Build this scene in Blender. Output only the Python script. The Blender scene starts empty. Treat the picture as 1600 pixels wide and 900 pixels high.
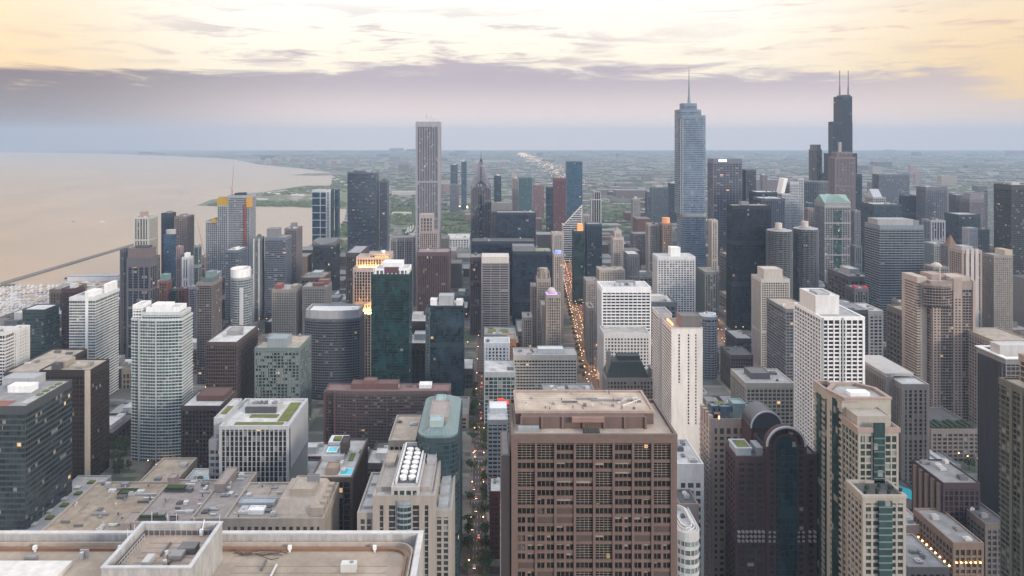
import bpy, bmesh, math, random
from mathutils import Vector
R = random.Random(7)
# ------------------------------------------------------------------ camera, sky, sun, exposure
FOC, CX, CY, EYE = 1170.0, 765.0, 217.0, 314.0      # focal length and principal point of the photo (1600 px wide), eye height
def PX(px, d): return (px - CX) / FOC * d
def PZ(py, d): return EYE - (py - CY) / FOC * d
def G(px, py):                                       # point of the ground seen at a pixel
    d = EYE * FOC / (py - CY); return (PX(px, d), d)
scn = bpy.context.scene
cam_d = bpy.data.cameras.new('camera'); cam = bpy.data.objects.new('camera', cam_d)
scn.collection.objects.link(cam); scn.camera = cam
cam.location = (0, 0, EYE); cam.rotation_euler = (math.radians(90), 0, 0)
cam_d.sensor_width = 36; cam_d.lens = 36 * FOC / 1600
cam_d.shift_x = (800 - CX) / 1600; cam_d.shift_y = -(450 - CY) / 1600
cam_d.clip_start = 1; cam_d.clip_end = 60000
SUN_EL, SUN_AZ = math.radians(15), math.radians(134)  # azimuth from +Y (view) towards +X (west)
def lin(c):
    return tuple((x/255/12.92 if x/255 <= .04045 else ((x/255+.055)/1.055)**2.4) for x in c)
world = bpy.data.worlds.new('World'); scn.world = world; world.use_nodes = True
wt = world.node_tree; wt.nodes.clear()
def wn(kind, **kw):
    n = wt.nodes.new(kind)
    for k, v in kw.items(): setattr(n, k, v)
    return n
def wl(a, b): wt.links.new(a, b)
def wmath(op, a, b=None, c=None, clamp=False):
    n = wn('ShaderNodeMath', operation=op); n.use_clamp = clamp
    for i, v in enumerate((a, b, c)):
        if v is None: continue
        if isinstance(v, (int, float)): n.inputs[i].default_value = v
        else: wl(v, n.inputs[i])
    return n.outputs[0]
def wmap(v, a, b, c=0.0, d=1.0, smooth=True):
    n = wn('ShaderNodeMapRange'); n.interpolation_type = 'SMOOTHSTEP' if smooth else 'LINEAR'
    wl(v, n.inputs[0])
    for i, x in enumerate((a, b, c, d)):
        if isinstance(x, (int, float)): n.inputs[i+1].default_value = x
        else: wl(x, n.inputs[i+1])
    return n.outputs[0]
def wmix(f, a, b):
    n = wn('ShaderNodeMix', data_type='RGBA'); n.clamp_factor = True
    if isinstance(f, (int, float)): n.inputs[0].default_value = f
    else: wl(f, n.inputs[0])
    for i, v in ((6, a), (7, b)):
        if isinstance(v, tuple): n.inputs[i].default_value = (*v, 1)
        else: wl(v, n.inputs[i])
    return n.outputs[2]
tc = wn('ShaderNodeTexCoord'); sep = wn('ShaderNodeSeparateXYZ'); wl(tc.outputs['Generated'], sep.inputs[0])
sx, sy, sz = sep.outputs
az = wmath('ARCTAN2', sx, sy); el = wmath('ARCSINE', sz)
def wnoise(sa, se, sd, det=6, rough=.6, dist=0.0, off=0.0):
    cb = wn('ShaderNodeCombineXYZ'); wl(wmath('MULTIPLY', az, sa), cb.inputs[0]); wl(wmath('MULTIPLY', el, se), cb.inputs[1])
    cb.inputs[2].default_value = sd
    n = wn('ShaderNodeTexNoise'); wl(cb.outputs[0], n.inputs['Vector']); n.inputs['Scale'].default_value = 1
    n.inputs['Detail'].default_value = det; n.inputs['Roughness'].default_value = rough; n.inputs['Distortion'].default_value = dist
    return n.outputs[0]
K = 10.0                                             # colours are given as seen; the background strength is 1/K
def S(c, g=1.0): return tuple(x * K * g for x in lin(c))
nish = wn('ShaderNodeTexSky'); nish.sky_type = 'NISHITA'; nish.sun_disc = False
nish.sun_elevation = SUN_EL; nish.sun_rotation = SUN_AZ; nish.air_density = 1.5; nish.dust_density = 3
absaz = wmath('ABSOLUTE', az)
side = wmap(absaz, .28, .62)
clear = wmix(wmap(el, .06, .20), wmix(side, S((254, 240, 216), 1.05), S((255, 220, 168), .93)), wmix(wmap(absaz, .3, .62), S((255, 251, 243), 1.07), S((254, 232, 202), .97)))
high = wmix(wmap(el, .25, .9), clear, S((236, 240, 252), 1.65))   # bright high veil overhead
back = wmap(absaz, .9, 2.2)
high = wmix(back, high, wmix(wmap(el, .05, .75), S((150, 172, 206), 1.1), S((226, 237, 255), 1.65)))
east = wmath('MULTIPLY', wmap(az, -.45, -1.0), wmap(az, -2.6, -1.8)); high = wmix(wmath('MULTIPLY', east, wmap(el, .95, .1, 0, .9)), high, S((255, 200, 146), 2.1))
veil = wmix(.12, high, nish.outputs[0])
# the long cloud bank low over the horizon
edge = wmath('ADD', wmath('MULTIPLY', wnoise(6, 46, 3.1, 11, .64, .5), .085), .050)
edge = wmath('ADD', edge, wmap(az, -.66, -.1, -.022, .004))
edge = wmath('SUBTRACT', edge, wmap(az, .0, .46, 0, .014))
bank = wmap(wmath('SUBTRACT', edge, el), -.008, .009)
notch = wmath('MULTIPLY', wmap(wmath('ADD', az, wmath('MULTIPLY', wnoise(5, 60, 9.4, 4), .16)), .645, .70), wmap(el, .040, .046))
bank = wmath('MULTIPLY', bank, wmath('SUBTRACT', 1, notch))
bcol = wmix(wmap(el, .02, .085), S((236, 215, 207)), S((184, 172, 179)))
bcol = wmix(wmap(az, -.15, -.60, 0, .95), bcol, S((132, 119, 119)))
bcol = wmix(wmap(az, .38, .66, 0, .6), bcol, S((214, 188, 164)))
bank_all = wmath('MULTIPLY', bank, wmap(absaz, .8, 1.3, 1, .25))
sky = wmix(bank_all, veil, bcol)
# wisps above the bank
w1 = wnoise(9, 62, 5.0, 9, .62, .4)
band = wmath('MULTIPLY', wmap(el, .085, .10), wmap(el, .20, .12))
cen = wmap(wmath('ABSOLUTE', wmath('ADD', az, .12)), .42, .10, .25, 1)
wisp = wmath('MULTIPLY', wmath('MULTIPLY', wmap(w1, .48, .63), band), wmath('MULTIPLY', cen, .85))
sky = wmix(wisp, sky, S((186, 168, 176)))
w2 = wnoise(11, 95, 2.2, 7, .6, .5)
band2 = wmath('MULTIPLY', wmap(el, .075, .09), wmap(el, .20, .185))
wisp2 = wmath('MULTIPLY', wmath('MULTIPLY', wmap(w2, .54, .70), band2), wmap(az, .1, .35, 0, .75))
sky = wmix(wisp2, sky, S((216, 182, 166)))
bg = wn('ShaderNodeBackground'); wl(sky, bg.inputs[0]); bg.inputs[1].default_value = 1 / K
wo = wn('ShaderNodeOutputWorld'); wl(bg.outputs[0], wo.inputs[0])
sd = bpy.data.lights.new('sun', 'SUN'); sun = bpy.data.objects.new('sun', sd); scn.collection.objects.link(sun)
sd.energy = 2.6; sd.angle = math.radians(12); sd.color = (1, .87, .73)
dv = Vector((math.sin(SUN_AZ)*math.cos(SUN_EL), math.cos(SUN_AZ)*math.cos(SUN_EL), math.sin(SUN_EL)))
sun.rotation_euler = dv.to_track_quat('Z', 'Y').to_euler()
scn.view_settings.view_transform = 'Standard'; scn.view_settings.look = 'None'
scn.view_settings.exposure = 0.27; scn.view_settings.gamma = 1
scn.cycles.use_denoising = True
scn.cycles.max_bounces = 5; scn.cycles.diffuse_bounces = 1; scn.cycles.glossy_bounces = 2
scn.cycles.volume_bounces = 1; scn.cycles.transmission_bounces = 0; scn.cycles.sample_clamp_indirect = 4

# ------------------------------------------------------------------ helpers
COL = scn.collection
class MB:
    def __init__(s): s.v = []; s.f = []; s.mi = []
    def prism(s, p, z0, z1, bottom=False, top=True, m=0):
        n = len(p); b = len(s.v)
        s.v += [(x, y, z0) for x, y in p] + [(x, y, z1) for x, y in p]
        for i in range(n):
            j = (i+1) % n; s.f.append((b+i, b+j, b+n+j, b+n+i)); s.mi.append(m)
        if top: s.f.append(tuple(b+n+i for i in range(n))); s.mi.append(m)
        if bottom: s.f.append(tuple(b+i for i in reversed(range(n)))); s.mi.append(m)
        return s
    def box(s, x0, x1, y0, y1, z0, z1, bottom=True, m=0):
        return s.prism([(x0, y0), (x1, y0), (x1, y1), (x0, y1)], z0, z1, bottom, m=m)
    def ring(s, po, pi, z0, z1):
        n = len(po); b = len(s.v)
        for P, z in ((po, z0), (po, z1), (pi, z1), (pi, z0)): s.v += [(x, y, z) for x, y in P]
        for i in range(n):
            j = (i+1) % n
            for k in range(3): s.f.append((b+k*n+i, b+k*n+j, b+(k+1)*n+j, b+(k+1)*n+i)); s.mi.append(0)
        for i in range(n):
            j = (i+1) % n; s.f.append((b+3*n+i, b+3*n+j, b+j, b+i)); s.mi.append(0)
        return s
    def bar(s, a, c, w, w2=None):                    # square bar between two points
        a = Vector(a); c = Vector(c); d = (c-a).normalized()
        u = d.cross(Vector((0, 0, 1)));
        if u.length < .01: u = Vector((1, 0, 0))
        u.normalize(); t = d.cross(u); b = len(s.v); w2 = w if w2 is None else w2
        for q, ww in ((a, w), (c, w2)):
            for i, j in ((-1, -1), (1, -1), (1, 1), (-1, 1)): s.v.append(tuple(q + u*i*ww/2 + t*j*ww/2))
        for i in range(4):
            j = (i+1) % 4; s.f.append((b+i, b+j, b+4+j, b+4+i)); s.mi.append(0)
        s.f += [(b+3, b+2, b+1, b), (b+4, b+5, b+6, b+7)]; s.mi += [0, 0]
        return s
    def cone(s, x, y, z0, z1, r0, r1, n=12):
        b = len(s.v)
        for z, r in ((z0, r0), (z1, r1)):
            for i in range(n):
                a = 2*math.pi*i/n; s.v.append((x+r*math.cos(a), y+r*math.sin(a), z))
        for i in range(n):
            j = (i+1) % n; s.f.append((b+i, b+j, b+n+j, b+n+i)); s.mi.append(0)
        s.f.append(tuple(b+n+i for i in range(n))); s.mi.append(0)
        s.f.append(tuple(b+n-1-i for i in range(n))); s.mi.append(0)
        return s
    def hip(s, x0, x1, y0, y1, z0, z1, k=.0):        # pyramid roof; k>0 keeps a flat top
        cx, cy = (x0+x1)/2, (y0+y1)/2; b = len(s.v)
        s.v += [(x0, y0, z0), (x1, y0, z0), (x1, y1, z0), (x0, y1, z0)]
        s.v += [(cx+(x-cx)*k, cy+(y-cy)*k, z1) for x, y in ((x0, y0), (x1, y0), (x1, y1), (x0, y1))]
        for i in range(4):
            j = (i+1) % 4; s.f.append((b+i, b+j, b+4+j, b+4+i)); s.mi.append(0)
        s.f.append((b+4, b+5, b+6, b+7)); s.mi.append(0); s.f.append((b+3, b+2, b+1, b)); s.mi.append(0)
        return s
    def gable(s, x0, x1, y0, y1, z0, z1, axis='x'):
        b = len(s.v); cx, cy = (x0+x1)/2, (y0+y1)/2
        s.v += [(x0, y0, z0), (x1, y0, z0), (x1, y1, z0), (x0, y1, z0)]
        if axis == 'x': s.v += [(x0, cy, z1), (x1, cy, z1)]; fs = [(0, 1, 5, 4), (2, 3, 4, 5), (1, 2, 5), (3, 0, 4)]
        else: s.v += [(cx, y0, z1), (cx, y1, z1)]; fs = [(1, 2, 5, 4), (3, 0, 4, 5), (0, 1, 4), (2, 3, 5)]
        for f in fs + [(3, 2, 1, 0)]: s.f.append(tuple(b+i for i in f)); s.mi.append(0)
        return s
    def build(s, name, mat, parent=None, smooth=False):
        me = bpy.data.meshes.new(name); L = parent_loc(parent)
        me.from_pydata([(x-L[0], y-L[1], z-L[2]) for x, y, z in s.v], [], s.f)
        for m in (mat if isinstance(mat, (list, tuple)) else [mat]): me.materials.append(m)
        if any(s.mi): me.polygons.foreach_set('material_index', s.mi)
        if smooth: me.polygons.foreach_set('use_smooth', [True]*len(s.f))
        o = bpy.data.objects.new(name, me); COL.objects.link(o)
        if parent: o.parent = parent
        return o
def parent_loc(p):
    L = Vector((0, 0, 0))
    while p: L = L + p.location; p = p.parent
    return L
def tag(o, label=None, cat=None, group=None, kind=None):
    if label: o['label'] = label
    if cat: o['category'] = cat
    if group: o['group'] = group
    if kind: o['kind'] = kind
    return o
def empty(name, x, y, z=0.0):
    o = bpy.data.objects.new(name, None); o.location = (x, y, z); COL.objects.link(o); o.empty_display_size = 5; return o
def copy_tree(o, parent=None):
    c = o.copy(); COL.objects.link(c); c.parent = parent
    for ch in o.children: copy_tree(ch, c)
    return c
def offset(p, t):                                    # outward offset of a convex CCW polygon
    n = len(p); out = []
    for i in range(n):
        a, b, c = p[i-1], p[i], p[(i+1) % n]
        e1 = Vector((b[0]-a[0], b[1]-a[1])).normalized(); e2 = Vector((c[0]-b[0], c[1]-b[1])).normalized()
        n1 = Vector((e1.y, -e1.x)); n2 = Vector((e2.y, -e2.x)); m = n1+n2
        k = t / max(.3, (1 + n1.dot(n2)) / 1)
        out.append((b[0]+m.x*k, b[1]+m.y*k))
    return out

# ------------------------------------------------------------------ materials
MC = {}
def new_mat(name):
    m = bpy.data.materials.new(name); m.use_nodes = True; t = m.node_tree
    return m, t, t.nodes['Principled BSDF']
def lk(t, a, b): t.links.new(a, b)
def vmul(t, vec, s):
    n = t.nodes.new('ShaderNodeVectorMath'); n.operation = 'MULTIPLY'; lk(t, vec, n.inputs[0]); n.inputs[1].default_value = s; return n.outputs[0]
def noise(t, vec, scale, det=4, rough=.6):
    n = t.nodes.new('ShaderNodeTexNoise'); lk(t, vec, n.inputs['Vector']); n.inputs['Scale'].default_value = scale
    n.inputs['Detail'].default_value = det; n.inputs['Roughness'].default_value = rough; return n.outputs[0]
def mrange(t, v, a, b, c, d):
    n = t.nodes.new('ShaderNodeMapRange'); lk(t, v, n.inputs[0])
    for i, x in enumerate((a, b, c, d)): n.inputs[i+1].default_value = x
    return n.outputs[0]
def tmath(t, op, a, b=None):
    n = t.nodes.new('ShaderNodeMath'); n.operation = op
    for i, v in enumerate((a, b)):
        if v is None: continue
        if isinstance(v, (int, float)): n.inputs[i].default_value = v
        else: lk(t, v, n.inputs[i])
    return n.outputs[0]
def tmix(t, f, a, b, blend='MIX'):
    n = t.nodes.new('ShaderNodeMix'); n.data_type = 'RGBA'; n.blend_type = blend
    if isinstance(f, (int, float)): n.inputs[0].default_value = f
    else: lk(t, f, n.inputs[0])
    for i, v in ((6, a), (7, b)):
        if isinstance(v, tuple): n.inputs[i].default_value = (*v[:3], 1)
        else: lk(t, v, n.inputs[i])
    return n.outputs[2]
def sc(c, k): return tuple(min(.9, x*k) for x in c)
def wall(c, rough=.8, var=.18):
    l_ = max(c); c = tuple(x*min(1, .60+.5*l_) for x in c)     # darkens mid and dark cladding for contrast, putting some shade into the colour
    key = ('w', c, rough, var)
    if key in MC: return MC[key]
    m, t, p = new_mat('facade'); o = t.nodes.new('ShaderNodeTexCoord').outputs['Object']
    a = noise(t, vmul(t, o, (.35, .35, .05)), 1, 5, .65); b = noise(t, o, .9, 3)
    f = mrange(t, a, .3, .7, 0, 1); g = mrange(t, b, .3, .7, 0, 1)
    x = tmix(t, f, sc(c, 1-var), sc(c, 1+var*.6)); x = tmix(t, tmath(t, 'MULTIPLY', g, .35), x, sc(c, 1-var*1.5))
    lk(t, x, p.inputs['Base Color']); p.inputs['Roughness'].default_value = rough
    MC[key] = m; return m
def glass(c, bay=3.0, fh=3.5, lit=.012, var=.55, rough=.12, ior=1.6, blinds=.1, patch=.35):
    lit = lit*.3; blinds = blinds*.5; ior = 1+(ior-1)*.95; c = tuple(x*.62 for x in c)
    key = ('g', c, bay, fh, lit, var, rough, ior, blinds, patch)
    if key in MC: return MC[key]
    m, t, p = new_mat('window_glass'); o = t.nodes.new('ShaderNodeTexCoord').outputs['Object']
    inf = t.nodes.new('ShaderNodeObjectInfo').outputs['Random']
    ad = t.nodes.new('ShaderNodeVectorMath'); ad.operation = 'ADD'; lk(t, o, ad.inputs[0]); ad.inputs[1].default_value = (.37*bay, .37*bay, .03)
    dv_ = vmul(t, ad.outputs[0], (1/bay, 1/bay, 1/fh))
    fl = t.nodes.new('ShaderNodeVectorMath'); fl.operation = 'FLOOR'; lk(t, dv_, fl.inputs[0])
    w = t.nodes.new('ShaderNodeTexWhiteNoise'); w.noise_dimensions = '4D'; lk(t, fl.outputs[0], w.inputs['Vector']); lk(t, inf, w.inputs['W'])
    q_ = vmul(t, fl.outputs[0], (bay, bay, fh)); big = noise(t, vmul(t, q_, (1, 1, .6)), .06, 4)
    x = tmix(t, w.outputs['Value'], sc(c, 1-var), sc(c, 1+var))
    x = tmix(t, tmath(t, 'MULTIPLY', mrange(t, big, .48, .62, 0, 1), patch), x, sc(c, 2.7)); x = tmix(t, tmath(t, 'MULTIPLY', mrange(t, noise(t, vmul(t, q_, (1, 1, .5)), .11, 4, .7), .5, .66, 0, 1), patch), x, sc(c, .35))  # pale and dark patches paint mottled reflections into the pane colour
    s = t.nodes.new('ShaderNodeSeparateColor'); lk(t, w.outputs['Color'], s.inputs[0])
    x = tmix(t, tmath(t, 'MULTIPLY', tmath(t, 'GREATER_THAN', s.outputs[1], 1-blinds), .7), x, (.32, .32, .3))
    lk(t, x, p.inputs['Base Color']); p.inputs['Roughness'].default_value = rough; p.inputs['IOR'].default_value = ior
    if lit:
        e = tmath(t, 'MULTIPLY', tmath(t, 'GREATER_THAN', s.outputs[0], 1-lit), s.outputs[2])
        p.inputs['Emission Color'].default_value = (1, .62, .28, 1); lk(t, tmath(t, 'MULTIPLY', e, 1.0), p.inputs['Emission Strength'])
    MC[key] = m; return m
def roofm(c, rough=.9):
    key = ('r', c, rough)
    if key in MC: return MC[key]
    m, t, p = new_mat('roofing'); o = t.nodes.new('ShaderNodeTexCoord').outputs['Object']
    a = noise(t, o, .12, 6, .7); b = noise(t, o, 1.4, 3)
    v = t.nodes.new('ShaderNodeTexVoronoi'); lk(t, vmul(t, o, (.08, .12, .1)), v.inputs['Vector']); v.inputs['Scale'].default_value = 1
    x = tmix(t, mrange(t, a, .35, .65, 0, 1), sc(c, .6), sc(c, 1.05)); x = tmix(t, tmath(t, 'MULTIPLY', mrange(t, b, .4, .65, 0, 1), .3), x, sc(c, .6))
    sv = t.nodes.new('ShaderNodeSeparateColor'); lk(t, v.outputs['Color'], sv.inputs[0]); x = tmix(t, mrange(t, sv.outputs[0], 0, 1, 0, .28), x, sc(c, .55))
    lk(t, x, p.inputs['Base Color']); p.inputs['Roughness'].default_value = rough
    MC[key] = m; return m
def flat(c, rough=.6, metal=0.0, em=0.0):
    key = ('f', c, rough, metal, em)
    if key in MC: return MC[key]
    m, t, p = new_mat('painted'); o = t.nodes.new('ShaderNodeTexCoord').outputs['Object']
    a = noise(t, o, .8, 4); x = tmix(t, mrange(t, a, .3, .7, 0, 1), sc(c, .82), sc(c, 1.1))
    lk(t, x, p.inputs['Base Color']); p.inputs['Roughness'].default_value = rough; p.inputs['Metallic'].default_value = metal
    if em: p.inputs['Emission Color'].default_value = (*c, 1); p.inputs['Emission Strength'].default_value = em
    MC[key] = m; return m
WHITE = (.8, .8, .79); OFFW = (.68, .67, .65); CREAM = (.56, .49, .41); BEIGE = (.44, .38, .31); STONE = (.34, .30, .26); TAN = (.34, .27, .21)
BROWN = (.15, .088, .072); MAROON = (.105, .055, .058); RED = (.28, .08, .06); LGREY = (.44, .45, .46); MGREY = (.26, .27, .285); DGREY = (.11, .115, .13)
PINK = (.46, .33, .29); BLACK = (.022, .024, .03); DNAVY = (.03, .045, .075); DTEAL = (.03, .06, .065); LBLU = (.3, .37, .44); MUDG = (.2, .19, .17)
g_navy = (.018, .032, .06); g_teal = (.025, .07, .075); g_green = (.012, .06, .055); g_blue = (.035, .09, .16); g_lblue = (.11, .19, .28)
g_grey = (.055, .065, .08); g_dark = (.016, .018, .024); g_brnz = (.035, .024, .022); g_pale = (.12, .17, .18)
GREENR = (.16, .2, .05); COPPER = (.3, .43, .385)
# ------------------------------------------------------------------ building kit
class St:
    def __init__(s, kind, g, fr, fh=3.6, bay=4.0, **k):
        s.g = g; s.fr = fr; s.fh = fh; s.bay = bay; s.kind = kind; s.cap = k.get('cap', fh*.9)
        d = dict(bands=(.42, .35, .18, .12), piers=(.22, .18, .36, .7), grid=(.36, .45, .28, .6), glass=(.13, .10, .05, .16),
                 balc=(.16, 1.3, .10, .3), dash=(.45, .4, .5, .5))[kind]
        s.slab, s.so, s.pw, s.po = d
        for n in ('slab', 'so', 'pw', 'po'): s.__dict__[n] = k.get(n, s.__dict__[n])
        s.pfr = k.get('pfr', fr); s.lit = k.get('lit', .012); s.ior = k.get('ior', 1.6); s.blinds = k.get('blinds', .012 if kind == 'glass' else .1)
        s.win = k.get('win', 0); s.corner = k.get('corner', 0); s.var = k.get('var', .55); s.patch = k.get('patch', .35); s.rough = k.get('rough', .12)
def section(root, poly, z0, z1, st, name='shaft', cap=None, frame_name='facade_grid', parapet=1.2):
    """one storeyed volume: glazed core + floor slabs and piers standing proud of it"""
    k = MB(); k.prism(poly, z0, z1, top=True)
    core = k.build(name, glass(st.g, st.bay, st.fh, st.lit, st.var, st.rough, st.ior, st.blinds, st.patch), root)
    m = MB(); cap = st.cap if cap is None else cap
    po = offset(poly, st.so); z = z0 + st.fh*(1-st.slab)
    while z + st.fh*st.slab < z1 - cap + .01:
        m.prism(po, z, z + st.fh*st.slab, bottom=True); z += st.fh
    if st.kind in ('glass', 'piers') and z1-z0 > 100:      # blank mechanical floors
        hh = random.Random(int(z1*10+poly[0][0])); fl_ = st.fh*(1.7 if st.kind != 'piers' else 1)
        for f_ in ([.34, .67] if hh.random() < .4 else [hh.uniform(.3, .7)] if hh.random() < .7 else []):
            zb = z0+st.fh*(int((z1-z0)*f_/st.fh)+1)-st.fh*st.slab*.5; m.prism(offset(poly, st.so+.05), zb, zb+fl_, bottom=True)
    pc = offset(poly, max(st.so, st.po) + .02)
    m.ring(pc, offset(poly, -.5), z1-cap, z1+parapet)
    n = len(poly); q = MB()
    for i in range(n):
        a = Vector(poly[i]); b = Vector(poly[(i+1) % n]); e = b-a; L = e.length
        if L < 1.5: continue
        e.normalize(); nn = Vector((e.y, -e.x)); c = max(1, round(L/st.bay)); w = st.pw*L/c
        for j in range(c+1):
            if n > 6 and j == c: continue
            ww = max(w, st.corner) if j in (0, c) and n <= 6 else w
            p = a + e*(L*j/c)
            lo, hi = (0, ww) if j == 0 and n <= 6 else ((-ww, 0) if j == c else (-ww/2, ww/2))
            if j == 0 and n <= 6: lo = -st.po*.98
            u = p + e*lo; v = p + e*hi
            q.prism([tuple(u+nn*st.po), tuple(v+nn*st.po), tuple(v-nn*.05), tuple(u-nn*.05)][::-1] if False else
                    [(u.x+nn.x*st.po, u.y+nn.y*st.po), (v.x+nn.x*st.po, v.y+nn.y*st.po), (v.x-nn.x*.05, v.y-nn.y*.05), (u.x-nn.x*.05, u.y-nn.y*.05)], z0, z1-cap*.5, top=False)
    if st.pfr is st.fr:
        b0 = len(m.v); m.v += q.v; m.f += [tuple(i+b0 for i in f) for f in q.f]; m.mi += q.mi
    else: q.build('pier', wall(st.pfr), core)
    m.build(frame_name, wall(st.fr), core)
    if st.win and n == 4: panes(root, poly, z0, z1-cap, st)
    return core
def panes(root, poly, z0, z1, st):
    """the windows that show largest, each a pane of its own just proud of the glazed core"""
    left = (poly[0][0]+poly[1][0])/2 < 0; edges = [0, 1 if left else 3]; L0 = parent_loc(root); prot = {}
    nf = int((z1-z0)/st.fh); cnt = 0; mt = glass(st.g, st.bay, st.fh, st.lit*2, st.var, st.rough, st.ior, st.blinds, st.patch)
    for k in range(nf-1, -1, -1):
        for ei in edges:
            a = Vector(poly[ei]); b = Vector(poly[(ei+1) % 4]); e = b-a; L = e.length; e.normalize(); nn = Vector((e.y, -e.x)); c = max(1, round(L/st.bay)); w = st.pw*L/c
            wd = L/c-1.5*w-.12; h = st.fh*(1-st.slab)-.06
            if wd < .3: continue
            for j in range(c):
                if cnt >= st.win: return
                if ei not in prot:
                    m = MB(); u = e*wd/2; P = [-u+nn*.06, u+nn*.06, u, -u]; m.prism([(p.x, p.y) for p in P], 0, h, bottom=True); o = m.build('window', mt, None); prot[ei] = o
                else: o = prot[ei].copy(); COL.objects.link(o)
                p = a+e*(L*(j+.5)/c+(w/4 if j == 0 else -w/4 if j == c-1 else 0))+nn*.004
                o.parent = root; o.location = (p.x-L0[0], p.y-L0[1], z0+k*st.fh+.03-L0[2]); cnt += 1
def rect(x0, x1, y0, y1): return [(x0, y0), (x1, y0), (x1, y1), (x0, y1)]
def rounded(x0, x1, y0, y1, r, k=4):
    out = []
    for cx, cy, a0 in ((x0+r, y0+r, 180), (x1-r, y0+r, 270), (x1-r, y1-r, 0), (x0+r, y1-r, 90)):
        for i in range(k+1):
            a = math.radians(a0 + 90*i/k); out.append((cx+r*math.cos(a), cy+r*math.sin(a)))
    return out
def ell(cx, cy, rx, ry, n=28): return [(cx+rx*math.cos(2*math.pi*i/n), cy+ry*math.sin(2*math.pi*i/n)) for i in range(n)]
HV = [wall((.5, .5, .5), .5), wall((.3, .3, .31), .6), wall((.62, .61, .58), .6), wall((.18, .18, .19), .6)]
def hvac(root, x, y, z, w, l, h, rr):
    m = MB(); m.box(x, x+w, y, y+l, z+.3, z+h)
    k = max(1, int(w/3)); 
    for i in range(k): m.cone(x+w*(i+.5)/k, y+l/2, z+h, z+h+.5, min(w/k, l)*.35, min(w/k, l)*.35, 8)
    m.box(x+.2, x+w-.2, y+.2, y+l-.2, z-.02, z+.3)
    m.build('cooling_unit', rr.choice(HV), root)
def roof_kit(root, x0, x1, y0, y1, z, rmat, rr, n=3, ph=True, phm=None, deck=True, phh=4.5):
    if deck: MB().prism(rect(x0+.5, x1-.5, y0+.5, y1-.5), z+.02, z+.25).build('roof', rmat, root)
    w, l = x1-x0, y1-y0; z += .25
    used = []
    if ph and w > 12:
        pw, pl = w*rr.uniform(.28, .5), l*rr.uniform(.28, .5); px, py = x0+(w-pw)*rr.uniform(.3, .7), y0+(l-pl)*rr.uniform(.4, .7)
        h = phh*rr.uniform(.8, 1.3); b = MB().box(px, px+pw, py, py+pl, z, z+h); b.ring(rect(px-.15, px+pw+.15, py-.15, py+pl+.15), rect(px+.4, px+pw-.4, py+.4, py+pl-.4), z+h-.6, z+h+.5)
        b.build('penthouse', phm or rr.choice(HV), root); used.append((px, px+pw, py, py+pl))
    for _ in range(n*3):
        if n <= 0: break
        a, b_, h = rr.uniform(2, min(7, w*.3)), rr.uniform(2, min(6, l*.3)), rr.uniform(1.2, 2.8)
        x, y = rr.uniform(x0+1.5, x1-1.5-a), rr.uniform(y0+1.5, y1-1.5-b_)
        if any(x < u[1]+.4 and x+a > u[0]-.4 and y < u[3]+.4 and y+b_ > u[2]-.4 for u in used): continue
        used.append((x, x+a, y, y+b_)); hvac(root, x, y, z, a, b_, h, rr); n -= 1
FOOT = []      # footprints already taken
class B: pass
def tower(label, x0, x1, yt, d, dep, st, name='office_tower', cat='building', group=None, rmat=None, kit=3, ph=True, phm=None, phh=4.5,
          z0=0.0, poly=None, deck=True, cap=None, roof=True, foot=True, parapet=1.2, sil=None):
    """x0,x1: the front face's pixel range; yt: pixel row of its roof edge; d: distance of that face; dep: depth in metres"""
    sil = d >= 950 if sil is None else sil           # then x0,x1 give the whole silhouette, side face included
    if sil:
        side = x0 if x0 > CX else x1 if x1 < CX else None
        if side is not None:
            dep = min(dep, .4*(x1-x0)*d/abs(side-CX)); fr_ = CX+(side-CX)*(d+dep)/d
            if x0 > CX: x0 = fr_
            else: x1 = fr_
    b = B(); b.x0, b.x1 = PX(x0, d), PX(x1, d); b.y0, b.y1 = d, d+dep; b.z = PZ(yt, d); b.d = d
    b.cx = (b.x0+b.x1)/2; b.w = b.x1-b.x0
    b.root = tag(empty(name, b.cx, d+dep/2), label, cat, group)
    b.poly = poly(b) if poly else rect(b.x0, b.x1, b.y0, b.y1)
    b.rr = random.Random(int(x0*7+yt*13+d))
    b.core = section(b.root, b.poly, z0, b.z, st, cap=cap, parapet=parapet)
    if roof:
        if poly:
            MB().prism(offset(b.poly, -.55), b.z+.02, b.z+.3).build('roof', rmat or roofm((.3, .29, .28)), b.root)
            iw, il = b.w*.2, dep*.2; roof_kit(b.root, b.x0+iw, b.x1-iw, b.y0+il, b.y1-il, b.z+.05, None, b.rr, kit, ph, phm, False, phh)
        else: roof_kit(b.root, b.x0, b.x1, b.y0, b.y1, b.z, rmat or roofm((.3, .29, .28)), b.rr, kit, ph, phm, deck, phh)
    if foot: FOOT.append((b.x0-4, b.x1+4, b.y0-6, b.y1+4))
    return b
def blk(b, name, fx0, fx1, fy0, fy1, z0, z1, mat, cap=True):      # a plain volume on the roof, in fractions of the footprint
    X = lambda f: b.x0+b.w*f
    Y = lambda f: b.y0+(b.y1-b.y0)*f
    m = MB().box(X(fx0), X(fx1), Y(fy0), Y(fy1), z0, z1)
    if cap: m.ring(rect(X(fx0)-.12, X(fx1)+.12, Y(fy0)-.12, Y(fy1)+.12), rect(X(fx0)+.5, X(fx1)-.5, Y(fy0)+.5, Y(fy1)-.5), z1-.7, z1+.6)
    return m.build(name, mat, b.root)
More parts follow.
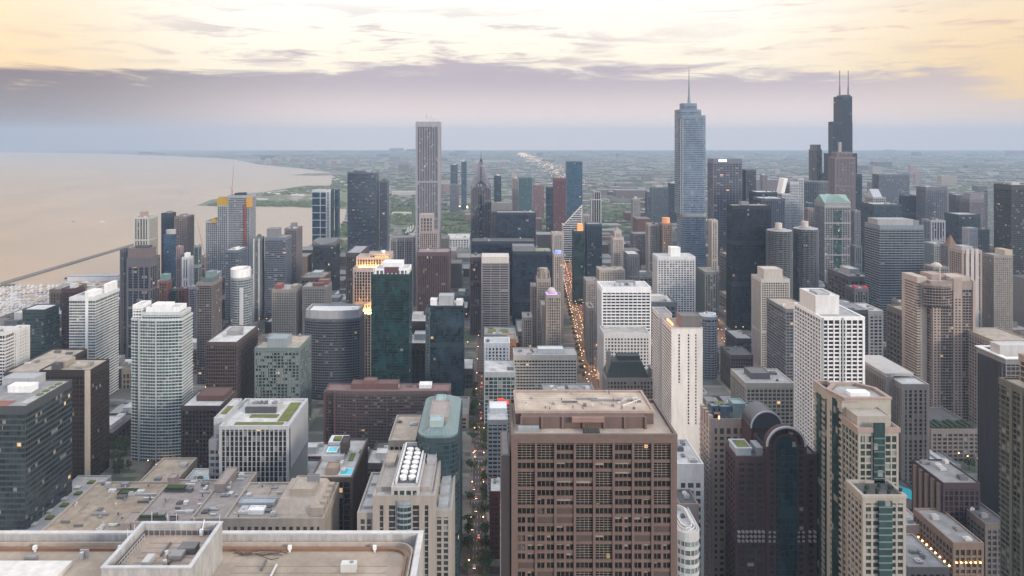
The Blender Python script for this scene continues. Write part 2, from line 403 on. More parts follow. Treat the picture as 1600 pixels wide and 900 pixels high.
def tier(b, fx0, fx1, fy0, fy1, z0, z1, st, name='upper_tier', rmat=None, **k):
    X = lambda f: b.x0+b.w*f
    Y = lambda f: b.y0+(b.y1-b.y0)*f
    c = section(b.root, rect(X(fx0), X(fx1), Y(fy0), Y(fy1)), z0, z1, st, name, **k)
    MB().prism(rect(X(fx0)+.5, X(fx1)-.5, Y(fy0)+.5, Y(fy1)-.5), z1+.02, z1+.25).build('roof', rmat or roofm((.3, .29, .28)), b.root)
    return c
r_white = roofm((.62, .61, .59)); r_grey = roofm((.3, .3, .3)); r_tan = roofm((.46, .39, .31)); r_dark = roofm((.12, .12, .125)); r_pale = roofm((.44, .43, .41))
r_green = roofm((.15, .17, .04)); r_rust = roofm((.3, .13, .09)); r_terra = roofm((.44, .34, .25))
pool_m = flat((.05, .5, .6), .1)
def clutter(root, x0, x1, y0, y1, z, seed, n=14, seam=True, s=1.0):
    """ducts, pipes, vents, hatches and membrane seams on a flat roof"""
    rr = random.Random(seed); w, l = x1-x0, y1-y0; s_ = min(w, l)/40
    if seam:
        m = MB(); k = int(l/(4.2*max(s_, .25)))
        for i in range(1, k): m.box(x0+.1, x1-.1, y0+l*i/k-.03, y0+l*i/k+.03, z, z+.03)
        m.build('roof_seams', flat((.2, .165, .13), .9), root)
    for i in range(n):
        x, y = rr.uniform(x0+1, x1-2), rr.uniform(y0+1, y1-2); q = rr.random(); mt = rr.choice(HV)
        if q < .35: MB().cone(x, y, z, z+rr.uniform(.4, 1.2)*s, .18*s, .25*s, 8).build('vent_pipe', mt, root)
        elif q < .6: a, b_ = rr.uniform(.8, 2.2)*s, rr.uniform(.8, 2)*s; MB().box(x, min(x+a, x1), y, min(y+b_, y1), z, z+rr.uniform(.3, 1.1)*s).build('roof_hatch', mt, root)
        elif q < .8:
            L = rr.uniform(3, .35*w); MB().box(x, min(x+L, x1-.5), y, y+.5*s, z+.2, z+.2+.5*s).build('duct', mt, root)
        else:
            L = rr.uniform(3, .3*l); m = MB(); yy = min(y+L, y1-.5); m.bar((x, y, z+.25), (x, yy, z+.25), .22); m.bar((x, y, z), (x, y, z+.3), .2); m.bar((x, yy, z), (x, yy, z+.3), .2); m.build('pipe', mt, root)
def pool(root, x0, x1, y0, y1, z, name='pool'):
    p = MB().ring(rect(x0-.6, x1+.6, y0-.6, y1+.6), rect(x0, x1, y0, y1), z, z+.35).build(name, wall(WHITE), root)
    MB().prism(rect(x0, x1, y0, y1), z+.05, z+.22).build('water', pool_m, p)
# ------------------------------------------------------------------ ground, lake, park land, streets
def ground_mat():
    m, t, p = new_mat('ground'); o = t.nodes.new('ShaderNodeNewGeometry').outputs['Position']
    a = noise(t, o, .0016, 5, .65); b = noise(t, o, .02, 4, .7); c = noise(t, o, .0045, 3)
    x = tmix(t, mrange(t, a, .42, .58, 0, 1), (.15, .14, .13), (.06, .085, .045)); x = tmix(t, mrange(t, b, .45, .6, 0, .7), x, (.22, .2, .18)); x = tmix(t, mrange(t, c, .55, .66, 0, .8), x, (.045, .07, .035))
    br = t.nodes.new('ShaderNodeTexBrick'); lk(t, o, br.inputs[0]); br.offset = 0; br.inputs['Scale'].default_value = .005; br.inputs['Mortar Size'].default_value = .02; br.inputs['Color1'].default_value = (1, 1, 1, 1); br.inputs['Color2'].default_value = (.8, .8, .8, 1); br.inputs['Mortar'].default_value = (1.5, 1.45, 1.4, 1)
    x = tmix(t, 1, x, br.outputs['Color'], 'MULTIPLY')
    lk(t, x, p.inputs['Base Color']); p.inputs['Roughness'].default_value = .95; return m
FAR = 20600.0
def sheet(name, pts, z, mat, kind='structure', label=None):
    o = MB(); o.v = [(x, y, z) for x, y in pts]; o.f = [tuple(range(len(pts)))]; o.mi = [0]
    o = o.build(name, mat); tag(o, kind=kind, label=label); return o
sheet('ground', [(-18000, -600), (20000, -600), (20000, FAR), (-18000, FAR)], 0, ground_mat())
def water_mat(base=(.27, .18, .108), rough=.33):  # default base is the lake, with the sky's peach reflection put into its colour
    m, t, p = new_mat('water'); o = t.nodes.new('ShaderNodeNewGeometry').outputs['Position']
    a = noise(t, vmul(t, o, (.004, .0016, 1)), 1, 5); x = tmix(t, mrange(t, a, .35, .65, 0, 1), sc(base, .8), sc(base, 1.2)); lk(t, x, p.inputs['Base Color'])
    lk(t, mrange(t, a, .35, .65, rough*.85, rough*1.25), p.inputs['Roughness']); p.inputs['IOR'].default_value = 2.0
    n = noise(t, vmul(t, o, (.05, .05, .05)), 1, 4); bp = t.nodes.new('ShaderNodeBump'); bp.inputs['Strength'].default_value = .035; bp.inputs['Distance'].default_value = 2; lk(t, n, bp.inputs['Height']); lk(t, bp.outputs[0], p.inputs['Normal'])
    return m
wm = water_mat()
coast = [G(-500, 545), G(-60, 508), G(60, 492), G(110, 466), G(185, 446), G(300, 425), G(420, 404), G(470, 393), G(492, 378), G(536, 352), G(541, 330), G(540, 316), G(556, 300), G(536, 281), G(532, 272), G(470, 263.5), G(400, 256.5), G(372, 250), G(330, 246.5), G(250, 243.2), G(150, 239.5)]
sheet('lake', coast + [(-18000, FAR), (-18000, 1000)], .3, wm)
sheet('peninsula', [G(308, 321), G(330, 312), G(392, 303), G(430, 297), G(478, 290), G(545, 290), G(560, 320), G(545, 327), G(480, 325), G(445, 322), G(400, 323), G(350, 323)][::-1], .9, roofm((.16, .17, .09)))
sheet('sand_spit', [G(455, 274), G(480, 271), G(545, 270), G(545, 273.5), G(490, 274.8)][::-1], .8, roofm((.18, .17, .12)))
sheet('canal', [(-640, 1100), (-560, 1100), (-560, 1290), (-640, 1290)], .12, water_mat((.02, .07, .06), .2))
# park lawns
lawn = roofm((.085, .13, .04)); lawn2 = roofm((.1, .12, .05))
for i, p in enumerate(([G(690, 372), G(738, 372), G(738, 333), G(700, 333)], [G(612, 345), G(652, 345), G(655, 322), G(614, 322)], [G(940, 338), G(1000, 338), G(992, 322), G(935, 322)], [G(636, 372), G(656, 372), G(655, 350), G(636, 350)], [G(478, 395), G(545, 395), G(548, 355), G(500, 372)])):
    sheet('park_lawn', p[::1], .06, lawn if i % 2 else lawn2)
asph = roofm((.07, .062, .062)); side_ = roofm((.17, .15, .14)); mark = flat((.6, .58, .52), .7)
ROADS = []
def road(p0, p1, w, walk=4.0, marks=True):
    a, b = Vector(p0), Vector(p1); e = (b-a).normalized(); n = Vector((-e.y, e.x))
    def q(off0, off1, z, name, mat):
        return sheet(name, [tuple(a+n*off0), tuple(b+n*off0), tuple(b+n*off1), tuple(a+n*off1)][::-1], z, mat)
    z = .02+.012*(len(ROADS) % 9)
    q(-w/2, w/2, z, 'road', asph)
    for s_ in (-1, 1):
        m = MB(); c0, c1 = a+n*s_*w/2, a+n*s_*(w/2+walk); d0, d1 = b+n*s_*w/2, b+n*s_*(w/2+walk); P = [tuple(c0), tuple(d0), tuple(d1), tuple(c1)]
        m.prism(P if s_ < 0 else P[::-1], 0, .14+z*.3); tag(m.build('pavement', side_), kind='structure')
    if marks:
        m = MB(); L = (b-a).length; k = 0
        while k*12 < min(L, 900):
            c = a+e*(k*12); d = c+e*4
            for o_ in (0, -w/4, w/4): m.f.append(tuple(range(len(m.v), len(m.v)+4))); m.mi.append(0); m.v += [(*(c+n*(o_-.12)), z+.02), (*(c+n*(o_+.12)), z+.02), (*(d+n*(o_+.12)), z+.02), (*(d+n*(o_-.12)), z+.02)][::-1]
            k += 1
        tag(m.build('lane_markings', mark), kind='structure')
    ROADS.append((tuple(a), tuple(b), w+walk*2))
ST0, ST1 = (PX(743, 500), 440), (PX(748, 900), 1330)       # side street left of the granite tower
AV0, AV1 = (96, 700), (200, 2100)   # the lit avenue
AV0 = (PX(908, 1070)-8, 700)
road(ST0, ST1, 10, 3); road(AV0, AV1, 25, 4)
R3 = (PX(1128, 1000), 660), (PX(1118, 1350), 1500)
road(*R3, 14)
R4 = (PX(1475, 700)-60, 420), (PX(1475, 700)-10, 1400)
road(*R4, 13)
R5 = (PX(195, 640)+12, 560), (PX(180, 800)+12, 1300)
road(*R5, 14)
def glow_strip(R_, ya, yb, w, e, n):                # the light the rows of street lamps throw down on the road
    for i in range(n):
        y0_, y1_ = ya+(yb-ya)*i/n, ya+(yb-ya)*(i+1)/n; f = ((y0_+y1_)/2-R_[0][1])/(R_[1][1]-R_[0][1]); L = bpy.data.lights.new('street_lamp_light', 'AREA'); L.shape = 'RECTANGLE'; L.size = w; L.size_y = (y1_-y0_)*.95; L.energy = e*w*(y1_-y0_); L.color = (1, .5, .22)
        o = bpy.data.objects.new('street_lamp_light', L); COL.objects.link(o); o.location = (R_[0][0]+(R_[1][0]-R_[0][0])*f, (y0_+y1_)/2, 9)
glow_strip((AV0, AV1), 930, 1950, 26, 5.5, 6); glow_strip((ST0, ST1), 500, 1250, 10, 1.6, 4); glow_strip(R3, 700, 1450, 14, 7, 4); glow_strip(R4, 450, 1100, 13, 4, 3); glow_strip(R5, 570, 1200, 12, 2, 3)
XR = []
for y in (545, 655, 745, 880, 1005, 1120, 1300, 1440, 1560, 1690, 1840, 2000): road((-700 if y < 1500 else -560, y), (1100+y*.15, y), 10, 3.5, y < 900); XR.append(y)
# breakwater and harbour
r = tag(MB().box(-1062, -1044, 1400, 2300, -1, 2.5).build('breakwater', wall((.2, .18, .16))), 'long thin stone breakwater running out across the lake', 'breakwater')
for k in range(6): tag(MB().box(-1068-k%2*9, -1030+k%3*8, 1380+k*42, 1396+k*42, 0, 3).build('rock_mound', wall((.12, .13, .1))), 'rough dark mound of rocks at the near end of the breakwater', 'rocks', 'rock mounds at the breakwater end')
b_ = MB().box(PX(105, 1650), PX(184, 1650), 1650, 1672, 0, 9); w_ = tag(empty('water_plant', PX(145, 1650), 1660), 'long low pale pier building on the water behind the marina', 'building'); b_.build('wall', wall(OFFW), w_); MB().box(PX(105, 1650)+2, PX(184, 1650)-2, 1652, 1670, 9, 12).build('roof', wall(LGREY), w_); MB().box(PX(90, 1650), PX(190, 1650), 1676, 1690, 0, 3).build('pier_deck', wall(DGREY), w_)
# ------------------------------------------------------------------ foreground left
def water_tower_roof():
    zr = 259.0; y1 = 101.8; y0 = 62.0; x0 = -82.0; x1 = PX(661, y1)
    r = tag(empty('marble_tower', (x0+x1)/2, (y0+y1)/2), 'flat tan roof of grey marble tower in the immediate foreground with raised box', 'building')
    m = MB().box(x0+.9, x1-.9, y0+.9, y1-.9, 0, zr); m.build('shaft', wall((.5, .49, .47)), r)
    mp = marble(); MB().ring(rect(x0, x1, y0, y1), rect(x0+.75, x1-.75, y0+.75, y1-.75), zr-12, zr+1.55).build('parapet', mp, r)
    c = MB().ring(rect(x0-.1, x1+.1, y0-.1, y1+.1), rect(x0+.6, x1-.6, y0+.6, y1-.6), zr+1.56, zr+1.72).build('coping', flat((.5, .49, .48), .45), r)
    MB().prism(rect(x0+.75, x1-.75, y0+.75, y1-.75), zr+.01, zr+.05).build('roof', roofm((.40, .33, .26)), r)
    # brown gutter kerb with rounded corner, and the thin rail beside it
    for off, w, h, nm, mt in ((1.7, .35, .38, 'gutter', flat((.22, .12, .08), .7)), (1.05, .2, .75, 'ledge', flat((.42, .35, .29), .7))):
        a = rounded(x0+off, x1-off, y0+off, y1-off, 2.4, 8); b_ = rounded(x0+off+w, x1-off-w, y0+off+w, y1-off-w, 2.4-w, 8)
        MB().ring(a, b_, zr+.05, zr+.05+h).build(nm, mt, r)
    rr = random.Random(3)
    for i in range(6):
        px = x0+10+i*11.3; m = MB().box(px, px+.45, y1-2.4, y1-2.0, zr+.4, zr+.9); m.box(px+.1, px+.35, y1-2.3, y1-2.1, zr+.05, zr+.4); m.build('roof_vent', flat((.7, .7, .7), .5), r)
    # raised penthouse, its own open-topped parapet and inner roof
    bx0, bx1, by0, by1, zt = -45.3, -34.9, 87.4, 97.8, 263.9
    ph = MB().ring(rect(bx0, bx1, by0, by1), rect(bx0+.5, bx1-.5, by0+.5, by1-.5), zr, zt).build('penthouse', mp, r)
    MB().prism(rect(bx0+.5, bx1-.5, by0+.5, by1-.5), zr+3.0, zt-1.25).build('inner_roof', roofm((.44, .35, .28)), ph)
    MB().ring(rect(bx0-.1, bx1+.1, by0-.1, by1+.1), rect(bx0+.35, bx1-.35, by0+.35, by1-.35), zt+.01, zt+.14).build('coping', flat((.45, .46, .47), .5), ph)
    q = MB().ring(rect(bx0+.55, bx1-.55, by0+.55, by1-.55), rect(bx0+.75, bx1-.75, by0+.75, by1-.75), zt-1.2, zt-.75); q.build('wall_base', flat((.12, .11, .11), .8), ph)
    rl = MB()
    for i in range(14):
        y = by0+.9+i*.65
        if i < 12: rl.bar((bx0+1.3, y, zt-1.25), (bx0+1.3, y, zt-.25), .05)
    rl.bar((bx0+1.3, by0+.9, zt-.25), (bx0+1.3, by0+.9+11*.65, zt-.25), .05); rl.bar((bx0+1.3, by0+.9, zt-.7), (bx0+1.3, by0+.9+11*.65, zt-.7), .04)
    for i in range(12):
        x = bx0+1.3+i*.7; rl.bar((x, by1-1.2, zt-1.25), (x, by1-1.2, zt-.35), .04)
    rl.bar((bx0+1.3, by1-1.2, zt-.35), (bx0+1.3+7.7, by1-1.2, zt-.35), .04)
    rl.build('railing', flat((.5, .5, .52), .5, .3), ph)
    for k in range(9):                                # whip antennas
        a = (bx0+1.2+rr.uniform(0, 9), by1-.3) if k < 6 else (bx0+.3, by0+rr.uniform(0, 9))
        MB().bar((*a, zt), (a[0], a[1], zt+rr.uniform(.8, 1.7)), .035).build('antenna', flat((.75, .75, .75), .4), ph)
    d = MB().bar((bx1-2.4, by1-1, zt-1.2), (bx1-2.2, by1-.4, zt+.6), .09); d.box(bx1-2.6, bx1-2.15, by1-1.1, by1-.8, zt-1.2, zt-.4); d.build('davit', flat((.8, .8, .78), .5), ph)
    MB().box(-66, -53.8, 84, PX(0, 1)*0+96.6, zr+.05, zr+.6).build('roof_pad', flat((.6, .58, .54), .6), r)
    clutter(r, bx1+2, x1-4, 84, y1-4, zr+.05, 9, 12); clutter(r, -78, bx0-1, 97.4, y1-3.6, zr+.05, 10, 5, False); clutter(ph, bx0+2, bx1-1.2, by0+1, by1-1.6, zt-1.25, 11, 7)
    for i in range(5):                                # cables lying on the right-hand roof
        m = MB(); p = [(-34+rr.uniform(0, .6), 99.0+rr.uniform(-.7, .6), zr+.5-.0*i)]
        for j in range(8): q_ = p[-1]; p.append((q_[0]+rr.uniform(.5, 1.1), q_[1]+rr.uniform(-.35, .28), zr+.1+rr.uniform(0, .3)))
        for a, c_ in zip(p, p[1:]): m.bar(a, c_, .07)
        m.build('cable', flat((.09, .06, .05), .7), r)
    FOOT.append((x0, x1, y0, y1))
def marble():
    m, t, p = new_mat('marble'); o = t.nodes.new('ShaderNodeTexCoord').outputs['Object']
    a = noise(t, vmul(t, o, (1, 1, .25)), 1.6, 8, .7); b = noise(t, vmul(t, o, (1.5, 1.5, .3)), .5, 4)
    x = tmix(t, mrange(t, a, .3, .7, 0, 1), (.24, .24, .24), (.5, .49, .47)); x = tmix(t, mrange(t, b, .4, .7, 0, .6), x, (.27, .26, .25))
    lk(t, x, p.inputs['Base Color']); p.inputs['Roughness'].default_value = .6; return m
water_tower_roof()

# 1 glass office, far left
b = tower('dark glass office block at the left edge with rust red roof terrace', -70, 40, 637, 560, 62, St('bands', (.03, .05, .058), (.09, .10, .11), 4.2, 3, win=90, pw=.04, lit=.05, so=.12, slab=.34, ior=1.9, patch=.6), name='glass_office', kit=0, ph=False, rmat=r_grey)
blk(b, 'penthouse', .35, .70, .52, .68, b.z+.25, b.z+5, wall(WHITE)); blk(b, 'penthouse', .1, .6, .74, .98, b.z+.25, b.z+7, wall(LGREY))
MB().prism(rect(b.x0+1, b.x1-16, b.y0+1, b.y0+14), b.z+.3, b.z+.5).build('roof_terrace', r_rust, b.root)
MB().prism(rect(b.x1-9, b.x1-2, b.y0+8, b.y1-4), b.z+.3, b.z+.6).build('planting_strip', r_pale, b.root)
for k in range(4): MB().box(b.x1-7, b.x1-3.5, b.y0+24+k*8.5, b.y0+29+k*8.5, b.z+.6, b.z+1.4).build('planter', r_green, b.root)
# terrace strip at its foot
b = tower('low pale terrace building with planters along the foot of the glass office', 20, 78, 830, 560, 90, St('bands', g_grey, LGREY, 4, 4), name='terrace_building', kit=0, ph=False, rmat=r_pale)
for k in range(8): MB().box(b.x0+b.w*.3+k%2*6, b.x0+b.w*.3+5+k%2*6, b.y0+6+k*10, b.y0+11+k*10, b.z+.3, b.z+1.5).build('planter', r_green if k % 2 else r_white, b.root)
# 2 dark brown tower with the pale stripe
b = tower('very dark brown office tower with one pale full height stripe', 62, 141, 580, 683, 34, St('grid', g_brnz, (.045, .032, .03), 4.1, 3.2, win=90, slab=.3, pw=.16, po=.2, so=.15, ior=1.45, lit=.004, blinds=.03), name='brown_tower', kit=4, ph=False, rmat=r_tan)
blk(b, 'penthouse', .16, .42, .3, .7, b.z+.25, b.z+6, wall(BEIGE)); blk(b, 'cooling_tower', .2, .36, .08, .26, b.z+.25, b.z+5, wall(DGREY)); blk(b, 'penthouse', .5, .82, .2, .6, b.z+.25, b.z+2.2, wall(BEIGE))
MB().box(PX(133.5, 683), b.x1+.5, b.y0-1.4, b.y0-.6, 0, b.z+1).build('stone_stripe', wall((.58, .5, .42)), b.root)
# 3 L shaped brown block
b = tower('lower brown block with long tan roof behind the striped brown tower', 8, 66, 583, 775, 85, St('grid', g_brnz, (.1, .07, .06), 4, 4, ior=1.4), name='brown_block', rmat=r_tan, kit=5, ph=False)
# 4 white banded block at the edge
b = tower('white building with black window bands cut by the left frame edge', -60, 8, 520, 830, 24, St('bands', g_dark, OFFW, 3.7, 3, slab=.5, so=.4), name='banded_building', kit=2, phm=wall(OFFW), rmat=r_white)
MB()
b = tower('white gridded wing with small dark windows beside the black banded building', 9, 27, 517, 846, 22, St('grid', g_dark, OFFW, 3.7, 3, pw=.5, slab=.5), name='gridded_building', kit=1, ph=False, rmat=r_white)
# 5 dark teal stepped
b = tower('dark teal glass building in two heights with pale roof edge by harbour', 28, 93, 503, 950, 44, St('bands', g_teal, (.05, .075, .085), 3.9, 3, pw=.05, ior=1.8), name='teal_building', kit=0, ph=False, rmat=r_grey, cap=1)
tier(b, .12, 1.0, .1, .95, b.z+.3, PZ(486, 950), St('bands', g_teal, (.05, .075, .085), 3.9, 3, pw=.05, ior=1.8), rmat=r_white)
# 6 maroon
tower('dark maroon slab directly behind the white condominium near the harbour', 97, 130, 452, 1030, 40, St('grid', g_dark, (.1, .055, .06), 3.7, 3), name='maroon_slab', kit=1, rmat=r_dark)
# 7 white condo
b = tower('white banded condominium with solid white central pier and roof fin', 109, 149, 466, 880, 54, St('bands', g_pale, OFFW, 3.35, 3, slab=.38, so=.5, pw=.05, ior=1.8), name='condominium', kit=2, ph=False, rmat=r_white)
MB().box(PX(134, 880), PX(138.5, 880), b.y0-1.4, b.y0-.55, 0, b.z+8).build('pier', wall(WHITE), b.root)
MB().box(b.x1-5, b.x1-.5, b.y0+30, b.y1-1, b.z, b.z+11).build('roof_fin', wall(WHITE), b.root)
blk(b, 'penthouse', .45, .8, .15, .5, b.z+.25, b.z+5.5, wall(WHITE))
# 8 big white and teal condo
def cp(b): return [(b.x0, b.y0+3), (b.x0+b.w*.18, b.y0+.8), (b.x0+b.w*.45, b.y0-.8), (b.x0+b.w*.75, b.y0-.3), (b.x1, b.y0+2.2), (b.x1, b.y1), (b.x0, b.y1)]
sw = St('bands', (.06, .13, .135), (.6, .62, .62), 3.05, 2.8, slab=.27, so=.75, pw=.07, po=.3, ior=1.8, blinds=.16, cap=1, lit=.004)
b = tower('tall pale condominium of teal glass and white floor bands, slightly bowed front', 204, 283, 500, 730, 27, sw, name='condominium', kit=0, ph=False, rmat=r_white, poly=cp)
tier(b, .20, .97, .12, .95, b.z+.3, b.z+5.5, sw, 'upper_storey', r_white, cap=1.5); tier(b, .26, .9, .2, .9, b.z+5.8, b.z+10, St('bands', g_pale, WHITE, 3, 3), 'upper_storey', r_white, cap=3.5)
blk(b, 'penthouse', .35, .7, .3, .75, b.z+10, b.z+13, wall(WHITE))
tier(b, .01, .18, .15, .9, b.z+.3, PZ(478, 735), St('bands', g_pale, WHITE, 3, 3), 'side_tower', r_white)
for f in (.165, .5): MB().box(b.x0+b.w*f, b.x0+b.w*f+1.0, b.y0-1.9, b.y0+2, 0, b.z+1).build('pier', wall((.5, .52, .53)), b.root)
# 9 dark striped tower
b = tower('tall dark tower with thin vertical stripes and dusty pink crown', 199, 245, 404, 1050, 22, St('piers', g_navy, (.16, .15, .175), 3.6, 7.2, pw=.2, po=.8, slab=.14, cap=12), name='striped_tower', kit=3, ph=False)
blk(b, 'crown', .0, .97, .04, .96, b.z+.3, PZ(389, 1050), wall((.22, .17, .17))); blk(b, 'penthouse', .25, .85, .3, .8, PZ(390, 1050), PZ(386, 1050), wall(DGREY))
q = section(b.root, rect(PX(185, 1050), b.x0-.9, b.y0+6, b.y1), 0, PZ(392, 1050), St('piers', (.03, .035, .05), (.12, .125, .15), 3.6, 4, pw=.4), 'side_wing')
# far-left lakeside group
tower('white ribbed lakeside tower with pinkish roof box, farthest left', 210, 246, 340, 1560, 60, St('piers', g_grey, (.55, .53, .47), 3.5, 5.4, pw=.32, po=.9, slab=.1), name='ribbed_tower', kit=1, phm=wall(PINK), phh=8)
tower('navy slab between the white ribbed tower and the brown lakeside tower', 252, 275, 334, 1600, 45, St('glass', g_navy, DNAVY, 3.5, 5, cap=8), name='navy_slab', kit=1)
b = tower('brown gridded lakeside tower with rooftop boxes', 273, 303, 339, 1570, 40, St('grid', (.05, .04, .045), (.25, .2, .19), 3.5, 4.5, slab=.4), name='brown_tower', kit=3)
b = tower('slender blue glass tower with rounded grey top before lakeside slabs', 256, 276, 367, 1350, 24, St('glass', g_blue, (.06, .1, .15), 3.5, 3, cap=2), name='blue_tower', kit=0, ph=False)
m = MB(); m.prism(ell(b.cx+1, b.y0+12, 8.5, 8), b.z, PZ(360, 1350)); m.build('crown', wall(LGREY), b.root)
tower('thin rose brown column tower beside the slender blue glass tower', 276, 286, 386, 1300, 28, St('piers', g_grey, (.32, .24, .23), 3.4, 3), name='slim_tower', kit=1, ph=False)
b = tower('small white tower with dark vertical slots and stepped white top', 285, 301, 403, 1280, 26, St('piers', g_navy, (.6, .61, .63), 3.3, 5, pw=.4, po=.9, slab=.1), name='white_tower', kit=0, ph=False)
blk(b, 'penthouse', .2, .8, .2, .8, b.z, b.z+7, wall(WHITE))
tower('narrow teal glass tower with white edge lines beside tower crane', 303, 315, 384, 1330, 22, St('glass', g_teal, (.3, .33, .34), 3.4, 6, pw=.1), name='teal_tower', kit=1, ph=False)
b = tower('mid rise with red and green facade panels and glass top', 249, 268, 440, 1150, 25, St('grid', g_green, (.26, .11, .1), 3.4, 4), name='red_green_building', kit=1, ph=False)
blk(b, 'glass_top', .1, 1.0, .1, .9, b.z, PZ(430, 1150), wall((.2, .33, .34)))
tower('green tinted mid rise between the red ones below the blue tower', 268, 279, 452, 1160, 24, St('glass', g_green, (.15, .2, .2), 3.4, 3), name='green_building', kit=1, ph=False)
tower('dull red brick mid rise below the small white slotted tower', 279, 296, 452, 1130, 28, St('grid', g_dark, (.25, .1, .1), 3.4, 4), name='brick_building', kit=2, ph=False)
tower('dark blue balcony building left of the brown stepped balcony tower', 296, 309, 449, 1090, 24, St('balc', g_navy, (.3, .3, .35), 3.2, 3), name='balcony_building', kit=1, ph=False)
b = tower('brown and grey balcony tower with stepped green glass top', 308, 346, 443, 960, 34, St('balc', (.04, .045, .05), (.28, .24, .24), 3.1, 3.2, so=.8), name='balcony_tower', kit=1, ph=False)
blk(b, 'glass_top', .3, .98, .1, .8, b.z, b.z+6, wall((.14, .2, .2))); blk(b, 'glass_top', .42, .9, .2, .7, b.z+6, PZ(427, 960), wall((.22, .3, .31)))
# round white-crowned tower
b = tower('curved glass tower wearing a tall white drum crown', 355, 400, 436, 1000, 36, St('bands', (.1, .15, .17), (.42, .44, .47), 3.3, 3.2, slab=.3, so=.4, pw=.08, po=.2, ior=1.8, cap=1), name='round_tower', kit=0, ph=False, poly=lambda b: ell(b.cx, b.y0+18, b.w/2, 18, 24))
m = MB(); m.ring(ell(b.cx-1.5, b.y0+18, b.w*.46, 17, 28), ell(b.cx-1.5, b.y0+18, b.w*.42, 15.6, 28), b.z+.3, PZ(422, 1000)); m.build('crown', wall(WHITE), b.root)
MB().prism(ell(b.cx-1.5, b.y0+18, b.w*.38, 14, 20), b.z+.3, PZ(427, 1000)).build('penthouse', wall(LGREY), b.root)
MB().box(b.cx+3, b.cx+7.5, b.y0-1.2, b.y0+1.5, 60, b.z-12).build('white_panel', wall((.6, .6, .64)), b.root)
# dark flat tower with bright roof
b = tower('dark blue block with bright flat roof and slanted window bands', 352, 386, 392, 1150, 60, St('bands', g_navy, (.16, .19, .24), 3.6, 4), name='dark_block', kit=1, rmat=r_white, ph=False)
blk(b, 'rooftop_dish_box', .68, .82, .15, .4, b.z, b.z+4, wall(WHITE))
# towers under construction
vs = St('bands', (.05, .06, .085), (.4, .42, .45), 3.6, 4, slab=.3, so=.5, pw=.22, po=.3, lit=0)
b = tower('unfinished stepped concrete and glass tower with yellow top, crane above', 340, 366, 320, 1480, 42, vs, name='unfinished_tower', kit=0, ph=False, rmat=r_grey)
yel = wall((.5, .33, .03)); MB().ring(rect(b.x0-.8, b.x1+.8, b.y0-.8, b.y1+.8), rect(b.x0+1, b.x1-1, b.y0+1, b.y1-1), b.z-1, PZ(310, 1480)).build('safety_screen', yel, b.root)
for f in (.1, .3, .55, .8): MB().box(b.x0+b.w*f, b.x0+b.w*f+2, b.y0, b.y0+3, b.z, PZ(307, 1480)).build('column', wall((.5, .36, .1)), b.root)
q = section(b.root, rect(PX(321, 1480), b.x0-.9, b.y0+2, b.y1-3), 0, PZ(346, 1480), vs, 'low_stem'); MB().ring(rect(PX(330, 1480), b.x0-2, b.y0+1, b.y1-6), rect(PX(331, 1480), b.x0-3, b.y0+3, b.y1-8), PZ(348, 1480), PZ(342, 1480)).build('safety_screen', yel, b.root)
q = section(b.root, rect(b.x1+.9, PX(390, 1480), b.y0+1, b.y1), 0, PZ(306, 1480), vs, 'high_stem')
MB().box(PX(381, 1480), PX(384.5, 1480), b.y0-1.6, b.y0+.2, 20, PZ(319, 1480)).build('hoist_track', wall((.3, .09, .08)), b.root)
m = MB(); m.box(PX(385, 1480), PX(391.5, 1480), b.y0-1, b.y0+12, PZ(324, 1480), PZ(308, 1480)); m.build('orange_wrap', wall((.62, .33, .05)), b.root)
MB().box(PX(366, 1480), PX(378, 1480), b.y0+2, b.y0+30, PZ(306, 1480), PZ(302, 1480)).build('formwork', wall(DNAVY), b.root)
def crane(px, py0, py1, d, jx, label, jl=.3):
    x, y = PX(px, d), d+8; z0, z1 = PZ(py0, d), PZ(py1, d)
    r = tag(empty('tower_crane', x, y, z0), label, 'crane'); red = flat((.4, .2, .12), .6); m = MB(); h = z1-z0; mz = z0+h*.35; w = 1.5
    for i, j in ((-1, -1), (1, -1), (1, 1), (-1, 1)): m.bar((x+i*w/2, y+j*w/2, z0), (x+i*w/2, y+j*w/2, mz), .35)
    k = int((mz-z0)/3)
    for i in range(k): m.bar((x-w/2, y-w/2, z0+i*3), (x+w/2, y-w/2, z0+i*3+3), .22)
    m.build('mast', red, r); c = MB().box(x-1.6, x+1.6, y-1.2, y+1.2, mz, mz+2.4); c.build('cab', flat((.5, .45, .4), .5), r)
    j = MB(); tip = (x+jx, y, z1)
    for dx in (-.6, .6): j.bar((x+dx, y, mz+2.4), tip, .4, .22)
    for i in range(12):
        t = i/12; a = (x-.6*(1-t)+jx*t, y, mz+2.4+(z1-mz-2.4)*t); t2 = t+1/12; j.bar(a, (x+.6*(1-t2)+jx*t2, y, mz+2.4+(z1-mz-2.4)*t2), .2)
    j.build('jib', red, r); MB().box(x-jx*.15-3, x-2, y-1, y+1, mz+1.5, mz+3.5).build('counterweight', wall(MGREY), r)
crane(360.5, 320, 252, 1480, 3.5, 'red brown crane standing upright on the yellow-topped unfinished tower')
crane(318, 440, 333, 1400, -19, 'leaning red crane to the left of the unfinished tower')
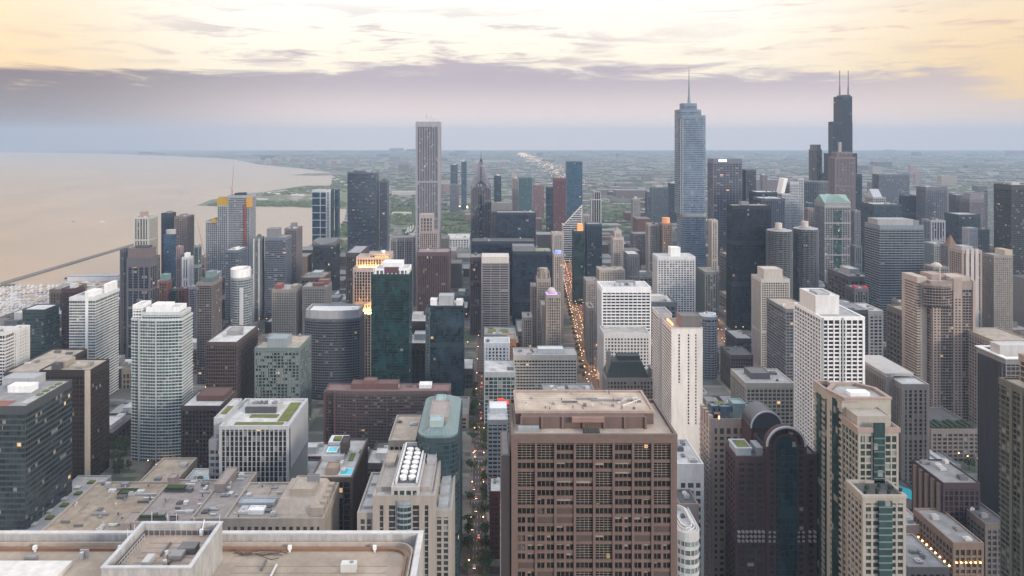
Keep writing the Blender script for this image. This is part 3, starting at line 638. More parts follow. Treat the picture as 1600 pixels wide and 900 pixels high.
# paired grey slabs near park
b = tower('broad blue grey slab with fine floor lines beside the park', 414, 456, 372, 1300, 40, St('bands', (.035, .045, .065), (.2, .23, .28), 3.3, 5, so=.2, pw=.05), name='grey_slab', kit=1, ph=False)
blk(b, 'penthouse', .02, .55, .2, .8, b.z+.2, PZ(359, 1300), wall(MGREY))
b = tower('narrow grey tower with two thin white vertical lines', 394, 413, 373, 1290, 36, St('piers', (.05, .06, .075), (.24, .26, .28), 3.3, 3, po=.2, slab=.3), name='grey_tower', kit=1)
for f in (.26, .96): MB().box(b.x0+b.w*f-.6, b.x0+b.w*f+.6, b.y0-1.6, b.y0-.75, 0, b.z).build('white_pilaster', wall(WHITE), b.root)
tower('brown grey slab with jagged roof boxes right of the blue grey slab', 445, 472, 358, 1360, 40, St('grid', (.045, .04, .05), (.22, .2, .215), 3.3, 3.2), name='grey_brown_slab', kit=4, phm=wall(MGREY), phh=7)
# office with white cross grid
b = tower('blue glass office framed by white horizontal lines and white top band', 488, 522, 297, 1950, 44, St('glass', (.03, .1, .17), (.05, .09, .14), 4, 8, cap=7, lit=.003), name='framed_office', kit=1, ph=False, rmat=r_pale)
m = MB()
for k in range(9): z = b.z-1-k*19.2; m.box(b.x0-1, b.x1-12, b.y0-1.5, b.y0-.4, z-1.3, z+.6)
m.box(b.x0-.5, b.x1+.5, b.y0-1.4, b.y0-.3, b.z-6, b.z+1.5); m.box(b.x0+b.w*.42, b.x0+b.w*.46, b.y0-1.45, b.y0-.3, 0, b.z-5.9); m.build('white_frame', wall(OFFW), b.root)
m = MB(); m.box(b.x1-12, b.x1-9.5, b.y0-1.6, b.y0-.3, 0, b.z-6)
for k in range(48): m.box(b.x1-9.5, b.x1-3.5, b.y0-1.2, b.y0-.3, b.z-10-k*3.7, b.z-8.4-k*3.7)
m.box(b.x1-3.5, b.x1+.2, b.y0-1.6, b.y0-.3, 0, b.z-6); m.build('window_strip', wall(OFFW), b.root)
tower('plain dark blue tower side adjoining the white framed office', 523, 531, 297, 1975, 40, St('glass', (.025, .07, .12), (.03, .07, .11), 4, 4, ior=1.8), name='blue_slab', kit=0, ph=False)
b = tower('dark slate tower with notched slanting roof below the framed office', 489, 531, 384, 1500, 44, St('glass', (.03, .034, .045), (.06, .065, .08), 3.8, 3), name='slate_tower', kit=1, ph=False, rmat=r_grey)
m = MB(); x0_, x1_, y0_, y1_, z_ = b.x0, b.x1, b.y0, b.y1, b.z+1.3
m.v += [(x0_, y0_, z_), (x0_+b.w*.36, y0_, z_), (x1_, y0_, z_), (x0_, y0_, z_+9), (x0_+b.w*.36, y0_, z_+.6), (x1_, y0_, z_+7), (x0_, y1_, z_), (x1_, y1_, z_), (x0_, y1_, z_+9), (x1_, y1_, z_+10), (x0_+b.w*.5, y1_, z_+9)]
m.f += [(0, 1, 4, 3), (1, 2, 5, 4), (2, 7, 9, 5), (6, 0, 3, 8), (3, 4, 10, 8), (4, 5, 9, 10), (7, 6, 8, 10, 9)]; m.mi += [0]*7
m.build('slanted_roof', wall((.2, .2, .21)), b.root)
# the two big towers
b = tower('very tall dark blue banded tower, broadest of the lakefront towers', 543, 592, 270, 1750, 46, St('bands', (.035, .05, .075), (.15, .18, .23), 3.2, 5, so=.3, pw=.04, var=.8), name='banded_tower', kit=4, ph=True, phh=3)
tower('shorter slate wing attached to the right of the very tall banded tower', 593, 608, 284, 1765, 36, St('bands', (.04, .05, .075), (.13, .16, .21), 3.2, 5, so=.2, pw=.04), name='slate_tower', kit=1, ph=True)
b = tower('plum dark block with big blank pale grey roof', 541, 576, 396, 1180, 80, St('piers', g_dark, (.09, .075, .085), 3.8, 3, cap=6), name='plum_block', kit=0, ph=False, rmat=roofm((.36, .36, .38)))
# lit stone tower with fins
fin = (.5, .41, .36)
b = tower('cream finned tower with glowing orange floodlit crown and waist', 553, 615, 420, 960, 40, St('piers', (.03, .03, .035), fin, 3.9, 3.6, pw=.3, po=1.1, slab=.16, cap=4), name='finned_tower', kit=1, ph=False, rmat=r_tan)
c2 = tier(b, .06, .98, .15, .95, b.z+.3, PZ(403, 966), St('piers', (.03, .03, .035), fin, 3.9, 3.4, pw=.3, po=.9, slab=.16, cap=2), 'upper_tier', r_tan)
c3 = tier(b, .40, .98, .3, .9, PZ(403, 966), PZ(398, 972), St('piers', (.03, .03, .035), fin, 3.9, 3.4, pw=.3, po=.9, cap=1), 'upper_tier', r_tan)
q = section(b.root, rect(b.x0+4.5, b.x1-5, b.y0-7, b.y0-1.3), 0, PZ(488, 955), St('piers', (.05, .045, .045), fin, 3.9, 3.6, pw=.34, po=.9, slab=.16, cap=1), 'lower_tier')
flood = flat((1, .5, .12), .5, 0, 16)
def wash(x0, x1, y, z, e):                         # the floodlights' own light, thrown up the fins
    L = bpy.data.lights.new('floodlight_lamp', 'AREA'); L.shape = 'RECTANGLE'; L.size = x1-x0; L.size_y = .8; L.energy = e; L.color = (1, .5, .13); o = bpy.data.objects.new('floodlight_lamp', L); COL.objects.link(o); o.location = (((x0+x1)/2), y, z); o.rotation_euler = (math.radians(180-28), 0, 0)
wash(b.x0+4, b.x1-5, b.y0-8.6, PZ(488, 955)-1, 26000); wash(b.x0+4, b.x1-5, b.y0-3.2, PZ(488, 955)+2, 20000); wash(b.x0+4, b.x1, b.y0+2.2, b.z+2, 9000); wash(b.x0+25, b.x1, b.y0+5.5, PZ(403, 966), 6000)
m = MB().box(b.x0+5, b.x1-5, b.y0-3.4, b.y0-2.8, PZ(488, 955)+1.3, PZ(488, 955)+1.9); m.build('floodlight', flood, b.root)
m = MB().box(b.x0-3, b.x0-2.2, b.y0-3, b.y0+6, PZ(492, 955), PZ(492, 955)+.6); m.build('floodlight', flood, b.root)
m = MB().box(b.x0+5, b.x1-2, b.y0+3.2, b.y0+3.8, b.z+1.5, b.z+2.1); m.build('floodlight', flood, b.root)
m = MB().box(b.x0+26, b.x1-2, b.y0+7, b.y0+7.6, PZ(403, 966)+.6, PZ(403, 966)+1.1); m.build('floodlight', flood, b.root)
MB().prism(ell(b.cx+11, b.y0+25, 3, 3, 12), b.z, PZ(392, 980)).build('radome', wall(WHITE), b.root)
# green glass tower
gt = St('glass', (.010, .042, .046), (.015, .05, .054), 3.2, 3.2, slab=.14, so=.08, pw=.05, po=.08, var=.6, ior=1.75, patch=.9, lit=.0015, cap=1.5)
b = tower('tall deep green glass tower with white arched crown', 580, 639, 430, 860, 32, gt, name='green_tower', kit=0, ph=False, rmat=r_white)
tier(b, .10, .98, .1, .95, b.z+.2, b.z+6, St('grid', g_pale, WHITE, 5.5, 5, slab=.2, cap=1.2), 'crown', r_white); blk(b, 'penthouse', .28, .80, .2, .85, b.z+6.3, PZ(411, 866), wall(WHITE))
MB().box(b.x0+b.w*.34, b.x0+b.w*.72, b.y0+2.2, b.y0+6, b.z+2, b.z+8.5).build('screen', wall((.16, .08, .1)), b.root)
for s_, f in ((-1, .08), (1, .92)):
    m = MB()
    for i in range(6): m.bar((b.x0+b.w*f+s_*1.2*math.sin(i*.26), b.y0+3, b.z+i*1.3), (b.x0+b.w*f+s_*1.2*math.sin((i+1)*.26), b.y0+3, b.z+i*1.3+1.3), .8)
    m.build('crown_rib', wall(WHITE), b.root)
# second glass tower, white crown
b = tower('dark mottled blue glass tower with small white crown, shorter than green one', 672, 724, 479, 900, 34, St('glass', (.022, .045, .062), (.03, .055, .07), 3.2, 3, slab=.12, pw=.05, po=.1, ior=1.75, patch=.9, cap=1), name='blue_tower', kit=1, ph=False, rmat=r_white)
blk(b, 'penthouse', .25, .70, .2, .7, b.z, PZ(463, 906), wall(LGREY)); blk(b, 'crown_wall', .0, .2, .1, .5, b.z, b.z+7, wall(WHITE)); blk(b, 'crown_wall', .78, .98, .1, .5, b.z, b.z+6, wall(OFFW))
q = section(b.root, rect(PX(665, 895), b.x0-.5, 896, 925), 0, PZ(486, 895), St('bands', (.04, .06, .075), (.11, .15, .17), 3.2, 3), 'side_wing')
# cylinder front
b = tower('slate banded tower with bowed front and wide pale grey crown', 474, 560, 500, 900, 40, St('bands', (.035, .042, .06), (.17, .18, .21), 3.15, 2.8, slab=.26, so=.9, pw=.1, po=.5, blinds=.03, cap=1), name='bowed_tower', kit=0, ph=False, rmat=r_white,
          poly=lambda b: [(b.x0, b.y0+8), (b.x0+b.w*.12, b.y0+3.5), (b.x0+b.w*.3, b.y0+.8), (b.x0+b.w*.5, b.y0), (b.x0+b.w*.7, b.y0+.8), (b.x0+b.w*.88, b.y0+3.5), (b.x1, b.y0+8), (b.x1, b.y1), (b.x0, b.y1)])
MB().ring(offset(b.poly, -.8), offset(b.poly, -2), b.z+.3, PZ(485, 903)).build('crown', wall((.42, .43, .45)), b.root)
MB().prism(offset(b.poly, -4), b.z+.3, PZ(484, 915)).build('penthouse', wall(OFFW), b.root)
MB().prism(ell(b.x1-10, b.y0+22, 2.6, 2.6, 10), b.z+9, PZ(480, 920)).build('radome', wall(WHITE), b.root)
# beige gridded
b = tower('beige concrete grid tower with red framed penthouses', 425, 472, 453, 1050, 36, St('grid', (.09, .08, .08), (.46, .41, .36), 3.3, 3.4, slab=.45, pw=.4, po=.3, so=.25), name='beige_tower', kit=1, ph=False, rmat=r_pale)
blk(b, 'penthouse', .08, .34, .1, .6, b.z, b.z+6, wall((.36, .12, .1))); blk(b, 'penthouse', .75, .98, .2, .7, b.z, b.z+4, wall(BEIGE))
b = tower('beige tower twin, slightly taller, with striped red rooftop frames', 473, 518, 449, 1058, 34, St('grid', (.1, .09, .09), (.48, .42, .37), 3.3, 3.4, slab=.45, pw=.4, po=.3, so=.25), name='beige_tower', kit=1, ph=False, rmat=r_pale)
blk(b, 'penthouse', .4, .85, .05, .35, b.z, b.z+5, wall((.38, .16, .13))); blk(b, 'penthouse', .55, .99, .5, .9, b.z, PZ(437, 1080), wall((.4, .2, .16)))
# mixed green glass
b = tower('broken patterned green grey glass block with grey cube on roof', 398, 468, 545, 790, 52, St('grid', (.02, .035, .035), (.19, .245, .24), 3.3, 4, slab=.3, pw=.3, po=.2, so=.15, var=.9, blinds=.7, ior=1.8), name='patterned_block', kit=3, ph=False, rmat=r_tan)
blk(b, 'rooftop_cube', .27, .70, .05, .45, b.z-8, PZ(527, 800), wall((.32, .37, .39))); blk(b, 'penthouse', .05, .22, .5, .9, b.z, b.z+4, wall(MGREY))
# brown slab with white roof
b = tower('dark brown slab with long white roof and small grey penthouse', 322, 370, 536, 800, 72, St('grid', (.02, .018, .02), (.12, .085, .08), 3.8, 2.6, win=90, slab=.35, pw=.25, po=.25, so=.15, lit=.01, blinds=.03), name='brown_slab', kit=5, ph=False, rmat=r_white)
blk(b, 'penthouse', .35, .75, .42, .66, b.z, b.z+5, wall((.36, .36, .36)))
# dark brown lower with white roof
b = tower('lower dark brown building with white framed roof beside teal condominium', 284, 344, 636, 690, 42, St('grid', (.02, .02, .025), (.1, .07, .07), 3.8, 3.2, win=80, slab=.35, lit=.012), name='brown_building', kit=1, ph=False, rmat=r_white)
blk(b, 'penthouse', .22, .95, .35, .92, b.z, b.z+5, wall((.16, .085, .075)))
# clinic with green roof
sf = St('piers', (.025, .03, .038), (.5, .51, .52), 4.0, 3.4, win=95, pw=.2, po=1.4, slab=.1, cap=1.2, lit=.01)
b = tower('white finned clinic block with square green planted roof', 346, 449, 668, 590, 60, sf, name='clinic_block', kit=0, ph=False, rmat=r_white, parapet=1.8)
z = b.z+.26
for f in ((.16, .9, .04, .16), (.78, .95, .2, .9), (.30, .74, .33, .44)): MB().prism(rect(b.x0+b.w*f[0], b.x0+b.w*f[1], b.y0+60*f[2], b.y0+60*f[3]), z, z+.5).build('green_roof', r_green, b.root)
blk(b, 'penthouse', .16, .68, .55, .8, z, z+5.5, wall((.5, .5, .5))); blk(b, 'screen', .17, .66, .50, .54, z, z+4, wall(DGREY))
for k in range(6): hvac(b.root, b.x0+b.w*.2+k*4, b.y0+35, z+5.6, 2.6, 5, 1.6, b.rr)
m = MB().box(b.x1+.5, b.x1+1.9, b.y0+3, b.y1, b.z-34, b.z+1); m.build('blank_side_wall', wall((.42, .43, .46)), b.root)
b = tower('pale stepped wing with lit floors left of the finned clinic', 327, 345, 690, 592, 50, St('bands', g_grey, (.3, .31, .33), 5, 4, lit=.08), name='stepped_wing', kit=0, ph=False, rmat=r_pale)
tier(b, .2, 1.0, .12, 1, b.z, PZ(655, 598), St('bands', (.45, .45, .45), (.5, .5, .51), 6, 8, cap=9), 'upper_tier', r_white)
MB().prism(rect(b.x0+b.w*.35, b.x1-1, b.y0+16, b.y0+34), PZ(655, 598)+.3, PZ(655, 598)+.7).build('green_roof', r_green, b.root)
# long brown apartments
sb = St('bands', (.06, .05, .05), (.17, .125, .12), 3.0, 3.1, slab=.4, so=.5, pw=.14, po=.7, blinds=.2, lit=.006)
b = tower('long low reddish brown apartment slab spanning between two streets', 508, 702, 612, 760, 22, sb, name='apartment_slab', kit=8, ph=False, rmat=roofm((.25, .15, .14)),
          poly=lambda b: [(b.x0, b.y0+2), (b.x0+b.w*.25, b.y0-1), (b.x0+b.w*.5, b.y0-2), (b.x1, b.y0), (b.x1, b.y1), (b.x0, b.y1)])
blk(b, 'penthouse', .2, .58, .3, .9, b.z, b.z+5.5, wall((.22, .12, .11))); blk(b, 'penthouse', .3, .4, .35, .8, b.z+5.5, b.z+8.5, wall((.26, .15, .14))); blk(b, 'penthouse', .75, .85, .4, .9, b.z, b.z+3.5, wall(WHITE))
for f in (0, .08, .99): MB().box(b.x0+b.w*f-1, b.x0+b.w*f+1, b.y0-3.2, b.y0+4, 0, b.z+.6).build('brick_pier', wall((.16, .085, .085)), b.root)
# dark building with rooftop pool
b = tower('black glass and brown framed block with turquoise rooftop pool', 487, 549, 748, 520, 66, St('grid', (.014, .016, .022), (.14, .1, .08), 3.8, 5.2, win=80, slab=.14, pw=.14, po=.7, so=.2, lit=.006, blinds=.03, cap=2), name='pool_block', kit=3, ph=False, rmat=r_pale)
pool(b.root, b.x0+b.w*.66, b.x0+b.w*.97, b.y0+5, b.y0+15, b.z+.3)
blk(b, 'penthouse', .30, .6, .08, .24, b.z, b.z+4.5, wall(TAN)); blk(b, 'deck', .02, .6, .42, .72, b.z, b.z+3.5, wall(LGREY)); pool(b.root, b.x0+b.w*.12, b.x0+b.w*.36, b.y0+34, b.y0+42, b.z+4.3)
blk(b, 'stair_tower', .48, .66, .5, .7, b.z+3, b.z+11, wall((.07, .06, .065))); blk(b, 'penthouse', .02, .5, .78, .98, b.z, b.z+4, wall(WHITE)); MB().prism(rect(b.x0+b.w*.12, b.x0+b.w*.34, b.y0+54, b.y0+62), b.z+4.7, b.z+5.2).build('green_roof', r_green, b.root)
for f in ((.72, .85, .42, .62), (.92, .999, .62, .72)): MB().prism(rect(b.x0+b.w*f[0], b.x0+b.w*f[1], b.y0+66*f[2], b.y0+66*f[3]), b.z+.3, b.z+.7).build('green_roof', r_green, b.root)
# ornate beige hospital with steps
def lowroof(label, x0, x1, yt, d, dep, st, mat, kit, **k): return tower(label, x0, x1, yt, d, dep, st, name='hospital_wing', rmat=mat, kit=kit, ph=False, **k)
sh = St('piers', (.06, .055, .05), (.4, .345, .29), 4, 4.5, win=60, pw=.45, po=.8, slab=.3, cap=4)
b = lowroof('broad pale tan stone wing with stepped mansard left of pool block', 352, 504, 812, 470, 48, sh, roofm((.38, .33, .28)), 4)
m = MB().hip(b.x0+b.w*.45, b.x1-2, b.y0+6, b.y1-3, b.z+.3, b.z+8, .75); m.build('mansard', wall((.46, .39, .33)), b.root); blk(b, 'penthouse', .6, .85, .3, .7, b.z+8, b.z+12, wall(BEIGE)); blk(b, 'dormer', .74, .86, .55, .62, b.z+11, b.z+15, wall(MGREY))
clutter(b.root, b.x0+1, b.x0+b.w*.44, b.y0+1, b.y1-1, b.z+.25, 8, 20, True, 2.4)
for k in range(5): MB().box(b.x1-9+k*.1, b.x1-.5, b.y0+4+k*8, b.y0+8+k*8, b.z+.3, b.z+5.5).build('gabled_dormer', wall((.42, .36, .3)), b.root)
blk(b, 'glass_canopy', .04, .42, .35, .5, b.z, b.z+2, wall((.4, .44, .47))); blk(b, 'penthouse', .2, .36, .12, .25, b.z, b.z+2.5, wall(WHITE))
b = lowroof('large tan gravel roof of low hospital wing, left foreground', 64, 205, 833, 500, 72, sh, roofm((.36, .285, .21)), 3)
clutter(b.root, b.x0+1, b.x1-1, b.y0+1, b.y1-1, b.z+.25, 5, 40, True, 2.6); blk(b, 'stair_box', .88, .99, .0, .22, b.z, b.z+6, wall((.4, .32, .28))); blk(b, 'planter', .42, .62, .72, .82, b.z, b.z+1.8, wall((.06, .09, .03))); 
b = lowroof('pinkish paved hospital roof with hedge boxes, centre left foreground', 208, 300, 818, 500, 62, sh, roofm((.34, .29, .265)), 3)
clutter(b.root, b.x0+1, b.x1-1, b.y0+1, b.y1-1, b.z+.25, 6, 26, True, 2.4)
for f in ((.05, .42, .70, .80), (.05, .5, .05, .09)): q = blk(b, 'planter', *f, b.z, b.z+1, wall(DGREY)); q2 = blk(b, 'hedge', f[0]+.01, f[1]-.01, f[2]+.01, f[3]-.01, b.z+1.6, b.z+3.4, wall((.05, .09, .02)), False)
blk(b, 'stair_box', .0, .14, .86, .98, b.z, b.z+6, wall((.42, .33, .3))); blk(b, 'antenna_box', .6, .66, .4, .44, b.z, b.z+2, wall(WHITE)); blk(b, 'vent', .55, .7, .02, .1, b.z, b.z+1.5, wall(DGREY))
b = lowroof('pale stone hospital link block with grey vents beside the hedges', 300, 350, 812, 500, 68, sh, roofm((.36, .32, .29)), 5)
clutter(b.root, b.x0+1, b.x1-1, b.y0+1, b.y1-1, b.z+.25, 7, 14, True, 2.2)
blk(b, 'penthouse', .05, .4, .55, .95, b.z, b.z+6, wall((.4, .33, .3)))
b = lowroof('square tan roof just below the tall teal condominium', 218, 272, 755, 590, 44, sh, roofm((.4, .33, .245)), 2)
b = lowroof('low roof with sky blue swimming pool below dark brown building', 274, 334, 768, 585, 38, St('bands', g_grey, OFFW, 4, 4), r_white, 3)
pool(b.root, b.x0+b.w*.28, b.x0+b.w*.6, b.y0+10, b.y0+24, b.z+.3)
# cream and glass twin topped tower in front
sc_ = St('piers', (.03, .045, .055), (.42, .37, .325), 3.7, 7.2, win=90, pw=.46, po=1.0, slab=.2, so=.05, cap=5, lit=.015, ior=1.8)
b = tower('cream stone tower with glass bays and white framed roof trench', 585, 678, 776, 470, 66, sc_, name='cream_tower', kit=0, ph=False, rmat=r_pale)
def bay(b, f0, f1, dy, z0, z1, name='bay_window'):
    X0, X1 = b.x0+b.w*f0, b.x0+b.w*f1; cx = (X0+X1)/2; r_ = (X1-X0)/2
    section(b.root, [(cx+r_*math.cos(a), b.y0-1.1-dy*math.sin(a)) for a in [math.pi*(1-i/6) for i in range(7)][::1]], z0, z1, St('bands', (.03, .06, .075), (.33, .38, .4), 3.7, 3, slab=.3, so=.25, pw=.06, po=.1, ior=1.8, cap=1), name)
bay(b, .38, .62, 2.2, 0, b.z-3); 
for f0, f1 in ((.0, .98),): pass
tier(b, .30, .74, .0, 1.0, b.z+.3, b.z+5, St('grid', g_teal, (.5, .49, .46), 4.6, 4, cap=1), 'upper_tier', r_pale)
m = MB()
for fx in (.33, .68): m.box(b.x0+b.w*fx, b.x0+b.w*fx+1.2, b.y0+6, b.y1-1, b.z+5.2, b.z+7.6)
m.box(b.x0+b.w*.33, b.x0+b.w*.68+1.2, b.y1-1, b.y1+.0, b.z+5.2, b.z+7.6); m.build('roof_screen', wall(OFFW), b.root)
MB().prism(rect(b.x0+b.w*.36, b.x0+b.w*.68, b.y0+7, b.y1-2), b.z+5.3, b.z+5.6).build('fan_deck', wall(DGREY), b.root)
for k in range(7):
    for g in (.40, .55): MB().cone(b.x0+b.w*g+1.8, b.y0+12+k*7.2, b.z+5.6, b.z+7.6, 2.2, 2.4, 14).build('fan_drum', wall(WHITE), b.root)
for fx0, fx1, mt in ((.02, .28, (.42, .38, .34)), (.76, .96, (.44, .39, .36))): blk(b, 'roof_ridge', fx0, fx1, .1, .95, b.z, b.z+2.6, wall(mt))
blk(b, 'penthouse', .06, .22, .55, .8, b.z+2.5, b.z+6, wall(BEIGE)); blk(b, 'cooling_bank', .79, .95, .62, .85, b.z+2.5, b.z+5.5, wall(LGREY))
for x0_, x1_, yy, lbl in ((560, 584, 803, 'left'), (679, 704, 800, 'right')):
    q = section(b.root, rect(PX(x0_, 474), PX(x1_, 474), 474, 474+56), 0, PZ(yy, 474), St('bands', (.035, .05, .06), (.42, .38, .34), 3.7, 5, slab=.28, so=.5, pw=.3, po=.7, ior=1.8, cap=3), 'side_wing')
    MB().prism(rect(PX(x0_, 474)+.5, PX(x1_, 474)-.5, 474.5, 529), PZ(yy, 474)+.02, PZ(yy, 474)+.3).build('roof', r_pale, q)
    for k in range(3): MB().box(PX(x0_, 474)+2, PX(x1_, 474)-2, 480+k*16, 490+k*16, PZ(yy, 474)+.3, PZ(yy, 474)+2).build('roof_housing', wall(LGREY), q)
# round-ended glass tower
b = tower('dark glass tower with round ended pale aqua glass roof', 650, 716, 688, 520, 84, St('glass', (.02, .045, .06), (.04, .075, .09), 3.5, 3, slab=.2, so=.2, pw=.06, po=.15, ior=1.8, cap=2, patch=.6), name='aqua_topped_tower', kit=0, ph=False, rmat=roofm((.24, .32, .32)),
          poly=lambda b: rounded(b.x0, b.x1, b.y0, b.y1, 10, 4))
aq = wall((.19, .28, .28), .35); MB().ring(offset(b.poly, -.6), offset(b.poly, -5), b.z+.3, b.z+2.5).build('glass_parapet', aq, b.root)
m = MB(); p = offset(b.poly, -3); p2 = offset(b.poly, -9); n = len(p); m.v += [(x, y, b.z+2.4) for x, y in p] + [(x, y, b.z+6) for x, y in p2]; m.f += [(i, (i+1) % n, n+(i+1) % n, n+i) for i in range(n)] + [tuple(range(n, 2*n))]; m.mi += [0]*(n+1); m.build('sloped_glass_roof', aq, b.root)
for i in range(n): MB().bar((*p[i], b.z+2.5), (*p2[i], b.z+6.1), .3).build('roof_rib', wall((.36, .42, .42)), b.root)
blk(b, 'penthouse', .26, .72, .22, .62, b.z+5.8, b.z+9, wall((.4, .34, .32))); blk(b, 'mechanical_screen', .3, .62, .10, .22, b.z+5.8, b.z+10, wall((.4, .5, .5))); blk(b, 'mechanical_screen', .34, .58, .64, .8, b.z+5.8, b.z+8.5, wall((.35, .46, .45)))
tower('tan low roofed penthouse block behind the cream tower', 608, 648, 690, 552, 50, St('grid', g_dark, BEIGE, 4, 4), name='tan_block', kit=2, ph=False, rmat=r_tan)
# ------------------------------------------------------------------ centre foreground: the brown granite tower
def granite_tower():
    d = 260.0; x0, x1 = PX(800, d), PX(1057, d); z = PZ(683, d); y1 = d+35
    r = tag(empty('granite_tower', (x0+x1)/2, d+17), 'big red brown granite tower in front centre with irregular grouped windows', 'building')
    gr = granite(); dk = glass((.018, .016, .018), 1.2, 1.6, .006, .6, .15, 1.5, .0, .2); bl = glass((.12, .095, .08), 2.0, 1.5, 0, .3, .6, 1.4, .1, .2)
    MB().box(x0, x1, d+.9, y1, 0, z-.4).build('wall', gr, r)
    W = x1-x0; ncol = 8; cw = (W-3.2)/ncol; fh = 3.15; ztop = z-2.4; pm = MB(); rows = 46
    for c in range(ncol+1): xx = x0+1.6+c*cw; pm.box(xx-.42, xx+.42, d-.25, d+1, 0, ztop+.4)
    pm.box(x0-.15, x0+1.3, d-.3, d+2, 0, ztop+.4); pm.box(x1-1.3, x1+.15, d-.3, d+2, 0, ztop+.4)
    pm.box(x0-.2, x1+.2, d-.4, d+1.2, ztop+.41, z-.2); pm.build('pier', gr, r)
    rr = random.Random(11); sp = MB(); pan = MB(); wins = []; extra = MB()
    # vents at the top of each column: rows merged into louvred openings (rows, from the top, louvre kind)
    lou = {0: [(0, 2), (3, 1)], 1: [(0, 2)], 3: [(0, 2), (3, 4)], 4: [(0, 2), (2, 4)], 6: [(0, 2)], 7: [(0, 2), (2, 4), (4, 2)]}
    merged = {(0, 0): 2, (1, 0): 2, (3, 0): 2, (4, 0): 2, (6, 0): 2, (7, 0): 2, (0, 3): 2, (0, 5): 2, (3, 5): 2, (4, 3): 2, (4, 5): 2, (7, 2): 2, (7, 5): 2, (3, 8): 2, (4, 8): 2, (3, 11): 2, (4, 11): 2, (3, 14): 2, (4, 14): 2, (3, 17): 2, (4, 17): 2}
    for c in range(ncol):
        a, e = x0+1.6+c*cw+.42, x0+1.6+(c+1)*cw-.42; k = 0
        while k < rows:
            n = merged.get((c, k), 1); zt = ztop - k*fh; zb = zt - n*fh; sp.box(a+.002, e-.002, d+.12, d+.95, zb, zb+.82)
            wz0, wz1 = zb+.82, zt
            sp.box(a+.002, e-.002, d+.15, d+.95, zt-.28, zt-.01)
            u = rr.random()
            if n == 1 and u < .13 and k > 1: MB().box(a+.01, e-.01, d+.3, d+.96, wz0+.01, wz1-.3).build('blank_panel', wall((.12, .085, .072)), r)        # blank granite panel
            elif n == 1 and (k > 7 and c != 3 and c != 4) and u < .85 or (k > 5 and c in (1, 6)):
                mid = (a+e)/2; sp.box(mid-.42, mid+.42, d+.1, d+.95, wz0, wz1-.28)
                wins += [(a, mid-.42, wz0, wz1-.28, 0), (mid+.42, e, wz0, wz1-.28, 0)]
            else:
                wins.append((a, e, wz0, wz1-.28, 2 if n == 2 else 0))
            k += n
    sp.build('spandrel', gr, r); 
    fr = flat((.30, .25, .21), .5); cnt = 0; rest = MB(); fw = MB(); restf = MB()
    for a, e, b0, b1, kind in wins:
        mt = dk if rr.random() < .84 else bl; m = MB() if cnt < 99 else rest
        if kind == 2 or cnt < 99 or True:
            m.v += [(a, d+.75, b0), (e, d+.75, b0), (e, d+.75, b1), (a, d+.75, b1), (a, d+.9, b0), (e, d+.9, b0), (e, d+.9, b1), (a, d+.9, b1)] if False else []
        m.box(a+.02, e-.02, d+.72, d+.88, b0+.01, b1-.01)
        f = MB() if cnt < 99 else restf
        nb = 5 if kind == 2 else 0; n = 2 if e-a > 4 else 1
        for i in range(1, n*2): xx = a+(e-a)*i/(n*2); f.box(xx-.05, xx+.05, d+.64, d+.71, b0+.02, b1-.02)
        for i in range(1, nb+1): zz = b0+(b1-b0)*i/(nb+1); f.box(a+.05, e-.05, d+.55, d+.63, zz-.06, zz+.06)
        if rr.random() < .25 and kind != 2: h_ = rr.uniform(.2, .5)*(b1-b0); f.box(a+.1, (a+e)/2-.1 if rr.random() < .5 else e-.1, d+.66, d+.705, b1-h_, b1-.03)
        if cnt < 99:
            o = m.build('window', mt, r); f.build('window_frame', fr, o)
        cnt += 1
    rest.build('windows', dk, r)['kind'] = 'stuff'; o = restf.build('window_mullions', fr, r); o['kind'] = 'stuff'
    # roof with stepped penthouse
    MB().ring(rect(x0-.25, x1+.25, d-.45, y1+.2), rect(x0+.7, x1-.7, d+.5, y1-.8), z-.19, z+1.1).build('parapet', wall((.2, .15, .128)), r)
    MB().prism(rect(x0+.6, x1-.6, d+.9, y1-.7), z-.39, z-.1).build('roof', roofm((.46, .38, .31)), r)
    pm_ = wall((.19, .13, .112)); zt = PZ(650, d+9); X0, X1 = PX(808, d), PX(1033, d)
    ph = MB(); ph.box(X0, X1, d+12, y1-1, z-.1, zt); ph.box(PX(816, d), PX(1016, d), d+8, d+11.99, z-.1, zt-.01); ph.box(PX(898, d), PX(946, d), d+10.8, d+8.6, z-.1, zt)
    q = ph.build('penthouse', pm_, r)
    for i in range(7): xx = PX(816, d)+(PX(1016, d)-PX(816, d))*i/6; MB().box(xx-.35, xx+.35, d+7.3, d+7.98, z-.1, zt+.2).build('pilaster', wall((.23, .16, .14)), q)
    MB().ring(rect(X0-.3, X1+.3, d+11.6, y1-.7), rect(X0+.6, X1-.6, d+12.5, y1-1.6), zt+.0, zt+.9).build('coping', wall((.42, .32, .27)), q)
    MB().prism(rect(X0+.6, X1-.6, d+12.4, y1-1.5), zt+.01, zt+.2).build('roof', roofm((.55, .45, .36)), q)
    m = MB().box(PX(897, d), PX(948, d), d+6.0, d+7.2, zt-1.2, zt+.5); m.build('canopy', wall((.34, .22, .18)), q)
    clutter(q, X0+2, X1-2, d+13, y1-2, zt+.2, 12, 16)
    for i in range(14):
        xx, yy = rr.uniform(X0+3, X1-3), rr.uniform(d+14, y1-3); s_ = rr.uniform(.3, 1.2); MB().box(xx, xx+s_, yy, yy+s_*.8, zt+.2, zt+.2+rr.uniform(.4, 1.5)).build('roof_vent', rr.choice(HV), q)
    m = MB()
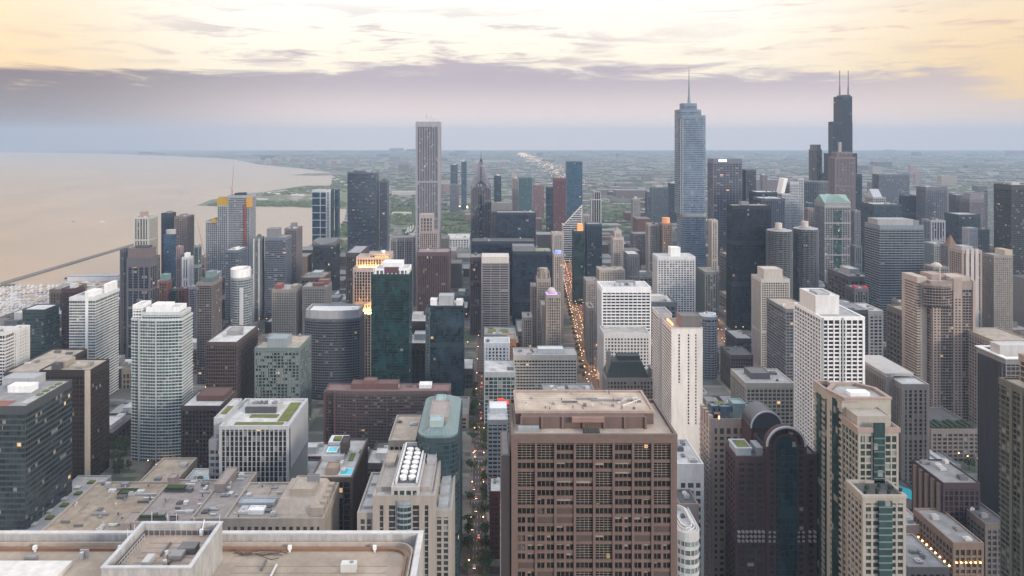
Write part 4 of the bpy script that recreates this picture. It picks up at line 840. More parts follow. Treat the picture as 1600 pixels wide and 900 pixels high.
    for i in range(9): m.bar((PX(985, d)+i*.9, d+16+i*.8, zt+1.2), (PX(985, d)+i*.9+.9, d+16.8+i*.8, zt+1.2), .22); m.bar((PX(985, d)+i*.9, d+16+i*.8, zt+.2), (PX(985, d)+i*.9, d+16+i*.8, zt+1.2), .12)
    m.build('davit_rail', flat((.7, .66, .6), .5), q)
    m = MB()
    for i in range(7): m.cone(PX(916+i*3.5, d), d+4, z, z+1.5, .7, .4, 8)
    m.build('exhaust_fans', flat((.05, .05, .05), .8), r)
    MB().box(X0+.5, X0+8, d+5, d+7, z-.1, z+1.4).build('plant_box', wall((.35, .38, .4)), r)
    # lower side strip on the left
    s = MB().box(PX(783, 270), x0-.5, 270, 292, 0, PZ(712, 270)); s.build('side_wing', wall((.23, .2, .19)), r)
    MB().box(PX(783, 270)+.6, x0-1, 270.5, 291.5, PZ(712, 270), PZ(712, 270)+.3).build('side_roof', r_grey, r)
    m = MB()
    for k in range(40): m.box(PX(783, 270)-.12, PX(783, 270)+.3, 271, 291, 20+k*3.9, 21.8+k*3.9)
    m.build('louvres', wall((.4, .34, .3)), r)
    FOOT.append((x0-5, x1+4, d-6, y1+4))
def granite():
    m, t, p = new_mat('granite'); o = t.nodes.new('ShaderNodeTexCoord').outputs['Object']
    br = t.nodes.new('ShaderNodeTexBrick'); mp = t.nodes.new('ShaderNodeMapping'); mp.inputs['Rotation'].default_value = (math.radians(90), 0, 0); lk(t, o, mp.inputs[0]); lk(t, mp.outputs[0], br.inputs[0])
    br.inputs['Scale'].default_value = .5; br.inputs['Color1'].default_value = (.145, .104, .09, 1); br.inputs['Color2'].default_value = (.114, .083, .073, 1); br.inputs['Mortar'].default_value = (.1, .06, .05, 1); br.inputs['Mortar Size'].default_value = .012
    a = noise(t, vmul(t, o, (.5, .5, .07)), 1, 5); x = tmix(t, mrange(t, a, .35, .65, 0, .35), br.outputs['Color'], (.1, .06, .052)); x = tmix(t, mrange(t, noise(t, o, 6, 2), .35, .65, 0, .25), x, (.24, .155, .135))
    lk(t, x, p.inputs['Base Color']); p.inputs['Roughness'].default_value = .55; return m
granite_tower()
# buildings along the street left of it
b = tower('thin pale building with curved white roof housing beside the street', 762, 793, 658, 640, 36, St('bands', g_grey, (.4, .41, .42), 3.6, 4, slab=.45, pw=.2), name='pale_building', kit=0, ph=False, rmat=r_white)
blk(b, 'roof_housing', .1, .98, .5, .98, b.z, b.z+4, wall(WHITE))
b = tower('narrow dark red brick building with white cornice by the street', 766, 785, 770, 560, 24, St('grid', (.05, .03, .03), (.14, .04, .04), 3.6, 3, slab=.5, pw=.5), name='brick_building', kit=2, ph=False, rmat=r_white)
b = tower('blank white slab with dark base rising next to granite tower', 783, 795, 722, 520, 30, St('bands', (.5, .5, .5), OFFW, 3.6, 6, slab=.7, so=.1), name='white_slab', kit=1, ph=False, rmat=r_white)
b = tower('white faced mid rise with black window slots and green roof patch', 757, 796, 537, 900, 26, St('grid', g_dark, WHITE, 4, 4.5, pw=.5, slab=.35), name='white_building', kit=1, ph=False, rmat=r_white)
b = tower('glass fronted store block with white roof deck and red sign', 757, 805, 583, 800, 44, St('grid', g_teal, (.42, .43, .44), 4, 5, slab=.2, pw=.15), name='store_block', kit=3, ph=False, rmat=r_white)
sg = MB().box(b.x0+b.w*.42, b.x0+b.w*.86, b.y0-2.0, b.y0-1.4, PZ(632, 798), PZ(626, 798)).build('sign', flat((.75, .08, .05), .5, 0, .6), b.root); MB().box(b.x0+b.w*.42, b.x0+b.w*.64, b.y0-2.0, b.y0-1.4, PZ(625, 798), PZ(622.5, 798)).build('sign', flat((.75, .08, .05), .5, 0, .6), b.root)
tower('orange accented small block behind the white faced mid rise', 793, 806, 531, 940, 24, St('grid', g_grey, (.45, .2, .07), 4, 5, cap=8), name='orange_block', kit=0, ph=False)
b = tower('low grey roofed block with lime green roof squares by banded tower', 757, 806, 524, 985, 40, St('grid', g_grey, MGREY, 4, 5), name='grey_block', kit=3, ph=False, rmat=r_grey)
for f in (.1, .5): MB().prism(rect(b.x0+b.w*f, b.x0+b.w*f+11, b.y0+10, b.y0+30), b.z+.3, b.z+.8).build('green_roof', r_green, b.root)
b = tower('wide cream hotel slab with rows of small black windows', 803, 901, 556, 820, 28, St('grid', (.03, .028, .03), (.55, .5, .44), 3.3, 3.3, slab=.45, pw=.22, po=.25, so=.3, cap=5, blinds=.04), name='hotel_slab', kit=4, ph=True, phm=wall(OFFW), rmat=r_pale)
b = tower('flat dark grey rooftop crowded with white machines behind granite tower', 852, 932, 622, 600, 32, St('grid', g_grey, MGREY, 4, 4), name='machine_roofed_block', kit=9, ph=False, rmat=r_grey)
# ornate stone tower with chateau crown (near Michigan Avenue)
b = tower('stone hotel with steep dark green mansard roof and chimneys', 948, 1026, 592, 760, 26, St('piers', (.05, .045, .045), (.36, .31, .28), 3.6, 3.4, pw=.42, po=.5, slab=.35, cap=3), name='mansard_hotel', kit=0, ph=False, rmat=r_dark)
m = MB().hip(b.x0, b.x1-8, b.y0, b.y1, b.z+1.2, PZ(566, 762), .72); m.build('mansard_roof', wall((.07, .09, .085)), b.root); blk(b, 'penthouse', .25, .7, .35, .8, PZ(567, 762), PZ(560, 762), wall((.08, .1, .1))); blk(b, 'chimney', .02, .1, .2, .4, b.z, PZ(552, 762), wall(STONE)); blk(b, 'corner_tower', .9, 1.0, .05, .6, b.z, b.z+9, wall(STONE))
# white office
sx_ = St('grid', (.028, .03, .038), WHITE, 3.9, 5.7, slab=.42, pw=.13, po=.9, so=.45, cap=6, lit=.004, blinds=.03)
b = tower('white gridded office tower with broad black windows and round roof drums', 934, 1016, 450, 950, 40, sx_, name='white_office', kit=0, ph=False, rmat=r_white)
blk(b, 'penthouse', .34, .74, .4, .62, b.z, PZ(441, 962), wall((.33, .34, .36)))
for f in (.30, .40, .60): MB().cone(b.x0+b.w*f+2, b.y0+14, b.z+.3, PZ(443, 960), 3.5, 3.5, 16).build('roof_drum', wall((.5, .51, .53)), b.root)
b = tower('white annex with small square windows and tan roof below white office', 944, 1015, 522, 900, 34, St('grid', (.04, .035, .04), (.62, .6, .58), 4, 3.9, pw=.42, slab=.42, po=.5, cap=5), name='white_annex', kit=1, ph=False, rmat=r_pale)
# white lace-like
b = tower('white lattice fronted tower with small white penthouse', 1020, 1086, 402, 1120, 34, St('grid', (.09, .1, .115), (.66, .66, .66), 3.3, 4.2, pw=.26, slab=.35, po=.5, cap=4, blinds=.3), name='lattice_tower', kit=1, ph=False, rmat=r_white)
blk(b, 'penthouse', .38, .64, .2, .7, b.z, PZ(387, 1130), wall(WHITE))
b = tower('grey green flat block tilted behind white lattice tower with pale road', 1088, 1122, 426, 1250, 60, St('piers', (.08, .09, .09), (.2, .22, .22), 4, 4, slab=.1), name='grey_green_block', kit=1, ph=False, rmat=roofm((.4, .33, .28)))
b = tower('rounded banded parking building with white roof ring', 1088, 1124, 497, 980, 30, St('bands', g_grey, (.33, .34, .38), 3.2, 4, slab=.45), name='round_garage', kit=2, ph=False, rmat=r_white, poly=lambda b: rounded(b.x0, b.x1, b.y0, b.y1, 10, 4))
MB().ring(ell(b.cx+3, b.y0+15, 8, 8, 18), ell(b.cx+3, b.y0+15, 6.4, 6.4, 18), b.z+.3, b.z+3).build('roof_ring', wall(WHITE), b.root)
# tall cream slab pair
cr = wall((.76, .71, .66)); 
def cream_slab(label, x0, x1, yt, d, dep, slots, zlow):
    b = B(); b.x0, b.x1, b.y0, b.y1, b.z = PX(x0, d), PX(x1, d), d, d+dep, PZ(yt, d); b.w = b.x1-b.x0; b.cx = (b.x0+b.x1)/2; b.rr = random.Random(x0)
    b.root = tag(empty('cream_slab_tower', b.cx, d+dep/2), label, 'building'); FOOT.append((b.x0-4, b.x1+4, b.y0-4, b.y1+4))
    MB().box(b.x0+.4, b.x1, b.y0+.3, b.y1, 0, b.z).build('wall', cr, b.root)
    fr = MB(); gl = MB(); fh = 2.9
    for s_ in slots:
        xa, xb = b.x0+b.w*s_[0], b.x0+b.w*s_[1]; k = 0
        while b.z-6-k*fh > PZ(s_[2], d): zt = b.z-5-k*fh; (MB().box(xa, xb, b.y0+.12, b.y0+.28, zt-1.5, zt).build('window', glass(g_dark, 2, 2.9, .002, .4), b.root) if k < 33 else gl.box(xa, xb, b.y0+.12, b.y0+.28, zt-1.5, zt)); k += 1
    k = 0
    while b.z-4-k*fh > 4:
        zt = b.z-4-k*fh
        for j in range(int(dep/3.6)): gl.box(b.x0+.2, b.x0+.38, b.y0+1.8+j*3.6, b.y0+3.8+j*3.6, zt-1.5, zt)
        fr.box(b.x0-.12, b.x0+.395, b.y0+.1, b.y1, zt-2.7, zt-1.7); k += 1
    # front skin around the slots
    xs = [0]+[v for s_ in slots for v in s_[:2]]+[1]
    for i in range(0, len(xs), 2): fr.box(b.x0+b.w*xs[i], b.x0+b.w*xs[i+1]+.0, b.y0-.05, b.y0+.29, 0, b.z)
    for s_ in slots: fr.box(b.x0+b.w*s_[0], b.x0+b.w*s_[1], b.y0-.03, b.y0+.29, 0, PZ(s_[2], d)); fr.box(b.x0+b.w*s_[0], b.x0+b.w*s_[1], b.y0-.03, b.y0+.29, b.z-4.9, b.z-.01)
    fr.build('cladding', cr, b.root); gl.build('window_columns', glass(g_dark, 2, 2.9, .002, .4), b.root)['kind'] = 'stuff'
    MB().ring(rect(b.x0-.2, b.x1+.2, b.y0-.2, b.y1+.2), rect(b.x0+.5, b.x1-.5, b.y0+.5, b.y1-.5), b.z+.01, b.z+1.2).build('parapet', wall((.62, .58, .54)), b.root)
    MB().prism(rect(b.x0+.5, b.x1-.5, b.y0+.5, b.y1-.5), b.z+.005, b.z+.2).build('roof', r_grey, b.root)
    return b
b = cream_slab('blank cream slab tower with two dark window columns and orange roof lamp', 1049, 1098, 514, 690, 38, [(.22, .27, 598), (.52, .57, 665), (.76, .80, 665)], 0)
blk(b, 'penthouse', .35, .99, .12, .6, b.z, PZ(494, 696), wall((.22, .2, .2)))
MB().box(b.x0+2, b.x0+3, b.y0+5, b.y0+26, b.z+2, b.z+3.6).build('roof_lamp', flat((1, .22, .05), .5, 0, 6), b.root)
b = cream_slab('second cream slab standing just behind and left of the first', 1029, 1050, 492, 732, 30, [(.5, .51, 495)], 0)
# IBM black
b = tower('sheer black office monolith with flat pale roof and small penthouse', 1135, 1205, 322, 1230, 30, St('glass', (.013, .018, .035), (.02, .027, .045), 4, 3, ior=1.5, lit=.004, patch=.15, blinds=.01, cap=5), name='black_monolith', kit=1, ph=False, rmat=roofm((.45, .4, .33)))
blk(b, 'penthouse', .28, .48, .3, .7, b.z, b.z+6, wall(MGREY))
tower('dark low court building in front of the black monolith', 1134, 1176, 530, 1050, 50, St('grid', g_dark, (.1, .09, .1), 4, 4, lit=.02), name='dark_low_block', kit=3, ph=False, rmat=r_pale)
tower('dim brown mid rise before the dark low court building', 1142, 1176, 556, 935, 40, St('grid', g_brnz, (.15, .12, .12), 4, 3), name='brown_mid_rise', kit=2, ph=False, rmat=r_dark)
# white apartment
b = tower('off white ribbed apartment tower with raised crown box', 1175, 1233, 437, 1010, 36, St('piers', (.06, .06, .065), (.55, .51, .46), 3.1, 3.2, pw=.3, po=.7, slab=.35, so=.4, cap=4), name='ribbed_apartments', kit=1, ph=False, rmat=r_pale)
blk(b, 'crown', .13, .80, .1, .8, b.z, PZ(421, 1015), wall((.55, .5, .45)))
# Trump-like setback tower

ts = St('bands', (.12, .18, .25), (.23, .30, .38), 3.9, 4, slab=.32, so=.18, pw=.07, po=.12, rough=.15, ior=2.0, var=.4, blinds=.04, lit=.003, cap=3)
b = tower('tallest silvery blue glass tower with setbacks and needle spire', 1056, 1105, 336, 1330, 44, ts, name='spired_glass_tower', kit=1, ph=False, rmat=r_pale, poly=lambda b: rounded(b.x0, b.x1, b.y0, b.y1, 9, 4))
MB().ring(offset(b.poly, .5), offset(b.poly, -.6), b.z-3, b.z+2.6).build('crown_band', wall((.4, .4, .4)), b.root)
def rt(b, px0, px1, y0, y1, zb, zt, name='upper_tier', r_=7, st=ts):
    P = rounded(PX(px0, 1334), PX(px1, 1334), y0, y1, r_, 4); c = section(b.root, P, zb, zt, st, name); MB().prism(offset(P, -.6), zt+.02, zt+.3).build('roof', r_pale, c); return c
rt(b, 1061, 1104, 1334, 1372, b.z+.3, PZ(181, 1334)); rt(b, 1060.5, 1098, 1338, 1370, PZ(181, 1334)+.3, PZ(172, 1334)); rt(b, 1068, 1092, 1342, 1366, PZ(172, 1334)+.3, PZ(162, 1334), 'crown', 5)
sp_ = MB(); sx0 = PX(1077.5, 1350); sp_.cone(sx0, 1354, PZ(162, 1334), PZ(150, 1350), 3.2, 2.0, 12); sp_.cone(sx0, 1354, PZ(150, 1350), PZ(104, 1350), 1.7, .35, 10); sp_.build('spire', wall((.3, .33, .38)), b.root)
for px in (1063, 1066): MB().box(PX(px, 1334), PX(px, 1334)+1.0, 1331.6, 1333.4, b.z, PZ(186, 1334)).build('steel_fin', wall((.45, .48, .52)), b.root)
b2 = tower('cream columned small tower tucked at the foot of silvery tower', 1107, 1121, 345, 1440, 30, St('piers', g_grey, (.55, .5, .46), 3.6, 4.5, pw=.4), name='cream_column_tower', kit=1, ph=False)
# grey wide behind
b = tower('wide grey violet office slab with lit sign near its top', 1106, 1159, 249, 1720, 44, St('grid', (.045, .05, .075), (.2, .21, .26), 3.9, 7, slab=.35, pw=.14, po=.7, cap=9), name='violet_slab', kit=1, ph=False)
MB().box(PX(1123, 1719), PX(1135, 1719), 1717.5, 1718.9, PZ(252.5, 1719), PZ(249, 1719)).build('sign', flat((1, .85, .75), .5, 0, 2.2), b.root)
tower('plain slate office slab adjoining the wide grey violet one', 1156, 1181, 266, 1740, 60, St('piers', (.045, .05, .07), (.11, .12, .155), 3.9, 4), name='slate_slab', kit=1, ph=False)
tower('navy office block with pale disc edged roof behind black monolith', 1170, 1214, 301, 1560, 50, St('glass', g_navy, DNAVY, 3.9, 4), name='navy_block', kit=2, ph=False, rmat=r_white)
tower('second navy office block, lower and nearer, with pale roof edges', 1177, 1226, 311, 1480, 50, St('piers', (.03, .04, .07), (.09, .11, .16), 3.9, 4.2), name='navy_block', kit=3, ph=False, rmat=r_white)
b = tower('white banded tower with sloping shoulder right of navy blocks', 1226, 1248, 285, 1600, 34, St('bands', (.16, .17, .2), (.5, .52, .55), 3.4, 4, slab=.5, so=.4, pw=.05), name='white_banded_tower', kit=1, ph=False, rmat=r_white)
m = MB(); y0_ = 1602; m.v += [(PX(a, 1600), y0_+dy, PZ(c, 1600)) for dy in (0, 28) for a, c in ((1221, 303), (1226, 303), (1232, 279), (1226, 279))]; m.f += [(0, 1, 2, 3), (7, 6, 5, 4), (3, 2, 6, 7), (0, 3, 7, 4), (1, 5, 6, 2)]; m.mi += [0]*5; m.build('sloping_shoulder', wall(WHITE), b.root)
q = section(b.root, rect(PX(1222, 1600), b.x0-.5, 1600, 1632), 0, PZ(303, 1600), St('bands', (.16, .17, .2), (.5, .52, .55), 3.4, 4, slab=.5), 'side_wing'); q = section(b.root, rect(b.x1+.6, PX(1256, 1600), 1602, 1632), 0, PZ(279, 1600), St('grid', (.07, .1, .12), (.5, .52, .55), 3.4, 4), 'side_wing')
# corn cob towers
for (a, c, yt, lb) in ((1205, 1246, 363, 'left'), (1247, 1287, 360, 'right')):
    rr = random.Random(a); d = 1180 if a == 1205 else 1195
    cx, w = PX((a+c)/2, d), (PX(c, d)-PX(a, d))/2; z = PZ(yt, d); cy = d+w
    r = tag(empty('round_balcony_tower', cx, cy), ('left' if a == 1205 else 'right') + ' one of twin round towers ringed with scalloped balconies', 'building', 'twin round balcony towers')
    k = MB().prism(ell(cx, cy, w*.78, w*.78, 32), 0, z); k.build('core', glass((.035, .05, .055), 3, 2.9, .01), r)
    bm_ = MB(); n = 16
    for f in range(int((z-4)/2.95)):
        P = []
        for i in range(n*4):
            t = 2*math.pi*i/(n*4); rr_ = w*(.9+.1*abs(math.sin(t*n/2))); P.append((cx+rr_*math.cos(t), cy+rr_*math.sin(t)))
        zz = z-3-f*2.95; bm_.prism(P, zz, zz+.95, bottom=True)
    bm_.build('balcony_rings', wall((.2, .215, .235)), r)
    m = MB()
    for i in range(n): t = 2*math.pi*(i+.0)/n; m.bar((cx+w*.86*math.cos(t), cy+w*.86*math.sin(t), 0), (cx+w*.86*math.cos(t), cy+w*.86*math.sin(t), z), 1.1)
    m.build('column', wall((.16, .17, .18)), r)
    MB().prism(ell(cx, cy, w*.92, w*.92, 40), z-.0, z+1.6).build('roof', roofm((.45, .44, .46)), r)
    MB().cone(cx-1, cy, z+1.6, z+12.5, 5.2, 5.2, 20).build('lift_core', wall((.6, .53, .45)), r)
    MB().prism(ell(cx, cy, w*.5, w*.5, 24), z+1.6, z+3.6).build('machine_room', wall(LGREY), r)
    FOOT.append((cx-w, cx+w, cy-w, cy+w))
# green pediment
st_ = St('grid', (.05, .08, .09), (.36, .35, .37), 3.9, 5, slab=.22, pw=.18, po=.7, so=.4, cap=7)
b = tower('grey gridded tower under four green copper gables', 1289, 1328, 318, 1500, 46, st_, sil=False, name='gabled_tower', kit=0, ph=False)
cop = wall(COPPER); z = b.z+1.2; H = PZ(305, 1500)-z
m = MB().gable(b.x0-1, b.x1+1, b.y0-1, b.y1+1, z, z+H, 'y'); m.build('copper_roof', cop, b.root); MB().gable(b.x0-1.5, b.x1+1.5, b.y0-1.5, b.y1+1.5, z-.02, z+H-.04, 'x').build('copper_roof', cop, b.root)
m = MB()
for k in range(5): zz = b.z-6-k*32; m.box(b.x0-1.4, b.x1+1.4, b.y0-1.4, b.y0-.2, zz-2, zz)
m.build('belt_course', wall((.45, .44, .45)), b.root)
MB().box(b.x0+b.w*.36, b.x0+b.w*.64, b.y0-1.1, b.y0-.1, 40, b.z-14).build('glass_bay', glass((.04, .09, .09), 2, 3.9), b.root)
# willis
WS = St('glass', (.022, .034, .055), (.03, .045, .07), 4.0, 4.6, slab=.16, so=.1, pw=.12, po=.15, ior=1.5, lit=.003, patch=.1, blinds=.01, cap=9)
d = 2250; Xa, Xb = PX(1301, d), PX(1347, d); u = (Xb-Xa)/3
r = tag(empty('bundled_tube_tower', (Xa+Xb)/2, d+36), 'black stepped skyscraper, tallest of all, with twin white antennas', 'skyscraper'); FOOT.append((Xa, Xb, d, d+75))
tz = [[PZ(238, d), PZ(273, d), PZ(238, d)], [PZ(190, d)+.0, PZ(151, d), PZ(190, d)], [PZ(273, d), PZ(151, d), PZ(190, d)]]
tz = [[PZ(190, d), PZ(150.5, d), PZ(272, d)], [PZ(240, d), PZ(150, d), PZ(240, d)], [PZ(272, d), PZ(240, d), PZ(190, d)]]
for j in range(3):
    for i in range(3):
        zt = tz[j][i]; s_ = section(r, rect(Xa+i*u+.2, Xa+(i+1)*u-.2, d+j*u+.2, d+(j+1)*u-.2), 0, zt, WS, 'tube', parapet=0); MB().prism(rect(Xa+i*u+1, Xa+(i+1)*u-1, d+j*u+1, d+(j+1)*u-1), zt+.02, zt+.2).build('roof', r_dark, s_)
MB().box(Xa+u*1.2, Xa+u*1.9, d+4, d+u*1.7, tz[0][1], tz[0][1]+5).build('penthouse', wall(DGREY), r)
for px in (1318.5, 1332): xx = PX(px, d); m = MB().cone(xx, d+u*.9, tz[0][1], PZ(135, d), 3.0, 2.4, 10); m.cone(xx, d+u*.9, PZ(135, d), PZ(109, d), 1.9, 1.1, 8); m.build('antenna', wall((.3, .27, .28)), r)
MB().box(Xb-.2, PX(1351, d), d+20, d+60, 0, PZ(272, d)).build('annex', glass((.022, .034, .055), 4, 4), r)
b = tower('rosy brown stepped tower standing before the black skyscraper', 1295, 1336, 246, 2100, 40, St('piers', (.07, .065, .08), (.25, .2, .21), 3.9, 4, pw=.4, slab=.2), name='rosy_tower', kit=0, ph=False)
tier(b, .12, .88, .1, .9, b.z, PZ(238, 2100), St('piers', (.07, .065, .08), (.25, .2, .21), 3.9, 4, pw=.4), 'upper_tier'); blk(b, 'lantern', .3, .42, .3, .5, PZ(238, 2100), PZ(222, 2100), wall((.4, .38, .38)), False)
b = tower('slim grey octagonal tower with castle like crown', 1262, 1286, 234, 2350, 44, St('piers', (.06, .065, .08), (.2, .2, .22), 3.9, 4, pw=.35), name='crowned_slim_tower', kit=0, ph=False, poly=lambda b: rounded(b.x0, b.x1, b.y0, b.y1, 10, 1))
MB().ring(ell(b.cx, b.y0+22, 17, 17, 8), ell(b.cx, b.y0+22, 14, 14, 8), b.z, PZ(226, 2350)).build('crown', wall((.22, .25, .25)), b.root)
tower('pale green grey office slab between crowned slim tower and rosy tower', 1245, 1300, 284, 2200, 40, St('grid', g_grey, (.22, .25, .26), 3.9, 5), name='grey_green_slab', kit=1, ph=False)
tower('small teal topped block under the slim crowned tower', 1256, 1275, 318, 1900, 30, St('glass', (.03, .08, .12), (.05, .1, .14), 3.9, 5), name='teal_block', kit=1, ph=False)
tower('tan and pink slab peeking beside the gabled tower', 1257, 1273, 326, 1750, 30, St('grid', g_grey, (.3, .24, .23), 3.9, 5), name='tan_slab', kit=0, ph=False)
tower('grey cell patterned tower behind the gabled tower right side', 1330, 1344, 330, 1620, 30, St('grid', g_grey, (.24, .24, .27), 3.5, 4), name='grey_cell_tower', kit=1, ph=False)
tower('navy tower slice with rounded green glass shoulder right of gabled tower', 1329, 1346, 385, 1420, 40, St('piers', g_navy, (.15, .17, .19), 3.7, 4), name='navy_slice', kit=1, ph=False)
tower('dark teal office with cream roof in the right middle distance', 1344, 1409, 320, 1650, 60, St('glass', (.03, .055, .08), (.05, .08, .11), 3.9, 4), name='dark_teal_office', kit=4, ph=False, rmat=roofm((.5, .46, .4)))
b = tower('office with white sloping atrium roof behind dark teal office', 1352, 1384, 309, 1880, 50, St('grid', g_grey, (.35, .36, .38), 3.9, 5), name='sloping_roof_office', kit=0, ph=False, rmat=r_white)
m = MB().gable(b.x0, b.x1-8, b.y0, b.y1, b.z, PZ(296, 1880), 'x'); m.build('atrium_roof', wall((.45, .48, .52)), b.root)
tower('wide blue grey slab on the right skyline below the horizon', 1363, 1421, 273, 2300, 40, St('bands', (.07, .09, .12), (.16, .19, .23), 3.6, 5), name='blue_grey_slab', kit=1, ph=False)
tower('dim teal block left of the tall grey violet block', 1405, 1432, 306, 2050, 40, St('glass', (.03, .05, .08), (.06, .08, .11), 3.8, 5), name='teal_grey_block', kit=1, ph=False)
tower('grey violet gridded tower block right of the blue grey slab', 1432, 1480, 293, 2000, 44, St('grid', (.05, .06, .085), (.16, .17, .21), 3.8, 5, cap=8), name='grey_violet_block', kit=1, ph=False)
tower('plum block with white roof on the right skyline', 1483, 1510, 305, 2150, 60, St('piers', (.05, .05, .07), (.14, .12, .15), 3.8, 5), name='plum_block', kit=0, ph=False, rmat=r_white)
b = tower('broad mauve grey block with chamfered top on right skyline', 1500, 1538, 312, 2080, 60, St('piers', (.12, .11, .125), (.2, .18, .2), 3.8, 5, cap=9), name='mauve_block', kit=0, ph=False)
MB().hip(b.x0, b.x1, b.y0, b.y1, b.z+1.3, PZ(303, 2080), .6).build('chamfered_top', wall((.2, .18, .2)), b.root)
tower('plain very dark teal block in front of the mauve one', 1476, 1532, 336, 1700, 60, St('glass', (.015, .035, .055), (.02, .045, .065), 3.8, 5, cap=5), name='dark_teal_block', kit=2, ph=False, rmat=r_pale)
tower('dark building striped by thin pale vertical piers', 1441, 1476, 345, 1600, 44, St('piers', g_dark, (.36, .37, .42), 3.8, 6, pw=.3, po=1.2, slab=.05), name='striped_building', kit=2, ph=True)
b = tower('small white slab joined to grey glass slab on the right', 1504, 1527, 357, 1400, 30, St('grid', (.35, .36, .38), (.42, .43, .45), 3.6, 4), name='white_slab', kit=0, ph=False, rmat=r_white)
tower('grey glass slab joined to the small white slab', 1528, 1546, 359, 1404, 30, St('bands', (.08, .11, .14), (.17, .21, .25), 3.6, 4), name='glass_slab', kit=1, ph=False)
b = tower('tall bronze black tower filling the right edge skyline', 1553, 1622, 290, 1350, 55, St('grid', (.03, .035, .04), (.075, .08, .09), 3.7, 3, slab=.25, pw=.2, po=.3, cap=8), name='bronze_tower', kit=3, ph=True)
tower('slim pale tower beside the tall bronze black one', 1538, 1552, 297, 1900, 30, St('bands', (.1, .14, .15), (.3, .34, .34), 3.5, 4), name='slim_pale_tower', kit=0, ph=False)
b = tower('small tower with red brown pyramid roof among green roofs', 1470, 1500, 384, 1500, 32, St('grid', g_grey, (.3, .26, .24), 3.6, 4), name='pyramid_roofed_tower', kit=0, ph=False)
MB().hip(b.x0+4, b.x1-4, b.y0+3, b.y1-3, b.z, PZ(367, 1505), .02).build('pyramid_roof', wall((.3, .16, .12)), b.root)
tower('low pale green roofed building left of the pyramid roof', 1443, 1485, 382, 1560, 50, St('grid', g_grey, (.33, .36, .35), 3.6, 4), name='green_roofed_building', kit=3, ph=False, rmat=roofm((.4, .47, .44)))
b = tower('theatre like hall with cream dome roof beside the banded office', 1443, 1482, 418, 1330, 50, St('grid', g_grey, (.3, .28, .27), 3.6, 4), name='domed_hall', kit=0, ph=False)
m = MB()
for i in range(6):
    a0, a1 = i*math.pi/12, (i+1)*math.pi/12; m.cone(b.x0+12, b.y0+12, b.z+.3+7*math.sin(a0), b.z+.3+7*math.sin(a1), 9*math.cos(a0), max(.1, 9*math.cos(a1)), 20)
m.build('dome', wall((.6, .54, .42)), b.root)
# big banded office
sbk = St('bands', (.03, .042, .06), (.25, .29, .33), 3.8, 6, slab=.36, so=.35, pw=.03, po=.2, lit=.004, blinds=.02, cap=5)
b = tower('massive dark blue office block with regular pale horizontal bands', 1375, 1443, 353, 1150, 46, sbk, sil=False, name='banded_office', kit=3, ph=False, rmat=r_pale)
blk(b, 'penthouse', .0, .82, .15, .8, b.z, PZ(343, 1160), wall((.4, .4, .41))); blk(b, 'cooling_frame', .84, .98, .2, .8, b.z, PZ(345, 1160), wall(MGREY))
tower('grey slab with dark curved roof edge left of beige tower', 1393, 1431, 476, 1000, 66, St('piers', (.14, .14, .15), (.19, .185, .19), 3.6, 3.4, cap=2, po=.3), name='grey_ribbed_slab', kit=1, ph=False, rmat=r_dark)
b = tower('dark block with red canopy pieces on its roof corners', 1322, 1356, 452, 1060, 36, St('piers', g_dark, (.14, .14, .155), 3.6, 4), name='red_cornered_block', kit=2, ph=False, rmat=r_grey)
for f in (.0, .75): blk(b, 'red_canopy', f, f+.25, .0, .3, b.z, b.z+4, wall((.5, .05, .08)), False)
# beige art-deco condos right
s1 = St('piers', (.06, .055, .06), (.42, .35, .31), 3.2, 4.6, pw=.36, po=.8, slab=.3, so=.4, cap=4)
b = tower('tan and white ribbed apartment tower with deep blue slot', 1484, 1533, 392, 1050, 34, s1, name='ribbed_condominium', kit=2, ph=False, rmat=r_pale)
for f in (.16, .42, .66): MB().box(b.x0+b.w*f, b.x0+b.w*f+4.5, b.y0-1.6, b.y0-.85, 30, b.z+3).build('buttress', wall((.55, .5, .46)), b.root)
MB().box(b.x0+b.w*.5, b.x0+b.w*.64, b.y0-1.3, b.y0-.85, b.z-36, b.z-6).build('blue_slot', glass((.05, .07, .12), 3, 3.2), b.root); blk(b, 'crown', .1, .7, .2, .8, b.z, b.z+5, wall(LGREY))
b = tower('plain tan apartment tower with blank cream top panel', 1534, 1582, 400, 1060, 34, St('grid', (.14, .13, .125), (.34, .3, .27), 3.1, 3, slab=.45, pw=.45, po=.25, so=.15, cap=3), name='tan_apartments', kit=0, ph=False, rmat=r_pale)
blk(b, 'blank_panel', .58, 1.0, .0, .8, b.z-2, PZ(391, 1060), wall((.52, .45, .37)))
s2 = St('balc', (.045, .045, .055), (.36, .29, .26), 3.0, 3.0, slab=.22, so=.9, pw=.1)
b = tower('large sandstone coloured condominium with dark balcony bays and white mast', 1455, 1522, 441, 800, 40, s2, name='sandstone_condominium', kit=1, ph=False, rmat=r_tan, cap=8)
sd_ = wall((.43, .34, .295)); sl = wall((.5, .42, .36))
for f0, f1, zt in ((.02, .20, b.z-14), (.50, .70, b.z+4), (.95, 1.01, b.z+2)): m = MB().box(b.x0+b.w*f0, b.x0+b.w*f1, b.y0-1.6, b.y0+1, 0, zt); m.build('stone_pier', sd_, b.root)
m = MB()
for f0, f1 in ((.05, .09), (.13, .17), (.54, .585), (.62, .665)):
    for k in range(48): zz = b.z-19-k*3.0; m.box(b.x0+b.w*f0, b.x0+b.w*f1, b.y0-1.75, b.y0-1.55, zz, zz+1.6)
m.build('small_windows', glass((.07, .06, .06), 3, 3, .0), b.root)
q = MB().box(PX(1433, 806), b.x0-1, 806, 836, 0, PZ(433, 806)); q.build('stone_wing', sl, b.root)
m = MB()
